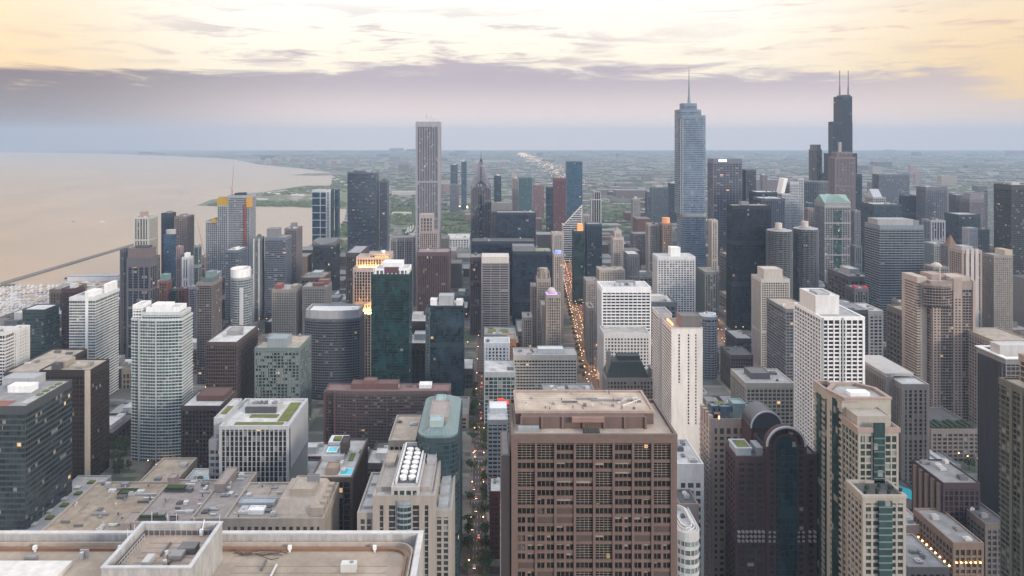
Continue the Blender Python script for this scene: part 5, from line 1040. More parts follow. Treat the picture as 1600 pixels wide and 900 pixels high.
for k in range(54):
    zz = PZ(437, 806)-5-k*3.0
    if zz > 4: m.box(PX(1433, 806)-.1, PX(1433, 806)+3.5, 805.6, 830, zz, zz+1.2)
m.build('wing_windows', glass((.1, .09, .085), 2.4, 3, .0), b.root)
blk(b, 'stone_crown', .50, .97, .1, .7, b.z, PZ(433, 806), sl); blk(b, 'stone_crown', .15, .5, .3, .8, b.z, PZ(430, 810), sd_)
section(b.root, [(b.x0+b.w*a_, b.y0-c_) for a_, c_ in ((-.14, -2), (.0, 2.2), (.18, 4), (.36, 3.2), (.46, .5), (.46, -3), (-.14, -3))], b.z-26, b.z-3, s2, 'curved_balconies', cap=1)
MB().cone(b.x0+b.w*.28, b.y0+6, b.z, PZ(414, 806), .9, .5, 8).build('mast', wall((.6, .5, .5)), b.root)
# podium with trees
b = tower('low podium with dark hedge roof below the sandstone condominium', 1455, 1530, 672, 730, 60, St('grid', g_grey, (.26, .22, .21), 4, 5), name='hedged_podium', kit=1, ph=False, rmat=r_dark)
for k in range(9): blk(b, 'hedge', .05+k*.1, .13+k*.1, .05, .3, b.z+.3, b.z+2+k % 3, wall((.03, .06, .03)), False)
# white frame tower
s3 = St('grid', (.035, .035, .042), (.82, .81, .80), 3.35, 5.2, win=95, slab=.34, pw=.2, po=.9, so=.5, cap=1.6, blinds=.05, lit=.004)
b = tower('bright white framed apartment tower with solid white penthouse block', 1284, 1349, 497, 620, 54, s3, name='white_frame_tower', kit=0, ph=False, rmat=r_pale)
blk(b, 'penthouse', .0, .58, .22, .82, b.z, PZ(463, 632), wall((.7, .69, .67))); blk(b, 'penthouse', .1, .4, .3, .6, PZ(463, 632), PZ(460, 632), wall(LGREY))
for f in (.015, .49): MB().box(b.x0+b.w*f-.7, b.x0+b.w*f+.7, b.y0-1.6, b.y0-.95, 0, b.z+.5).build('corner_pier', wall((.42, .47, .47)), b.root)
b = tower('dark banded slab directly behind the bright white frame tower', 1228, 1268, 484, 860, 60, St('bands', (.05, .06, .075), (.2, .21, .24), 3.6, 4), name='dark_banded_slab', kit=2, ph=False, rmat=r_tan)
b = tower('grey roofed slab with white banded end right of white frame tower', 1325, 1357, 486, 852, 60, St('bands', (.05, .06, .075), (.15, .16, .18), 3.6, 4), name='grey_roofed_slab', kit=3, ph=False, rmat=r_grey)
b = tower('small white building with square black windows beside grey slab', 1358, 1379, 487, 850, 40, St('grid', g_dark, (.6, .58, .54), 3.8, 4.5, slab=.4, pw=.25), name='white_window_block', kit=2, ph=False, rmat=r_white)
# hotel beige
b = tower('pale beige hotel block with square green grey windows, low and wide', 1166, 1240, 600, 720, 44, St('grid', (.09, .1, .1), (.5, .46, .4), 3.7, 4.2, slab=.3, pw=.22, po=.7, so=.3, cap=4), name='beige_hotel', kit=2, ph=True, rmat=r_pale)
b = tower('long grey stone block with stepped white roof and recessed slots', 1410, 1450, 602, 640, 56, St('piers', (.08, .07, .07), (.38, .33, .3), 3.6, 4, pw=.42, po=.9, slab=.3, cap=4), name='stone_slot_block', kit=0, ph=False, rmat=r_white)
q = section(b.root, rect(b.x0-6, b.x0-.9, b.y0+14, b.y1+20), 0, b.z+2, St('piers', (.08, .07, .07), (.36, .31, .29), 3.6, 4, pw=.45, po=.8), 'side_wing'); MB().box(b.x0-5.5, b.x1-2, b.y0+18, b.y1+18, b.z+2.2, b.z+4.5).build('roof_walk', wall((.5, .47, .44)), b.root)
# tan stone tower left of the arch
s4 = St('grid', (.1, .085, .08), (.42, .34, .295), 3.9, 4.6, win=95, slab=.46, pw=.42, po=.35, so=.25, cap=5, blinds=.1)
b = tower('tan stone tower with glassy notched crown and small green roof', 1112, 1186, 657, 490, 22, s4, name='tan_stone_tower', kit=0, ph=False, rmat=r_tan)
m = MB()
for k in range(4): m.box(b.x0-1.4-.0, b.x0+1.2, b.y0+1+k*6, b.y0+4+k*6, 0, b.z+3)
for k in range(7):
    if k != 3: pass
m.build('corner_buttress', wall((.5, .41, .35)), b.root)
m = MB()
for k in range(40): zz = b.z-8-k*3.5; m.box(b.x0-1.6, b.x0-1.3+2, b.y0+.4, b.y0+23, zz, zz+1.2)
m.build('balcony', wall((.5, .42, .37)), b.root)
blk(b, 'stone_crown', .08, .95, .1, .95, b.z, b.z+4, wall((.4, .33, .29))); z = b.z+4.7
for f in ((.02, .16, .1, .5), (.2, .42, .06, .3), (.74, .98, .06, .4)): blk(b, 'glass_lantern', *f, z-4.5, z+3.5, glass((.09, .13, .17), 1.2, 3, .03))
blk(b, 'blue_glass_box', .46, .72, .04, .5, z-4, z+5.5, wall((.22, .32, .34), .4)); MB().prism(rect(b.x0+b.w*.18, b.x0+b.w*.44, b.y0+8, b.y0+21), z, z+.8).build('green_roof', r_green, b.root)
for f in (.14, .66): MB().box(b.x0+b.w*f, b.x0+b.w*f+.7, b.y0-.6, b.y0+.2, z-3.6, z-1.8).build('wall_lamp', flat((1, .45, .15), .5, 0, 5), b.root)
# arch tower
def arch_tower():
    d = 440.0; x0, x1 = PX(1150, d), PX(1275, d); y1 = d+18; zw = PZ(716, d)
    r = tag(empty('arched_tower', (x0+x1)/2, d+17), 'dark plum granite tower with round arched top and teal glass centre', 'building'); FOOT.append((x0-3, x1+3, d-4, y1+3))
    pl = wall((.07, .036, .044)); sw_ = St('grid', (.012, .02, .028), (.07, .036, .044), 3.7, 5.0, slab=.42, pw=.3, po=.5, so=.3, cap=2.5, blinds=.02, lit=.001)
    ax0, ax1 = PX(1197, d), PX(1257, d); acx, ar = (ax0+ax1)/2, (ax1-ax0)/2; zs = PZ(666, d)-ar
    for a, c, zt, nm in ((x0, ax0-.6, zw, 'left_wing'), (ax1+.6, x1, PZ(712, d), 'right_wing')):
        q = section(r, rect(a, c, d, y1), 0, zt, sw_, 'wing'); MB().prism(rect(a+.6, c-.6, d+.6, y1-.6), zt+.02, zt+.3).build('roof', r_dark, q)
    q = section(r, rect(ax0, ax1, d-1.5, y1), 0, zs, sw_, 'arched_bay', cap=.2, parapet=0)
    n = 20; arc = [(acx+ar*math.cos(math.pi*i/n), zs+ar*math.sin(math.pi*i/n)) for i in range(n+1)]
    def arcslab(rad_o, rad_i, ya, yb, name, mat):
        m = MB(); A = [(acx+rad_o*math.cos(math.pi*i/n), zs+rad_o*math.sin(math.pi*i/n)) for i in range(n+1)]; Bi = [(acx+rad_i*math.cos(math.pi*i/n), zs+rad_i*math.sin(math.pi*i/n)) for i in range(n+1)]
        k = n+1; m.v += [(x, ya, z) for x, z in A]+[(x, ya, z) for x, z in Bi]+[(x, yb, z) for x, z in A]+[(x, yb, z) for x, z in Bi]
        for i in range(n): m.f += [(i, k+i, k+i+1, i+1), (i, i+1, 2*k+i+1, 2*k+i), (k+i, 3*k+i, 3*k+i+1, k+i+1), (2*k+i, 2*k+i+1, 3*k+i+1, 3*k+i)]; m.mi += [0]*4
        m.f += [(0, 2*k, 3*k, k), (n, k+n, 3*k+n, 2*k+n)]; m.mi += [0]*2
        return m.build(name, mat, r)
    def arcfill(rad, ya, yb, name, mat):
        m = MB(); A = [(acx+rad*math.cos(math.pi*i/n), zs+rad*math.sin(math.pi*i/n)) for i in range(n+1)]; k = n+1
        m.v += [(x, ya, z) for x, z in A]+[(x, yb, z) for x, z in A]; m.f += [tuple(range(n+1))[::-1], tuple(range(k, 2*k))]+[(i, i+1, k+i+1, k+i) for i in range(n)]+[(n, 0, k, k+n)]; m.mi += [0]*(n+3)
        return m.build(name, mat, r)
    arcfill(ar-.4, d-1.2, d+5, 'arched_gable', pl)
    arcslab(ar+.5, ar-.5, d-1.9, d-.9, 'white_arch_rim', wall((.5, .5, .52)))
    arcfill(ar*.5, d-2.0, d-1.25, 'arched_window', glass((.01, .04, .055), 2.4, 3.7, 0))
    gx0, gx1 = acx-ar*.5, acx+ar*.5
    section(r, rect(gx0, gx1, d-3.2, d-1.55), 0, zs, St('glass', (.008, .035, .05), (.012, .045, .06), 3.7, 2.4, slab=.1, ior=1.7, cap=.1, so=.08, po=.15), 'glass_spine', cap=.1, parapet=0)
    m = MB()
    for i in range(1, 14): t = math.pi*i/14; cx_, cz_ = acx+ar*.76*math.cos(t), zs+ar*.76*math.sin(t); m.box(cx_-.75, cx_+.75, d-1.35, d-1.21, cz_-.9, cz_+.9)
    m.build('gable_windows', glass((.01, .015, .02), 2, 2, 0), r)
    # second arch behind, glass vault
    for yy in (d+22.5,): pass
    zsv = zs+1; m = MB(); n2 = 16; rv = ar*.86
    cxv = acx-2.0; A = [(cxv+rv*math.cos(math.pi*i/n2), zsv+rv*1.05*math.sin(math.pi*i/n2)) for i in range(n2+1)]; k = n2+1
    m.v += [(x, d+24, z) for x, z in A]+[(x, d+42, z) for x, z in A]; m.f += [tuple(range(k))[::-1], tuple(range(k, 2*k))]+[(i, i+1, k+i+1, k+i) for i in range(n2)]; m.mi += [0]*(n2+2); m.build('rear_vault', wall((.075, .085, .11), .35), r)
    rim = MB()
    for i in range(n2): rim.bar((A[i][0], d+23.8, A[i][1]), (A[i+1][0], d+23.8, A[i+1][1]), .8)
    rim.build('vault_rim', wall((.5, .5, .52)), r)
    MB().box(cxv-rv, cxv+rv, d+24, d+42, 0, zsv).build('rear_block', pl, r)
    bd = MB()
    for a, c in ((x0, ax0-1), (ax0, gx0), (gx1, ax1), (ax1+1, x1)):
        k = max(2, int((c-a)/2.2))
        for i in range(k):
            xx = a+(c-a)*(i+.5)/k
            for zz in (PZ(829, d), PZ(836, d), PZ(843, d)): bd.prism([(xx-.7, d-2.3), (xx+.7, d-2.3), (xx+.7, d-.7), (xx-.7, d-.7)], zz-.55, zz+.55); bd.build('carved_stone', wall((.36, .33, .34)), r); bd = MB()
    q = MB().box(x0+1, x0+10, d+3, d+16, zw+.3, zw+4); q.ring(rect(x0+.5, x0+10.5, d+2.5, d+16.5), rect(x0+2, x0+10, d+4, d+15), zw+4.01, zw+4.9); q.build('penthouse', wall((.42, .46, .5)), r)
    MB().prism(rect(x0+2.2, x0+9.8, d+4.2, d+14.8), zw+4.1, zw+4.5).build('green_roof', r_green, r)
    MB().box(x0+13, x0+17, d+3, d+14, zw+.3, zw+5).build('penthouse', wall((.3, .32, .34)), r)
arch_tower()
# pink and green condominium in front
s5 = St('grid', (.03, .06, .05), (.43, .40, .34), 3.5, 3.6, win=95, slab=.26, pw=.2, po=.45, so=.35, cap=3, blinds=.3, lit=.006, ior=1.8)
b = tower('large pink and cream condominium with green glass bays, stepped tops', 1342, 1402, 672, 395, 42, s5, name='pink_condominium', kit=0, ph=False, rmat=r_tan)
pk = wall((.42, .31, .27)); cm = wall((.45, .41, .35)); tg_ = glass((.025, .065, .065), 2.6, 3.5, .004, .4, .12, 1.8)
MB().ring(rect(b.x0-1.2, b.x1+1.2, b.y0-1.2, b.y1+1.2), rect(b.x0-.2, b.x1+.2, b.y0-.2, b.y1+.2), b.z-.9, b.z+1.5).build('pink_cornice', pk, b.root)
def gbay(b, f0, f1, z0, z1, dy=1.6): MB().box(b.x0+b.w*f0, b.x0+b.w*f1, b.y0-dy, b.y0-.4, z0, z1).build('glass_bay', tg_, b.root)
gbay(b, .36, .64, 0, b.z+4)
m = MB()
for k in range(44): m.box(b.x0+b.w*.35, b.x0+b.w*.65, b.y0-1.9, b.y0-1.55, b.z-4-k*3.5, b.z-3.5-k*3.5)
m.build('bay_band', wall((.16, .23, .23)), b.root)
blk(b, 'setback_storey', .04, .92, .08, .5, b.z, PZ(652, 398), cm); gbay(b, .36, .66, b.z+4.0, PZ(657, 398), 1.2)
# high block behind
d2 = 412; q0, q1 = PX(1320, d2), PX(1390, d2); zt = PZ(627, d2)
P = [(q0, d2), (q1, d2), (q1, d2+16), (q1-7, d2+25), (q0+6, d2+25), (q0-3, d2+14)]
hb = section(b.root, P, 0, zt, St('grid', (.05, .08, .07), (.45, .41, .35), 3.5, 5, slab=.4, pw=.5, cap=9, po=.4), 'high_block', cap=9)
MB().ring(offset(P, 1.0), offset(P, -.9), zt+1.3, zt+2.3).build('pink_cornice', pk, hb); MB().prism(offset(P, -1), zt+.1, zt+.4).build('roof', r_pale, hb)
MB().box(q0+6, q0+17, d2+6, d2+12, zt+.4, zt+2.6).build('skylight', wall(WHITE, .4), hb)
MB().prism([(q0-1.9, d2+4), (q0-.6, d2+1), (q0-.6, d2+12), (q0-2.6, d2+10)], 60, zt-1).build('corner_glass', tg_, hb)
# left long wing
P = rect(PX(1299, 412), PX(1322, 412)-1.3, 403, 440)
lxw = 194.5; lw = section(b.root, [(lxw, 412.5), (lxw+7, 412.5), (lxw+7, 447), (lxw, 447)], 0, PZ(640, 405), St('grid', (.05, .08, .07), (.44, .41, .35), 3.5, 5, slab=.3, so=1.0, pw=.2, po=.4, cap=3, blinds=.3), 'long_wing')
lx0 = lxw; MB().ring(rect(lx0-1, lx0+8, 411.4, 448), rect(lx0+.6, lx0+6.4, 413, 446.5), PZ(640, 405)+1.2, PZ(640, 405)+2.2).build('pink_cornice', pk, lw)
for k in range(3): MB().box(lx0-1.6, lx0-.9, 415+k*11, 420+k*11, 0, PZ(640, 405)-3).build('glass_bay', tg_, lw)
# low front tier
d3 = 378; P = rect(PX(1349, d3), PX(1413, d3), d3, 394)
ft = section(b.root, P, 0, PZ(778, d3), St('bands', (.035, .06, .055), (.43, .39, .335), 3.5, 4.2, slab=.34, so=.5, pw=.24, po=.6, cap=2.5, blinds=.3, ior=1.8), 'front_tier')
MB().ring(offset(P, 1.0), offset(P, -.6), PZ(778, d3)+.2, PZ(778, d3)+1.6).build('cornice', cm, ft); MB().prism(offset(P, -.6), PZ(778, d3)+.02, PZ(778, d3)+.3).build('roof', r_dark, ft)
w3 = P[1][0]-P[0][0]; MB().box(P[0][0]+w3*.34, P[0][0]+w3*.66, d3-1.9, d3-.7, 0, PZ(778, d3)-1).build('glass_bay', tg_, ft)
m = MB()
for k in range(36): m.box(P[0][0]+w3*.33, P[0][0]+w3*.67, d3-2.2, d3-1.85, PZ(778, d3)-4-k*3.5, PZ(778, d3)-3.4-k*3.5)
m.build('bay_band', wall((.2, .27, .27)), ft)
for k in range(10): MB().prism(ell(P[0][0]+3+k*2, d3+4+(k % 3)*3, .9, .9, 7), PZ(778, d3)+.3, PZ(778, d3)+2+k % 2).build('shrub', wall((.03, .05, .03)), ft)
# rightmost
b = tower('grey balcony tower with white rimmed roof at right edge', 1572, 1660, 563, 560, 32, St('balc', (.05, .05, .055), (.27, .27, .28), 3.2, 3.4, win=40, so=.8, pw=.12, blinds=.25), name='white_rimmed_tower', kit=0, ph=False, rmat=r_dark)
MB().ring(rect(b.x0-1.6, b.x1+1.6, b.y0-1.6, b.y1+1.6), rect(b.x0+2.2, b.x1-2, b.y0+2.6, b.y1-2), b.z+1.2, b.z+2).build('roof_rim', wall(WHITE), b.root); blk(b, 'penthouse', -.02+.04, .9, .25, .6, b.z, b.z+8.5, wall((.55, .54, .53)))
m = MB()
for k in range(14): m.box(b.x0-2.6, b.x0-.2, b.y0+1+k*2.1, b.y0+1.5+k*2.1, 0, b.z-3)
m.build('balcony_fin', wall((.12, .125, .14)), b.root)
tower('cream roofed block behind the white rimmed tower on the right', 1552, 1612, 533, 760, 50, St('grid', g_grey, (.42, .36, .31), 3.6, 4), name='cream_roofed_block', kit=0, ph=False, rmat=r_tan)
b = tower('green tinted balcony tower with pink ledges cut by right edge', 1664, 1760, 640, 400, 50, St('balc', (.05, .07, .055), (.17, .165, .135), 3.3, 4.5, win=60, so=.9, pw=.12, blinds=.3), name='green_balcony_tower', kit=1, ph=False, rmat=r_tan)
tier(b, .30, 1, .1, .95, b.z, PZ(590, 406), St('balc', (.07, .11, .1), (.4, .3, .26), 3.3, 4.5, so=.7, pw=.12, blinds=.3), 'upper_tier', r_tan, cap=3)
for f in (.08, .3, .52): MB().box(b.x0+b.w*f, b.x0+b.w*f+1.2, b.y0-1.8, b.y0-.9, 0, b.z+2).build('pier', wall((.25, .24, .2)), b.root)
m = MB()
for k in range(5): m.box(b.x0-1.3, b.x0+.2, b.y0+3+k*9, b.y0+5+k*9, 0, b.z)
m.build('pier', wall((.2, .2, .165)), b.root)
# low buildings, right foreground
b = tower('dark wine coloured flat fronted block above the lit theatre', 1474, 1531, 757, 540, 40, St('grid', (.025, .02, .028), (.075, .045, .06), 3.8, 4, win=50, slab=.2, so=.1, po=.15, lit=0, blinds=0, ior=1.4), name='wine_block', kit=5, ph=False, rmat=r_grey)
m = MB()
for k in range(5): m.box(b.x0-1.4, b.x0-.2, b.y0+2+k*7.6, b.y0+6+k*7.6, 4, b.z-1)
m.build('side_bay', wall((.26, .2, .165)), b.root)
for k in range(9): MB().box(b.x0-2.2, b.x0-1.5, b.y0+2+k*4, b.y0+2.8+k*4, PZ(842, 545), PZ(842, 545)+.7).build('marquee_lamp', flat((1, .6, .25), .5, 0, 12), b.root)
b = tower('low roof with bright turquoise kidney pool between towers', 1418, 1466, 797, 590, 52, St('grid', g_grey, (.14, .13, .13), 4, 5), name='pool_roof_building', kit=0, ph=False, rmat=r_dark)
pl_ = MB().prism([(b.x0+b.w*.2, b.y0+42), (b.x0+b.w*.25, b.y0+30), (b.x0+b.w*.5, b.y0+16), (b.x0+b.w*.85, b.y0+16), (b.x0+b.w*.86, b.y0+34), (b.x0+b.w*.6, b.y0+42)], b.z+.3, b.z+.5); pl_.build('pool', pool_m, b.root)
b = tower('small white tower with dark recessed slots beside the condominium foot', 1411, 1444, 822, 540, 24, St('piers', (.07, .07, .075), (.5, .45, .43), 3.4, 7.6, pw=.5, po=1, slab=.4, cap=4), name='small_white_tower', kit=1, ph=False, rmat=r_white)
b = tower('round grey theatre drum with white roof wedge near the right', 1401, 1462, 742, 640, 55, St('bands', (.1, .08, .08), (.16, .14, .14), 5, 6), name='drum_theatre', kit=1, ph=False, rmat=r_grey, poly=lambda b: ell(b.cx-4, b.y0+26, b.w*.6, 26, 24))
b = tower('flat service roof crowded with long white ducts behind drum theatre', 1410, 1500, 728, 700, 62, St('grid', g_grey, MGREY, 4, 5), name='ducted_block', kit=14, ph=False, rmat=r_grey)
for k in range(5): blk(b, 'duct', .06+k*.17, .15+k*.17, .1, .85, b.z, b.z+1.8, wall((.5, .5, .52)), False)
b = tower('small floodlit brownstone theatre with amber lamps at its foot', 1490, 1535, 850, 500, 46, St('grid', (.08, .06, .05), (.3, .22, .18), 4, 4, lit=.05), name='brownstone_theatre', kit=3, ph=False, rmat=r_grey)
for k in range(6): MB().box(b.x0+1+k*3.2, b.x0+1.7+k*3.2, b.y0-1.2, b.y0-.6, PZ(880, 499), PZ(880, 499)+.7).build('wall_lamp', flat((1, .45, .12), .5, 0, 14), b.root)
for k in range(8): MB().box(b.x0-1.2, b.x0-.5, b.y0+3+k*5.2, b.y0+3.8+k*5.2, PZ(876, 510), PZ(876, 510)+.7).build('wall_lamp', flat((1, .45, .12), .5, 0, 14), b.root)
b = tower('grey low rise with flat roof at bottom right foreground', 1420, 1480, 888, 480, 40, St('grid', g_grey, (.3, .28, .27), 4, 4), name='grey_low_rise', kit=5, ph=False, rmat=r_grey)
b = tower('dim low rise with long roof beneath the right edge towers', 1540, 1575, 820, 520, 60, St('grid', g_grey, (.2, .18, .17), 4, 4), name='dim_low_rise', kit=3, ph=False, rmat=r_dark)
# between granite tower and tan stone tower
b = tower('white flat roofed church hall with ducts behind granite tower right side', 1060, 1098, 727, 470, 38, St('grid', g_grey, OFFW, 5, 5, cap=9), name='white_hall', kit=6, ph=False, rmat=r_white)
b = tower('white curved store with ring shaped roof ribs below white hall', 1060, 1096, 836, 420, 36, St('bands', (.2, .26, .27), (.55, .56, .55), 5, 5, slab=.4, cap=4), name='curved_store', kit=1, ph=False, rmat=r_white, poly=lambda b: rounded(b.x0, b.x1, b.y0, b.y1, 6, 4))
for k in range(3): MB().ring(rounded(b.x0+1+k, b.x1-1-k, b.y0+1+k, b.y1-5-k, 5, 4), rounded(b.x0+1.5+k, b.x1-1.5-k, b.y0+1.5+k, b.y1-5.5-k, 4.5, 4), b.z+.3, b.z+1.5+k*.8).build('roof_rib', wall(OFFW), b.root)
b = tower('brown grey block with plain wall between white hall and store', 1062, 1090, 790, 450, 18, St('grid', g_grey, (.28, .23, .22), 4.5, 5, cap=12), name='brown_grey_block', kit=2, ph=False, rmat=r_dark)
# ------------------------------------------------------------------ centre, middle distance and far skyline
b = tower('tall white striped tower left of centre with small white roof box', 650, 689, 191, 1500, 52, St('piers', (.035, .042, .065), (.38, .38, .41), 3.9, 3.3, pw=.42, po=.8, slab=.05, cap=9, corner=3.2), name='striped_skyscraper', cat='skyscraper', kit=0, ph=False, rmat=r_white)
blk(b, 'penthouse', .28, .88, .2, .7, b.z, PZ(185, 1510), wall((.6, .6, .62)))
for f in (.42, .62): MB().cone(b.x0+b.w*f, b.y0+15, PZ(185, 1510), PZ(178 if f < .5 else 181, 1510), .7, .4, 6).build('antenna', wall(LGREY), b.root)
# chevron topped tower
s6 = St('piers', (.05, .055, .075), (.2, .19, .215), 3.8, 3.2, pw=.34, po=.6, slab=.2, cap=1)
b = tower('grey tower with chevron stepped pyramid top and fine spire', 736, 767, 292, 1480, 40, s6, name='chevron_tower', cat='skyscraper', kit=0, ph=False)
dg = wall((.36, .36, .42)); hx = (b.x0+b.x1)/2
MB().hip(b.x0+.6, b.x1-.6, b.y0+.6, b.y1-.6, b.z+1.3, PZ(246, 1490), .02).build('pyramid_top', glass((.05, .06, .08), 3, 3.8), b.root)
m = MB()
for side in (0, 1):
    for k in range(9):
        t = k/9; zl = b.z+2+(PZ(262, 1480)-b.z)*t; xo = b.w/2*(1-t*.72)
        for sgn in (-1, 1):
            if side == 0: m.bar((hx+sgn*b.w/2*.98*(1-t*.0)*(1-.5*t), b.y0-.4+k*1.2, zl-7), (hx+sgn*1.0, b.y0-.4+k*1.2, zl+13), 1.3)
m.build('chevron', dg, b.root)
for f0, z_ in ((.12, 262), (.25, 254)): pass
MB().cone(hx, b.y0+20, PZ(250, 1490), PZ(235, 1490), 1.4, .2, 8).build('spire', wall(MGREY), b.root)
MB().box(hx-3, hx+3, b.y0-1.3, b.y0-.1, 60, b.z-16).build('glass_slot', glass((.035, .05, .08), 3, 3.8), b.root)
tower('slate blue flat office slab behind and right of chevron tower', 776, 837, 333, 1400, 40, St('glass', (.03, .045, .075), (.045, .06, .09), 3.9, 5, cap=4, ior=1.5), name='slate_office_slab', kit=2, ph=False)
tower('grey concrete tower core with flat top joined to slate slab', 768, 800, 318, 1450, 30, St('grid', (.16, .16, .17), (.24, .24, .25), 3.9, 6, cap=16), name='grey_core', kit=1, ph=False)
tower('low wide navy office block at centre, darker front of the pair', 737, 836, 378, 1330, 50, St('glass', (.022, .034, .06), (.03, .045, .075), 3.9, 6, cap=4, ior=1.5), name='navy_wide_block', kit=3, ph=False, rmat=r_dark)
b = tower('big navy glass block with green strip on roof behind gothic tower', 800, 863, 394, 1262, 50, St('glass', (.022, .036, .06), (.03, .048, .075), 3.9, 5, cap=4, ior=1.5), name='navy_glass_block', kit=2, ph=False, rmat=r_dark)
blk(b, 'penthouse', .0, .56, .2, .8, b.z, PZ(384, 1280), wall(MGREY)); MB().prism(rect(b.x0+b.w*.58, b.x1-2, b.y0+6, b.y0+40), b.z+.4, b.z+1).build('green_roof', roofm((.3, .34, .2)), b.root)
b = tower('grey banded office with blank cream top band, centre', 753, 795, 412, 1180, 40, St('bands', (.06, .06, .075), (.33, .31, .32), 3.7, 13, slab=.42, so=.45, pw=.07, po=.9, cap=1), name='cream_capped_office', kit=0, ph=False, rmat=r_white)
blk(b, 'blank_top_band', -.01, 1.01, -.01, 1.0, b.z-1, PZ(402, 1180), wall((.62, .58, .52)))
tower('deep maroon ribbed office slab, larger of the two at centre', 652, 704, 395, 1180, 44, St('piers', (.045, .03, .035), (.15, .09, .095), 3.8, 3, pw=.4, po=.7, slab=.05, cap=5), name='maroon_office', kit=2, ph=False, rmat=roofm((.3, .24, .25)))
tower('narrow maroon slab just left of the cream capped office', 735, 752, 403, 1200, 40, St('piers', (.05, .035, .04), (.17, .105, .115), 3.8, 3, pw=.4, po=.6, slab=.05, cap=5), name='maroon_office', kit=2, ph=False)
b = tower('stone classical tower with pillared cube top before striped skyscraper', 655, 686, 362, 1350, 34, St('piers', (.1, .09, .095), (.42, .36, .34), 3.6, 3.6, pw=.4, po=.5, slab=.2), name='classical_tower', kit=1, ph=False)
tier(b, -.18+.2, .72, .2, .95, b.z+.2, PZ(336, 1356), St('piers', (.1, .09, .095), (.44, .38, .36), 6, 6, pw=.35, cap=6), 'pillared_top', r_tan)
b = tower('brownish grid apartment tower with white vertical strips, left of maroon slab', 610, 649, 372, 1400, 36, St('grid', (.06, .055, .06), (.34, .32, .31), 3.4, 4.4, slab=.35, pw=.3, po=.7, cap=5), name='grid_apartments', kit=2, ph=False)
for f in (.0, .27, .62, .97): MB().box(b.x0+b.w*f-.8, b.x0+b.w*f+.8, b.y0-1.5, b.y0-.8, 0, b.z+2).build('white_strip', wall(LGREY), b.root)
# diamond top tower: white bands with a sloping face
d = 1900; xa, xb = PX(880, d), PX(909, d); z1, z2 = PZ(352, d), PZ(321, d)
r = tag(empty('sloped_top_tower', (xa+xb)/2, d+18), 'white banded tower with sharply sloping diamond cut top', 'building'); FOOT.append((xa-3, xb+3, d-3, d+40))
m = MB(); m.v += [(xa, d, 0), (xb, d, 0), (xb, d, z2), (xa, d, z1), (xa, d+36, 0), (xb, d+36, 0), (xb, d+36, z2-4), (xa, d+36, z1-4)]; m.f += [(0, 1, 2, 3), (1, 5, 6, 2), (3, 2, 6, 7), (4, 0, 3, 7), (5, 4, 7, 6)]; m.mi += [0]*5; m.build('body', glass((.05, .06, .075), 4, 5.5), r)
m = MB(); k = 0
while 4+k*5.6 < z2-2:
    zz = 4+k*5.6; t = max(0, (zz-z1)/(z2-z1)); m.box(xa+(xb-xa)*t-.3, xb+.3, d-.7, d+36.6 if t == 0 else d+.5, zz, zz+2.4); k += 1
m.build('white_bands', wall((.62, .62, .62)), r); m = MB(); m.bar((xa, d-.4, z1), (xb, d-.4, z2), 1.6); m.bar((xb, d-.5, 0), (xb, d-.5, z2+2), 1.8); m.build('edge_trim', wall(WHITE), r)
tower('white pinnacled tower hugging the right side of diamond topped tower', 910, 922, 336, 1925, 24, St('piers', (.1, .1, .11), (.5, .47, .45), 3.6, 4, pw=.4), name='white_pinnacle_tower', kit=0, ph=False)
b = tower('black and white vertically ribbed slim tower at centre right', 922, 939, 312, 1700, 26, St('piers', (.012, .014, .02), (.5, .51, .52), 3.6, 5.4, pw=.24, po=.9, slab=.08, cap=1), name='ribbed_slim_tower', kit=0, ph=False)
tier(b, .3, .95, .1, .9, b.z, PZ(300, 1700), St('piers', (.012, .014, .02), (.4, .41, .42), 3.6, 5.4, pw=.24, po=.9, slab=.08, cap=1), 'upper_tier')
b = tower('dark green glass tower beside the brightly lit avenue', 894, 913, 362, 1420, 36, St('glass', (.022, .05, .055), (.03, .06, .065), 3.7, 4, cap=3), name='green_glass_tower', kit=0, ph=False)
MB().box(PX(903, 1420), PX(911, 1420), 1422, 1434, b.z, PZ(350, 1422)).build('orange_penthouse', flat((.8, .33, .12), .5, 0, .5), b.root)
tower('blue ribbed glass tower with pale edge adjoining dark green one', 914, 940, 351, 1440, 36, St('piers', (.025, .055, .085), (.06, .1, .13), 3.7, 4, pw=.2, slab=.1), name='blue_ribbed_tower', kit=1, ph=False)
b = tower('tall light blue slab rising over the southern low rises', 884, 910, 253, 2600, 44, St('glass', (.04, .1, .17), (.06, .12, .19), 3.6, 6, cap=3), name='light_blue_slab', kit=0, ph=False)
tower('faded red office slab left of the light blue slab', 864, 884, 279, 2350, 40, St('grid', (.12, .05, .06), (.17, .065, .075), 3.9, 5, cap=8), name='red_office_slab', kit=0, ph=False)
tower('short navy slab in front of faded red slab', 853, 864, 293, 2250, 30, St('glass', g_navy, DNAVY, 3.9, 5), name='navy_short_slab', kit=0, ph=False)
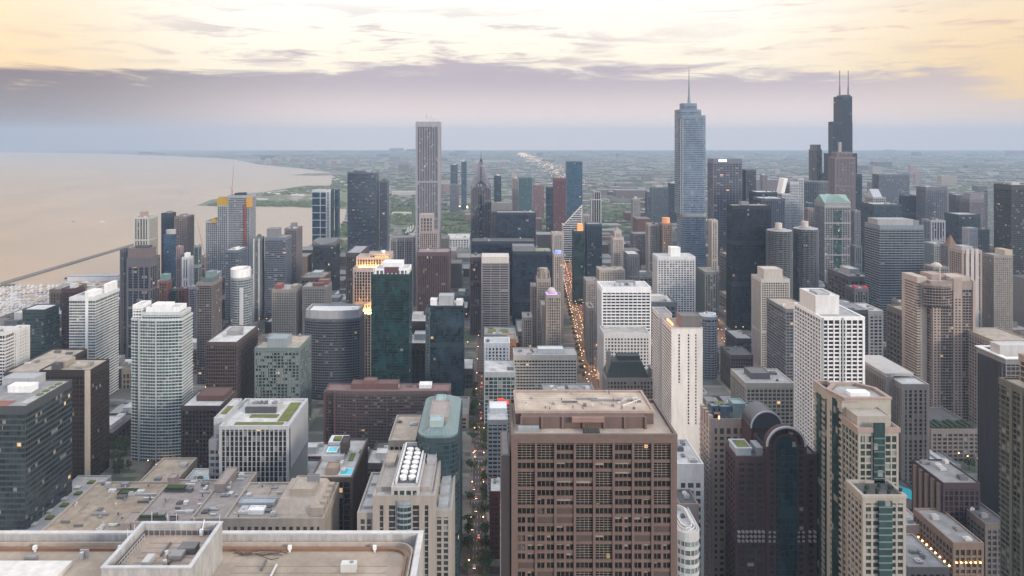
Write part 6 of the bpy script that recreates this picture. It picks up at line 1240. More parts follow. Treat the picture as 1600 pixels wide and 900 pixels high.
for lb, x0_, x1_, yt, dd, g_, f_ in (('far teal tower above the rail yards, tallest right of striped skyscraper', 721, 729, 253, 3300, g_blue, (.06, .11, .15)), ('far dull blue tower left of the teal one', 704, 715, 258, 3500, (.04, .08, .13), (.07, .1, .14)), ('squat far grey block below dull blue tower', 703, 717, 289, 3200, (.08, .09, .11), (.16, .17, .2)),
    ('far navy slab right of chevron tower', 772, 783, 275, 2900, g_navy, (.05, .08, .12)), ('far teal cylinder topped tower beyond slate slab', 810, 831, 278, 2700, (.03, .1, .12), (.08, .16, .18)), ('far rosy tower left of teal cylinder top', 800, 810, 279, 2500, (.15, .13, .14), (.34, .28, .27)),
    ('far reddish block near the expressway lights', 832, 850, 289, 2900, (.13, .08, .09), (.3, .18, .17)), ('far grey tower right of green field', 1016, 1044, 293, 2500, (.06, .09, .12), (.16, .19, .22)), ('far slim slate tower beside the grey one', 1008, 1018, 300, 2450, g_navy, (.1, .12, .16)), ('far pale stepped tower in the rail yards', 986, 1000, 311, 2400, (.15, .15, .16), (.35, .33, .32)),
    ('far dark slab touching silvery tower', 1044, 1060, 287, 2800, g_navy, DNAVY), ('distant dark tower beyond navy blocks', 1188, 1199, 274, 3100, (.1, .09, .1), (.25, .24, .25))):
    b = tower(lb, x0_, x1_, yt, dd, 34, St('grid', g_, f_, 3.9, 5), name='far_tower', kit=0, ph=True)
# gothic newspaper tower and stone neighbours
stn = (.40, .34, .29); gs = St('piers', (.08, .07, .07), stn, 3.6, 2.8, pw=.42, po=.6, slab=.3, cap=3)
b = tower('ornate gothic stone tower with pinnacled crown near the lit avenue', 838, 860, 437, 1060, 24, gs, name='gothic_tower', kit=0, ph=False)
MB().prism(ell(b.cx, b.y0+12, 6.5, 6.5, 8), b.z, PZ(420, 1064)).build('octagon_crown', wall(stn), b.root)
m = MB()
for i in range(8): t = math.pi/8+i*math.pi/4; m.cone(b.cx+9*math.cos(t), b.y0+12+9*math.sin(t), b.z, PZ(424, 1064), 1.1, .15, 6); m.bar((b.cx+9*math.cos(t), b.y0+12+9*math.sin(t), b.z+6), (b.cx+6*math.cos(t), b.y0+12+6*math.sin(t), b.z+10), .6)
m.build('pinnacle', wall(stn), b.root)
tower('stone slab wing left of the gothic tower with blank upper wall', 829, 840, 449, 1075, 30, St('grid', (.1, .09, .09), (.34, .29, .26), 3.6, 4, pw=.5), name='stone_wing', kit=1, ph=False)
tower('small stone building with pitched turrets left of the stone wing', 816, 831, 497, 1000, 30, gs, name='turreted_building', kit=1, ph=False)
b = tower('beige stone building with blank arched side wall by the avenue', 845, 862, 478, 1000, 28, St('grid', (.1, .09, .09), (.44, .37, .31), 3.6, 4, pw=.6, cap=18), name='blank_walled_building', kit=1, ph=False)
b = tower('beige ribbed building with violet lit dome on top', 852, 876, 462, 970, 24, gs, name='domed_club', kit=0, ph=False)
m = MB(); 
for i in range(6): a0, a1 = i*math.pi/12, (i+1)*math.pi/12; m.cone(b.cx-2, b.y0+10, b.z+2+7*math.sin(a0), b.z+2+7*math.sin(a1), 6*math.cos(a0), max(.1, 6*math.cos(a1)), 16)
m.build('dome', wall((.6, .52, .5)), b.root); MB().ring(ell(b.cx-2, b.y0+10, 7.5, 7.5, 16), ell(b.cx-2, b.y0+10, 6.6, 6.6, 16), b.z, b.z+1.6).build('violet_light_ring', flat((.35, .2, .9), .5, 0, 2.2), b.root)
b = tower('slender cream stone tower with blue lit clock like cap', 864, 880, 398, 1150, 24, St('piers', (.12, .1, .1), (.46, .39, .35), 3.6, 3.2, pw=.45, po=.6), name='cream_stone_tower', kit=0, ph=False)
MB().prism(ell(b.cx, b.y0+10, 5, 5, 12), b.z, PZ(392, 1155)).build('blue_lit_cap', flat((.2, .28, .9), .5, 0, .8), b.root)
b = tower('pale stone tower above the slender cream one', 862, 880, 365, 1330, 26, St('piers', (.14, .12, .12), (.48, .42, .39), 3.6, 3.4, pw=.45), name='pale_stone_tower', kit=1, ph=False)
b = tower('white stone clock tower with ornate stepped shaft', 955, 974, 372, 1290, 26, St('piers', (.14, .12, .12), (.52, .46, .42), 3.6, 3, pw=.45, po=.7), name='ornate_white_tower', kit=0, ph=False)
tier(b, .2, .8, .15, .85, b.z, PZ(362, 1292), St('piers', (.14, .12, .12), (.52, .46, .42), 3.6, 3, pw=.45), 'upper_tier', r_tan); MB().hip(b.x0+b.w*.25, b.x0+b.w*.75, b.y0+6, b.y0+20, PZ(362, 1292), PZ(355, 1294), .1).build('spire_roof', wall((.4, .3, .26)), b.root)
b = tower('terracotta and brown tower with orange lit octagonal top', 1031, 1050, 350, 1500, 30, St('grid', (.1, .08, .08), (.34, .24, .2), 3.6, 4), name='orange_topped_tower', kit=0, ph=False); MB().prism(ell(b.cx, b.y0+14, 8, 8, 8), b.z, PZ(341, 1500)).build('octagon_top', flat((.7, .3, .14), .6, 0, .25), b.root)
tower('pale twin stone block left of the orange topped tower', 1009, 1030, 351, 1520, 30, St('piers', (.12, .11, .11), (.42, .38, .36), 3.6, 4, pw=.4), name='pale_stone_block', kit=2, ph=False)
tower('long mauve brick block behind ornate white tower', 985, 1028, 366, 1700, 40, St('grid', (.1, .09, .1), (.24, .2, .21), 3.6, 4), name='mauve_brick_block', kit=3, ph=False)
tower('beige stone hotel right of the avenue with grey annex', 912, 934, 440, 1120, 34, St('grid', (.12, .1, .1), (.36, .31, .29), 3.6, 3.6, pw=.45), name='beige_stone_hotel', kit=3, ph=False)
tower('ornate cream block with curved pediment top above white office', 932, 976, 423, 1180, 36, St('grid', (.14, .12, .1), (.46, .4, .34), 3.6, 4, pw=.45), name='ornate_cream_block', kit=4, ph=False, rmat=r_tan)
tower('grey slab with white curved roof next to ornate cream block', 974, 999, 398, 1230, 40, St('piers', (.07, .075, .085), (.15, .165, .185), 3.6, 4, po=.2), name='curved_roof_slab', kit=1, ph=False, rmat=r_white)
tower('narrow cream building wedged between avenue and white office', 915, 928, 482, 1010, 34, St('grid', (.14, .12, .1), (.42, .37, .32), 3.6, 3.6, pw=.4), name='narrow_cream_building', kit=2, ph=False, rmat=r_tan)
# low landmarks
b = tower('long low white museum roofs beside the park', 698, 734, 372, 2150, 90, St('grid', g_grey, OFFW, 5, 8), name='museum', kit=6, ph=False, rmat=r_white)
r = tag(empty('band_shell', PX(645, 2450), 2450), 'curling pale ribbons of the park band shell', 'pavilion'); rr = random.Random(5)
for k in range(7):
    m = MB(); x = PX(634+k*4, 2450); 
    for j in range(5): m.bar((x+j*2, 2450+j*2, 4+j*4+k % 3*3), (x+j*2+4*math.sin(j), 2452+j*2, 9+j*4+k % 3*3), 3)
    m.build('steel_ribbon', wall((.6, .56, .55)), r)
# ------------------------------------------------------------------ in-between buildings: each one a thing, copied from a few prototypes
def inframe(x, y, m=60): u = x/y*FOC+CX; return -m < u < 1600+m
def on_road(x0, x1, y0, y1):
    for yy in XR:
        if y0 < yy+9 and y1 > yy-9: return True
    for a, b, w in ROADS[:5]:
        for yy in (y0, (y0+y1)/2, y1):
            if not min(a[1], b[1]) <= yy <= max(a[1], b[1]): continue
            xr = a[0]+(b[0]-a[0])*(yy-a[1])/(b[1]-a[1])
            if x0 < xr+w/2 and x1 > xr-w/2: return True
    return False
coastp = sorted([(y, x) for x, y in coast])
def shore(y):
    best = -1e9
    for (ya, xa), (yb, xb) in zip(coastp, coastp[1:]):
        if ya <= y <= yb: best = max(best, xa+(xb-xa)*(y-ya)/(yb-ya+1e-6))
    return best if best > -1e8 else (-720 if y < coastp[0][0] else -6000)
PAL = [('tan brick', (.27, .2, .16), BEIGE), ('red brown brick', (.2, .09, .075), TAN), ('grey concrete', (.3, .29, .29), MGREY), ('cream stone', (.44, .38, .32), BEIGE), ('dark brown', (.1, .075, .07), DGREY), ('off white', (.52, .5, .48), OFFW),
       ('blue grey', (.15, .18, .22), MGREY), ('dull mauve', (.22, .17, .18), STONE), ('charcoal', (.07, .07, .08), DGREY), ('warm grey', (.24, .22, .2), MGREY)]
ROOFN = [('pale roof', r_pale), ('white roof', r_white), ('tan roof', r_tan), ('dark roof', r_dark), ('grey roof', r_grey)]
protos = {}
def proto(ci, ri, shape):
    key = (ci, ri, shape)
    if key in protos: return protos[key]
    w, dp, h = ((30, 26, 14), (24, 24, 34), (44, 34, 20), (20, 26, 55))[shape]; nm, col, _ = PAL[ci]; col = sc(col, .8)
    kind = ('grid', 'piers', 'bands', 'grid')[shape]
    r = empty('city_building', 0, 0); rr = random.Random(ci*31+ri*7+shape)
    section(r, rect(-w/2, w/2, -dp/2, dp/2), 0, h, St(kind, (.05, .05, .055), col, 3.7, 4, lit=.025))
    roof_kit(r, -w/2, w/2, -dp/2, dp/2, h, ROOFN[ri][1], rr, 3, True)
    protos[key] = r; r['_h'] = h; r['_w'] = w; r['_d'] = dp; return r
fill = []
rr = random.Random(21); XRb = [480]+XR+[2150, 2300]
for yi in range(len(XRb)-1):
    ya, yb = XRb[yi]+12, XRb[yi+1]-12
    if ya < 600: continue
    x = -1500.0
    while x < 2500:
        w = rr.uniform(55, 95); xs = x
        nx = 2 if w > 60 else 1; ny = 2 if yb-ya > 60 else 1
        for i in range(nx):
            for j in range(ny):
                bx0, bx1 = xs+w*i/nx+1.2, xs+w*(i+1)/nx-1.2; by0, by1 = ya+(yb-ya)*j/ny+1.2, ya+(yb-ya)*(j+1)/ny-1.2; cx, cy = (bx0+bx1)/2, (by0+by1)/2
                if not inframe(cx, cy, 420) or bx0 < shore(by1)+25 or bx0 < shore(by0)+25: continue
                if on_road(bx0, bx1, by0, by1): continue
                if any(bx0 < f[1] and bx1 > f[0] and by0 < f[3] and by1 > f[2] for f in FOOT): continue
                if -70 < cx < 120 and cy > 1950: continue
                if cy > 1900 and cx < 30: continue
                fill.append((cx, cy, bx1-bx0, by1-by0))
        x += w+rr.choice((6, 14, 14))
fill.sort(key=lambda f: f[1])
print('fill', len(fill))
used_lab = {}; hero = [(o, o['label']) for o in list(scn.collection.objects) if o.parent is None and 'category' in o and o['category'] in ('building', 'skyscraper')]
def size_word(h, w): return ('low' if h < 20 else 'mid height' if h < 38 else 'tall slim') if w < 34 else ('wide low' if h < 20 else 'bulky mid height')
SHORT = {}
def short(o): return o.name.split('.')[0].replace('_', ' ')
# nearby landmark names that occur once only
cnt_ = {}
for o, _ in hero: cnt_[short(o)] = cnt_.get(short(o), 0)+1
marks_ = [(o, short(o)) for o, _ in hero if cnt_[short(o)] == 1]
NF = 0; far_rest = []
for (cx, cy, w, dp) in fill:
    ci = rr.choices(range(len(PAL)), (5, 3, 5, 4, 3, 2, 3, 2, 2, 4))[0]; ri = rr.randrange(5); u = rr.random()
    shape = 0 if u < .45 else 2 if u < .7 else 1 if u < .92 else 3
    if cy < 900 and shape in (1, 3): shape = 0
    k = rr.uniform(.75, 1.25)*(1.4 if cy > 950 else 1)
    if NF >= 170 or cy > 2000 or not inframe(cx, cy, 10):
        far_rest.append((cx, cy, w, dp, (14, 34, 20, 55)[shape]*k, ci)); continue
    P = proto(ci, ri, shape); o = copy_tree(P); o.location = (cx, cy, 0); o.scale = (w/P['_w'], dp/P['_d'], k)
    px = cx/cy*FOC+CX; near = sorted(marks_, key=lambda m: math.hypot(m[0].location.x-cx, m[0].location.y-cy)); lab = None; h = P['_h']*k
    base = f"{size_word(h, w)} {PAL[ci][0]} building with {ROOFN[ri][0]}"
    for m_, s_ in near[:8]:
        dx, dy = cx-m_.location.x, cy-m_.location.y
        rel = 'to the left of' if dx < -abs(dy) else 'to the right of' if dx > abs(dy) else 'in front of' if dy < 0 else 'behind'
        t_ = f"{base} {rel} the {s_}"
        if t_ not in used_lab and len(t_.split()) <= 16: lab = t_; break
    lab = lab or base + f" in the streets near the {near[0][1]}"
    used_lab[lab] = 1; o['label'] = lab; o['category'] = 'building'; o['group'] = 'smaller city buildings between the towers'
    for k_ in ('_h', '_w', '_d'): del o[k_]
    NF += 1
def kill(o):
    for c in list(o.children): kill(c)
    bpy.data.objects.remove(o)
for P in protos.values(): kill(P)
# ------------------------------------------------------------------ the low city out to the horizon
rr = random.Random(5); m = MB(); v, f, mi = m.v, m.f, m.mi
def qbox(x, y, w, d, h, k):
    b = len(v); x0, x1, y0, y1 = x-w/2, x+w/2, y-d/2, y+d/2
    v.extend(((x0, y0, 0), (x1, y0, 0), (x1, y1, 0), (x0, y1, 0), (x0, y0, h), (x1, y0, h), (x1, y1, h), (x0, y1, h)))
    f.extend(((b, b+1, b+5, b+4), (b+1, b+2, b+6, b+5), (b+2, b+3, b+7, b+6), (b+3, b, b+4, b+7), (b+4, b+5, b+6, b+7))); mi.extend((k,)*4 + (10+ (k*7) % 4,))
for cx, cy, w, dp, h, ci in far_rest: qbox(cx, cy, w, dp, h, ci)
def blocked(x, y):
    if x < shore(y)+30+y*.01: return True
    if y < 2100: return True
    u = x/y*FOC+CX; vv = CY+EYE*FOC/y
    if 608 < u < 738 and 322 < vv < 400: return True     # parks
    if 935 < u < 998 and 322 < vv < 338: return True
    return False
row = 2120.0; n_ = 0
while row < 19800:
    step = 40+row*.016; x = -row*.72
    while x < row*.76:
        w = rr.uniform(.35, 1.05)*step*(1 if rr.random() < .85 else 2.4)
        if rr.random() < (.80 if row < 5000 else .62) and not blocked(x, row) and not any(fo[0]-10 < x < fo[1]+10 and fo[2]-10 < row < fo[3]+10 for fo in FOOT):
            h = rr.uniform(5, 11)*(.8 if row < 4000 else 1) + (rr.expovariate(1/22) if rr.random() < (.30 if row < 3500 else .07) else 0)
            if abs(x/row-.1) > .0: qbox(x, row+rr.uniform(-.2, .2)*step, w, rr.uniform(.4, .9)*step, min(h, 70), rr.randrange(10)); n_ += 1
        x += w+rr.choice((4, 8, 14, 30))*(1+row/5000)
    row += step*1.25
tag(m.build('city_blocks', [wall(sc(p[1], .75)) for p in PAL]+[wall((.3, .29, .28)), wall((.34, .33, .32)), wall((.1, .1, .11)), wall((.2, .18, .17))]), 'endless low houses, sheds and blocks spreading to the horizon', 'city', kind='stuff')
print('blocks', n_)
# groups of slabs along the far shore and a few far towers
rr = random.Random(8)
for i in range(34):
    px = rr.uniform(395, 640) if i < 20 else rr.uniform(640, 1590); d = rr.uniform(7500, 10500) if i < 20 else rr.uniform(4200, 8500)
    x = PX(px, d)
    if x < shore(d)+60: continue
    h = rr.uniform(40, 85); w = rr.uniform(35, 70)
    o = MB().box(x-w/2, x+w/2, d, d+w*.5, 0, h).build('distant_slab', wall(rr.choice(((.4, .34, .31), (.24, .24, .26), (.3, .2, .18))))); tag(o, 'distant hazy slab block standing above the far low rise city', 'building', 'distant slab blocks near the horizon')
# ------------------------------------------------------------------ trees
leaf = []
for c in ((.035, .06, .02), (.055, .08, .028), (.07, .095, .035)):
    mm, t, p = new_mat('foliage'); o_ = t.nodes.new('ShaderNodeTexCoord').outputs['Object']; x = tmix(t, mrange(t, noise(t, o_, 1.2, 3), .3, .7, 0, 1), sc(c, .6), sc(c, 1.4)); lk(t, x, p.inputs['Base Color']); p.inputs['Roughness'].default_value = .8; leaf.append(mm)
bark = wall((.09, .065, .05))
def tree_proto(seed, h, r, n):
    rr = random.Random(seed); root = empty('street_tree', 0, 0); t = MB().cone(0, 0, 0, h*.55, .28, .14, 7)
    for i in range(5): a = rr.uniform(0, 6.28); t.bar((0, 0, h*.35+i*.25), (math.cos(a)*r*.6, math.sin(a)*r*.6, h*.6+i*.3), .16, .05)
    t.build('trunk', bark, root); c = MB()
    cl = [(rr.gauss(0, r*.42), rr.gauss(0, r*.42), h*.66+rr.gauss(0, h*.13)) for _ in range(9)]
    for i in range(n):
        q = rr.choice(cl); p = Vector((q[0]+rr.gauss(0, r*.22), q[1]+rr.gauss(0, r*.22), q[2]+rr.gauss(0, h*.08))); s_ = rr.uniform(.22, .5)
        a = Vector((rr.uniform(-1, 1), rr.uniform(-1, 1), rr.uniform(-.5, .5))).normalized()*s_; b = a.cross(Vector((rr.uniform(-1, 1), rr.uniform(-1, 1), rr.uniform(-1, 1)))).normalized()*s_
        k = len(c.v); c.v += [tuple(p-a-b), tuple(p+a-b), tuple(p+a+b), tuple(p-a+b)]; c.f.append((k, k+1, k+2, k+3)); c.mi.append(rr.randrange(3))
    c.build('crown', leaf, root); return root
TP = [tree_proto(1, 9, 3.6, 420), tree_proto(2, 11, 4.2, 460), tree_proto(3, 8, 3, 360)]
def put(P, x, y, s_, lab, cat, grp, rz=0):
    o = copy_tree(P); o.location = (x, y, .1); o.scale = (s_,)*3; o.rotation_euler = (0, 0, rz); tag(o, lab, cat, grp); return o
rr = random.Random(13)
def along(road_, y): a, b = road_; return a[0]+(b[0]-a[0])*(y-a[1])/(b[1]-a[1])
for y in [500+i*13 for i in range(34)]:
    for s_ in (-1, 1):
        if rr.random() < .5: put(rr.choice(TP), along((ST0, ST1), y)+s_*(6.4), y+rr.uniform(-3, 3), rr.uniform(1.0, 1.45), 'leafy green street tree on the pavement of the narrow street beside the granite tower', 'tree', 'trees along the narrow street', rr.uniform(0, 6))
for y in range(980, 1900, 30):
    for s_ in (-1, 1): put(rr.choice(TP), along((AV0, AV1), y)+s_*15.2, y, rr.uniform(.7, 1), 'small round tree at the kerb of the lit avenue', 'tree', 'trees along the avenue', rr.uniform(0, 6))
for i in range(26): 
    x, y = G(rr.uniform(1420, 1590), rr.uniform(700, 880)); 
    if not any(f_[0]-2 < x < f_[1]+2 and f_[2]-2 < y < f_[3]+2 for f_ in FOOT): put(rr.choice(TP), x, y, rr.uniform(.8, 1.2), 'dark leafy tree among the low roofs and streets near the theatres', 'tree', 'trees near the theatres', rr.uniform(0, 6))
for i in range(24):
    x, y = G(rr.uniform(640, 668), rr.uniform(532, 600)); put(rr.choice(TP), x, y, rr.uniform(.9, 1.2), 'park tree in the small green square beside the green glass tower', 'tree', 'trees in the small square', rr.uniform(0, 6))
for i in range(16):
    x, y = G(rr.uniform(172, 205), rr.uniform(690, 745)); put(rr.choice(TP), x, y, rr.uniform(.9, 1.2), 'dark tree between the striped brown tower and the teal condominium', 'tree', 'trees by the condominium', rr.uniform(0, 6))
# massed canopy: parks, shore and far suburbs
m = MB()
def clump(x, y, s_, h):
    k = len(m.v); n = 7; m.v.append((x, y, h*rr.uniform(.85, 1.1)))
    for i in range(n): a = 2*math.pi*i/n; m.v.append((x+s_*.62*math.cos(a)*rr.uniform(.7, 1.2), y+s_*.62*math.sin(a)*rr.uniform(.7, 1.2), h*rr.uniform(.65, .95)))
    for i in range(n): a = 2*math.pi*(i+.5)/n; m.v.append((x+s_*math.cos(a)*rr.uniform(.8, 1.2), y+s_*math.sin(a)*rr.uniform(.8, 1.2), h*rr.uniform(.1, .4)))
    for i in range(n): j = (i+1) % n; m.f += [(k, k+1+i, k+1+j), (k+1+i, k+1+n+i, k+1+j), (k+1+j, k+1+n+i, k+1+n+j)]; q = rr.randrange(3); m.mi += [q, q, q]
def region(pts, n, s0, s1, h):
    for _ in range(n):
        (ax, ay), (bx, by), (cx_, cy_), (dx, dy) = pts; u, w = rr.random(), rr.random(); px = (ax*(1-u)+bx*u)*(1-w)+(dx*(1-u)+cx_*u)*w; py = (ay*(1-u)+by*u)*(1-w)+(dy*(1-u)+cy_*u)*w
        x, y = G(px, py); clump(x, y, rr.uniform(s0, s1), h*rr.uniform(.7, 1.2))
region([(312, 321), (395, 317), (535, 316), (540, 324)], 260, 9, 20, 11); region([(360, 309), (480, 292), (540, 291), (540, 300)], 130, 10, 22, 9)
region([(690, 345), (738, 345), (738, 338), (695, 338)], 90, 6, 11, 11); region([(696, 372), (738, 372), (738, 356), (696, 356)], 80, 5, 9, 10); region([(610, 350), (655, 350), (655, 318), (612, 312)], 190, 8, 14, 12)
region([(478, 398), (548, 398), (548, 350), (534, 352)], 110, 5, 9, 9); region([(640, 372), (700, 372), (700, 350), (640, 350)], 40, 5, 9, 9); region([(520, 292), (650, 300), (650, 268), (520, 275)], 240, 14, 30, 11); region([(1440, 372), (1560, 372), (1560, 350), (1440, 350)], 40, 6, 10, 10)
region([(940, 345), (985, 350), (990, 338), (940, 334)], 70, 8, 14, 11)
for _ in range(5200):
    d = 2300*math.exp(rr.random()*2.1); x = rr.uniform(-.72, .76)*d
    if x < shore(d)+40 or d > 19500: continue
    clump(x, d, rr.uniform(8, 20)*(1+d/4500), rr.uniform(8, 13)*(1+d/30000))
tag(m.build('tree_canopy', leaf), 'massed green tree tops of the parks, the shore and far suburbs', 'trees', kind='stuff')
# ------------------------------------------------------------------ street lamps, cars, boats
amber = flat((1, .5, .16), .5, 0, 15); lampP = empty('street_lamp', 0, 0); pm = MB().cone(0, 0, 0, 9, .12, .08, 6); pm.bar((0, 0, 9), (1.6, 0, 9.3), .1); pm.build('pole', flat((.12, .12, .12), .6), lampP)
MB().cone(1.6, 0, 8.95, 9.25, .38, .3, 8).build('lamp_head', amber, lampP)
def carP(col):
    r_ = empty('car', 0, 0); b = MB(); b.v = [(x, y, z) for y in (-.88, .88) for x, z in ((-2.2, .3), (2.2, .3), (2.25, .75), (1.1, .9), (.5, 1.42), (-1.2, 1.42), (-1.9, .92), (-2.25, .85))]
    b.f = [tuple(range(8)), tuple(range(15, 7, -1))]+[(i, 8+i, 8+(i+1) % 8, (i+1) % 8) for i in range(8)]; b.mi = [0]*10; b.build('body', flat(col, .3), r_)
    g = MB().box(-1.15, .45, -.9, .9, .93, 1.34); g.build('window', flat((.02, .025, .03), .1), r_)
    for x in (-1.35, 1.35):
        for y in (-.86, .86): w = MB(); w.v = [(x+.33*math.cos(a*math.pi/5), y+s_*.1, .33+.33*math.sin(a*math.pi/5)) for s_ in (-1, 1) for a in range(10)]; w.f = [tuple(range(10)), tuple(range(19, 9, -1))]+[(i, 10+i, 10+(i+1) % 10, (i+1) % 10) for i in range(10)]; w.mi = [0]*12; w.build('wheel', flat((.02, .02, .02), .8), r_)
    for y in (-.6, .6): MB().box(2.2, 2.3, y-.18, y+.18, .55, .75).build('headlight', flat((1, .75, .45), .4, 0, 10), r_); MB().box(-2.3, -2.2, y-.18, y+.18, .6, .78).build('taillight', flat((1, .1, .04), .4, 0, 14), r_)
    return r_
CARS = [(carP((.6, .6, .6)), 'silver white'), (carP((.03, .03, .035)), 'black'), (carP((.35, .03, .03)), 'dark red'), (carP((.3, .31, .33)), 'grey'), (carP((.55, .35, .03)), 'yellow cab')]
rr = random.Random(17); H = math.pi/2; nc = 0
def traffic(R_, ya, yb, n, lanes, where):
    used = []
    for i in range(n):
        y = ya+(yb-ya)*(i+.5)/n+rr.uniform(-.3, .3)*(yb-ya)/n; off = rr.choice(lanes); P, cn = rr.choice(CARS)
        put(P, along(R_, y)+off, y, 1, f'{cn} car driving on {where}', 'car', f'cars on {where}', -H if off < 0 else H)
traffic((ST0, ST1), 490, 1000, 24, (-3.8, -1.4, 1.4, 3.8), 'the narrow street beside the granite tower')
traffic((AV0, AV1), 960, 1950, 170, (-10, -6.5, -2.5, 2.5, 6.5, 10), 'the brightly lit avenue')
traffic(R3, 700, 1400, 34, (-4.6, -1.8, 1.8, 4.6), 'the street below the black monolith'); traffic(R4, 430, 1100, 30, (-4, -1.5, 1.5, 4), 'the street by the theatres'); traffic(R5, 565, 900, 14, (-4, -1.5, 1.5, 4), 'the street by the condominium')
for R_, ya, yb, st, off, where in (((ST0, ST1), 480, 1300, 62, 6.6, 'the narrow street beside the granite tower'), ((AV0, AV1), 900, 2000, 26, 14.3, 'the brightly lit avenue'), (R3, 680, 1490, 58, 7.8, 'the street below the black monolith'), (R4, 430, 1390, 56, 7.4, 'the street by the theatres'), (R5, 570, 1290, 70, 7.8, 'the street by the condominium')):
    y = ya
    while y < yb:
        for s_ in (-1, 1): put(lampP, along(R_, y)+s_*off, y, 1, f'tall lamp post glowing amber beside {where}', 'street lamp', f'lamp posts along {where}', 0 if s_ < 0 else math.pi)
        y += st
for y in range(965, 1960, 22): put(lampP, along((AV0, AV1), y), y, 1, 'tall lamp post glowing amber beside the brightly lit avenue', 'street lamp', 'lamp posts along the brightly lit avenue', H if y % 44 else -H)
for px, py in ((1449, 713), (1461, 721), (1472, 716), (1500, 726), (1514, 731), (1530, 735), (1398, 520+40), (1392, 553), (1404, 556), (1144, 585), (1151, 592), (1139, 575), (330, 590), (312, 545), (318, 552)):
    put(lampP, *G(px, py), 1.15, 'bright amber lamp on an open corner between the towers', 'street lamp', 'lamps on open street corners', H)
for yy in XR[1:8]:
    for k in range(22):
        x = -480+k*55+rr.uniform(-8, 8)
        if inframe(x, yy, 0) and not any(f_[0] < x < f_[1] and f_[2] < yy+6 < f_[3] for f_ in FOOT) and k % 4 == 0: put(lampP, x, yy+6.2, 1, 'amber street lamp on one of the cross streets between the towers', 'street lamp', 'lamp posts on the cross streets', -H)
for P in [lampP]+[c[0] for c in CARS]+TP: kill(P)
# far lights of streets and the expressway, too many and small to count
m = MB()
def glow(x, y, z, s_): m.prism([(x-s_, y-s_), (x+s_, y-s_), (x+s_, y+s_), (x-s_, y+s_)], z-s_*.5, z+s_*.5, True)
for i in range(520):
    t = i/520; px = 815+90*(t**1.6)+rr.gauss(0, 4+10*t); py = 241+(t**1.9)*52+rr.gauss(0, 1.2); x, y = G(px, py); glow(x, y, 14, .75*y/2600)
for i in range(1500):
    d = 2600*math.exp(rr.random()*1.7); x = rr.uniform(-.72, .74)*d
    if x > shore(d)+50: glow(x, d, 13, rr.uniform(.3, .65)*d/2600)
tag(m.build('distant_street_lights', flat((1, .62, .38), .5, 0, 2.4)), 'scattered warm street and expressway lights far across the city', 'lights', kind='stuff')
# boats in the marina
hullm = [flat((.7, .7, .7), .4), flat((.5, .52, .55), .4), flat((.12, .14, .2), .4)]
def boatP(L, mi_):
    r_ = empty('moored_boat', 0, 0); b = MB(); P = [(-L/2, -L*.14), (L*.2, -L*.15), (L*.5, 0), (L*.2, L*.15), (-L/2, L*.14)]; b.prism(P, 0, 1.3); b.build('hull', hullm[mi_], r_)
    MB().prism([(-L*.25, -L*.09), (L*.15, -L*.08), (L*.22, 0), (L*.15, L*.08), (-L*.25, L*.09)], 1.3, 2.7).build('cabin', flat((.62, .63, .65), .4), r_); MB().cone(0, 0, 2.7, 12, .1, .06, 5).build('mast', flat((.7, .7, .7), .4), r_); return r_
BP = [boatP(11, 0), boatP(13, 0), boatP(10, 1), boatP(12, 2)]
rr = random.Random(4); nb = 0
for rowi in range(11):
    py = 448+rowi*5.4; d = EYE*FOC/(py-CY)
    dock = MB().box(PX(-5, d), PX(60+ (11-rowi)*6, d), d-1.2, d+1.2, .3, 1); tag(dock.build('floating_dock', wall((.4, .38, .35))), 'long floating dock lined with moored boats in the marina', 'dock', 'floating docks of the marina')
    k = 0; px = -4.0
    while px < 56+(11-rowi)*5.5 and nb < 230:
        for s_ in (-1, 1):
            if rr.random() < .75: o = put(rr.choice(BP), PX(px, d)+rr.uniform(-.6, .6), d+s_*8.5, rr.uniform(.85, 1.2), 'white boat moored at a floating dock in the crowded marina', 'boat', 'boats moored in the marina', s_*H+math.pi*0); nb += 1
        px += 6.4
for i in range(60):
    px, py = rr.uniform(85, 188), rr.uniform(405, 437); 
    if py < 470-px*.31+12: py = 470-px*.31+rr.uniform(12, 24)
    x, y = G(px, py); put(rr.choice(BP), x, y, rr.uniform(.9, 1.3), 'small boat at a mooring buoy inside the breakwater', 'boat', 'boats at mooring buoys', rr.uniform(2.6, 3.6))
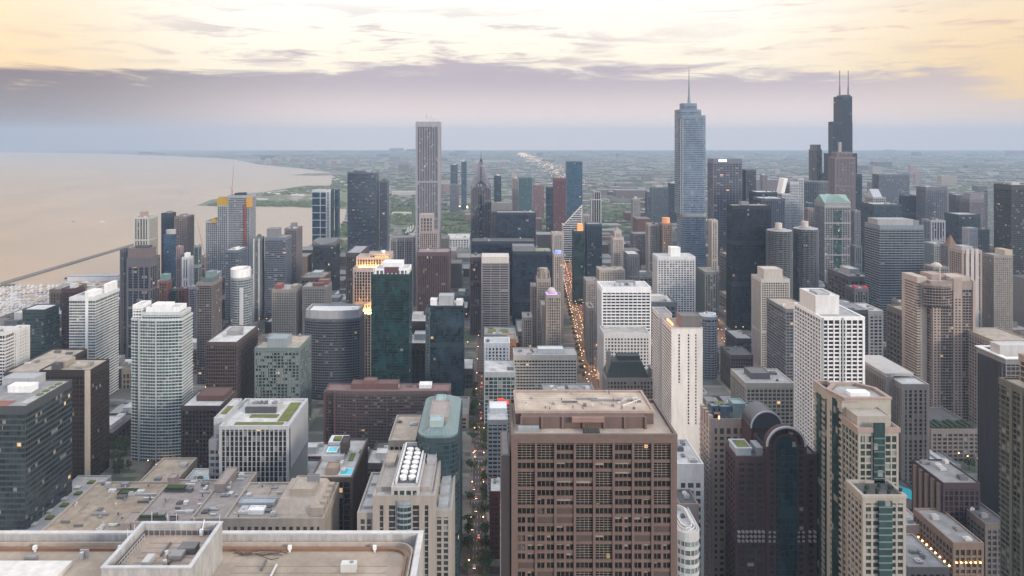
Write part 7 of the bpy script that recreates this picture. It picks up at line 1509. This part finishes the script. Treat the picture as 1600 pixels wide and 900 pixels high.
for i, (px, py) in enumerate(((40, 303), (160, 347), (115, 346), (196, 368), (88, 258), (290, 312), (235, 324), (300, 315))):
    x, y = G(px, py); put(rr.choice(BP), x, y, 1.0+i % 3*.3, 'lone boat far out on the open lake', 'boat', 'boats out on the open lake', rr.uniform(0, 3))
for P in BP: kill(P)
# docks of the peninsula harbour
for i in range(40):
    x, y = G(rr.uniform(390, 530), rr.uniform(299, 315)); w = rr.uniform(15, 60); tag(MB().box(x-w/2, x+w/2, y, y+rr.uniform(8, 25), 0, rr.uniform(3, 9)).build('harbour_shed', wall(rr.choice((OFFW, LGREY, BEIGE)))), 'small pale shed or hall on the green peninsula', 'building', 'sheds on the peninsula')
o_ = MB().box(PX(612, 4100), PX(650, 4100), 4100, 4160, 0, 26); tag(o_.build('exhibition_hall', wall((.5, .46, .43))), 'long pale flat exhibition hall left of the white striped skyscraper', 'building'); o_ = MB().box(PX(612, 3050), PX(642, 3050), 3050, 3080, 0, 14); tag(o_.build('long_hall', wall((.55, .52, .5))), 'low pale hall in the park below the exhibition hall', 'building')
tag(MB().box(PX(1180, 4600), PX(1240, 4600), 4600, 4700, 0, 22).build('stadium', wall((.6, .56, .52))), 'long pale stadium like roof far behind the navy blocks', 'building')
for i in range(5): x, y = G(706+i*6, 326); tag(MB().box(x-3, x+3, y, y+4, 4, 12).build('flood_lamp', flat((1, .6, .3), .5, 0, 6)), 'bright floodlight in the row along the park edge', 'lamp', 'row of park floodlights')
# ------------------------------------------------------------------ the air
hz = MB().box(-18200, 20200, -900, FAR+150, -1, 585).build('haze', None); hz.data.materials.clear(); tag(hz, 'thin blue grey evening haze over the city', 'haze', kind='stuff')
hm = bpy.data.materials.new('haze'); hm.use_nodes = True; t = hm.node_tree; t.nodes.clear(); pv = t.nodes.new('ShaderNodeVolumePrincipled'); pv.inputs['Color'].default_value = (.46, .60, .77, 1); pv.inputs['Density'].default_value = .00007; pv.inputs['Anisotropy'].default_value = .1
ou = t.nodes.new('ShaderNodeOutputMaterial'); t.links.new(pv.outputs[0], ou.inputs['Volume']); hz.data.materials.append(hm)
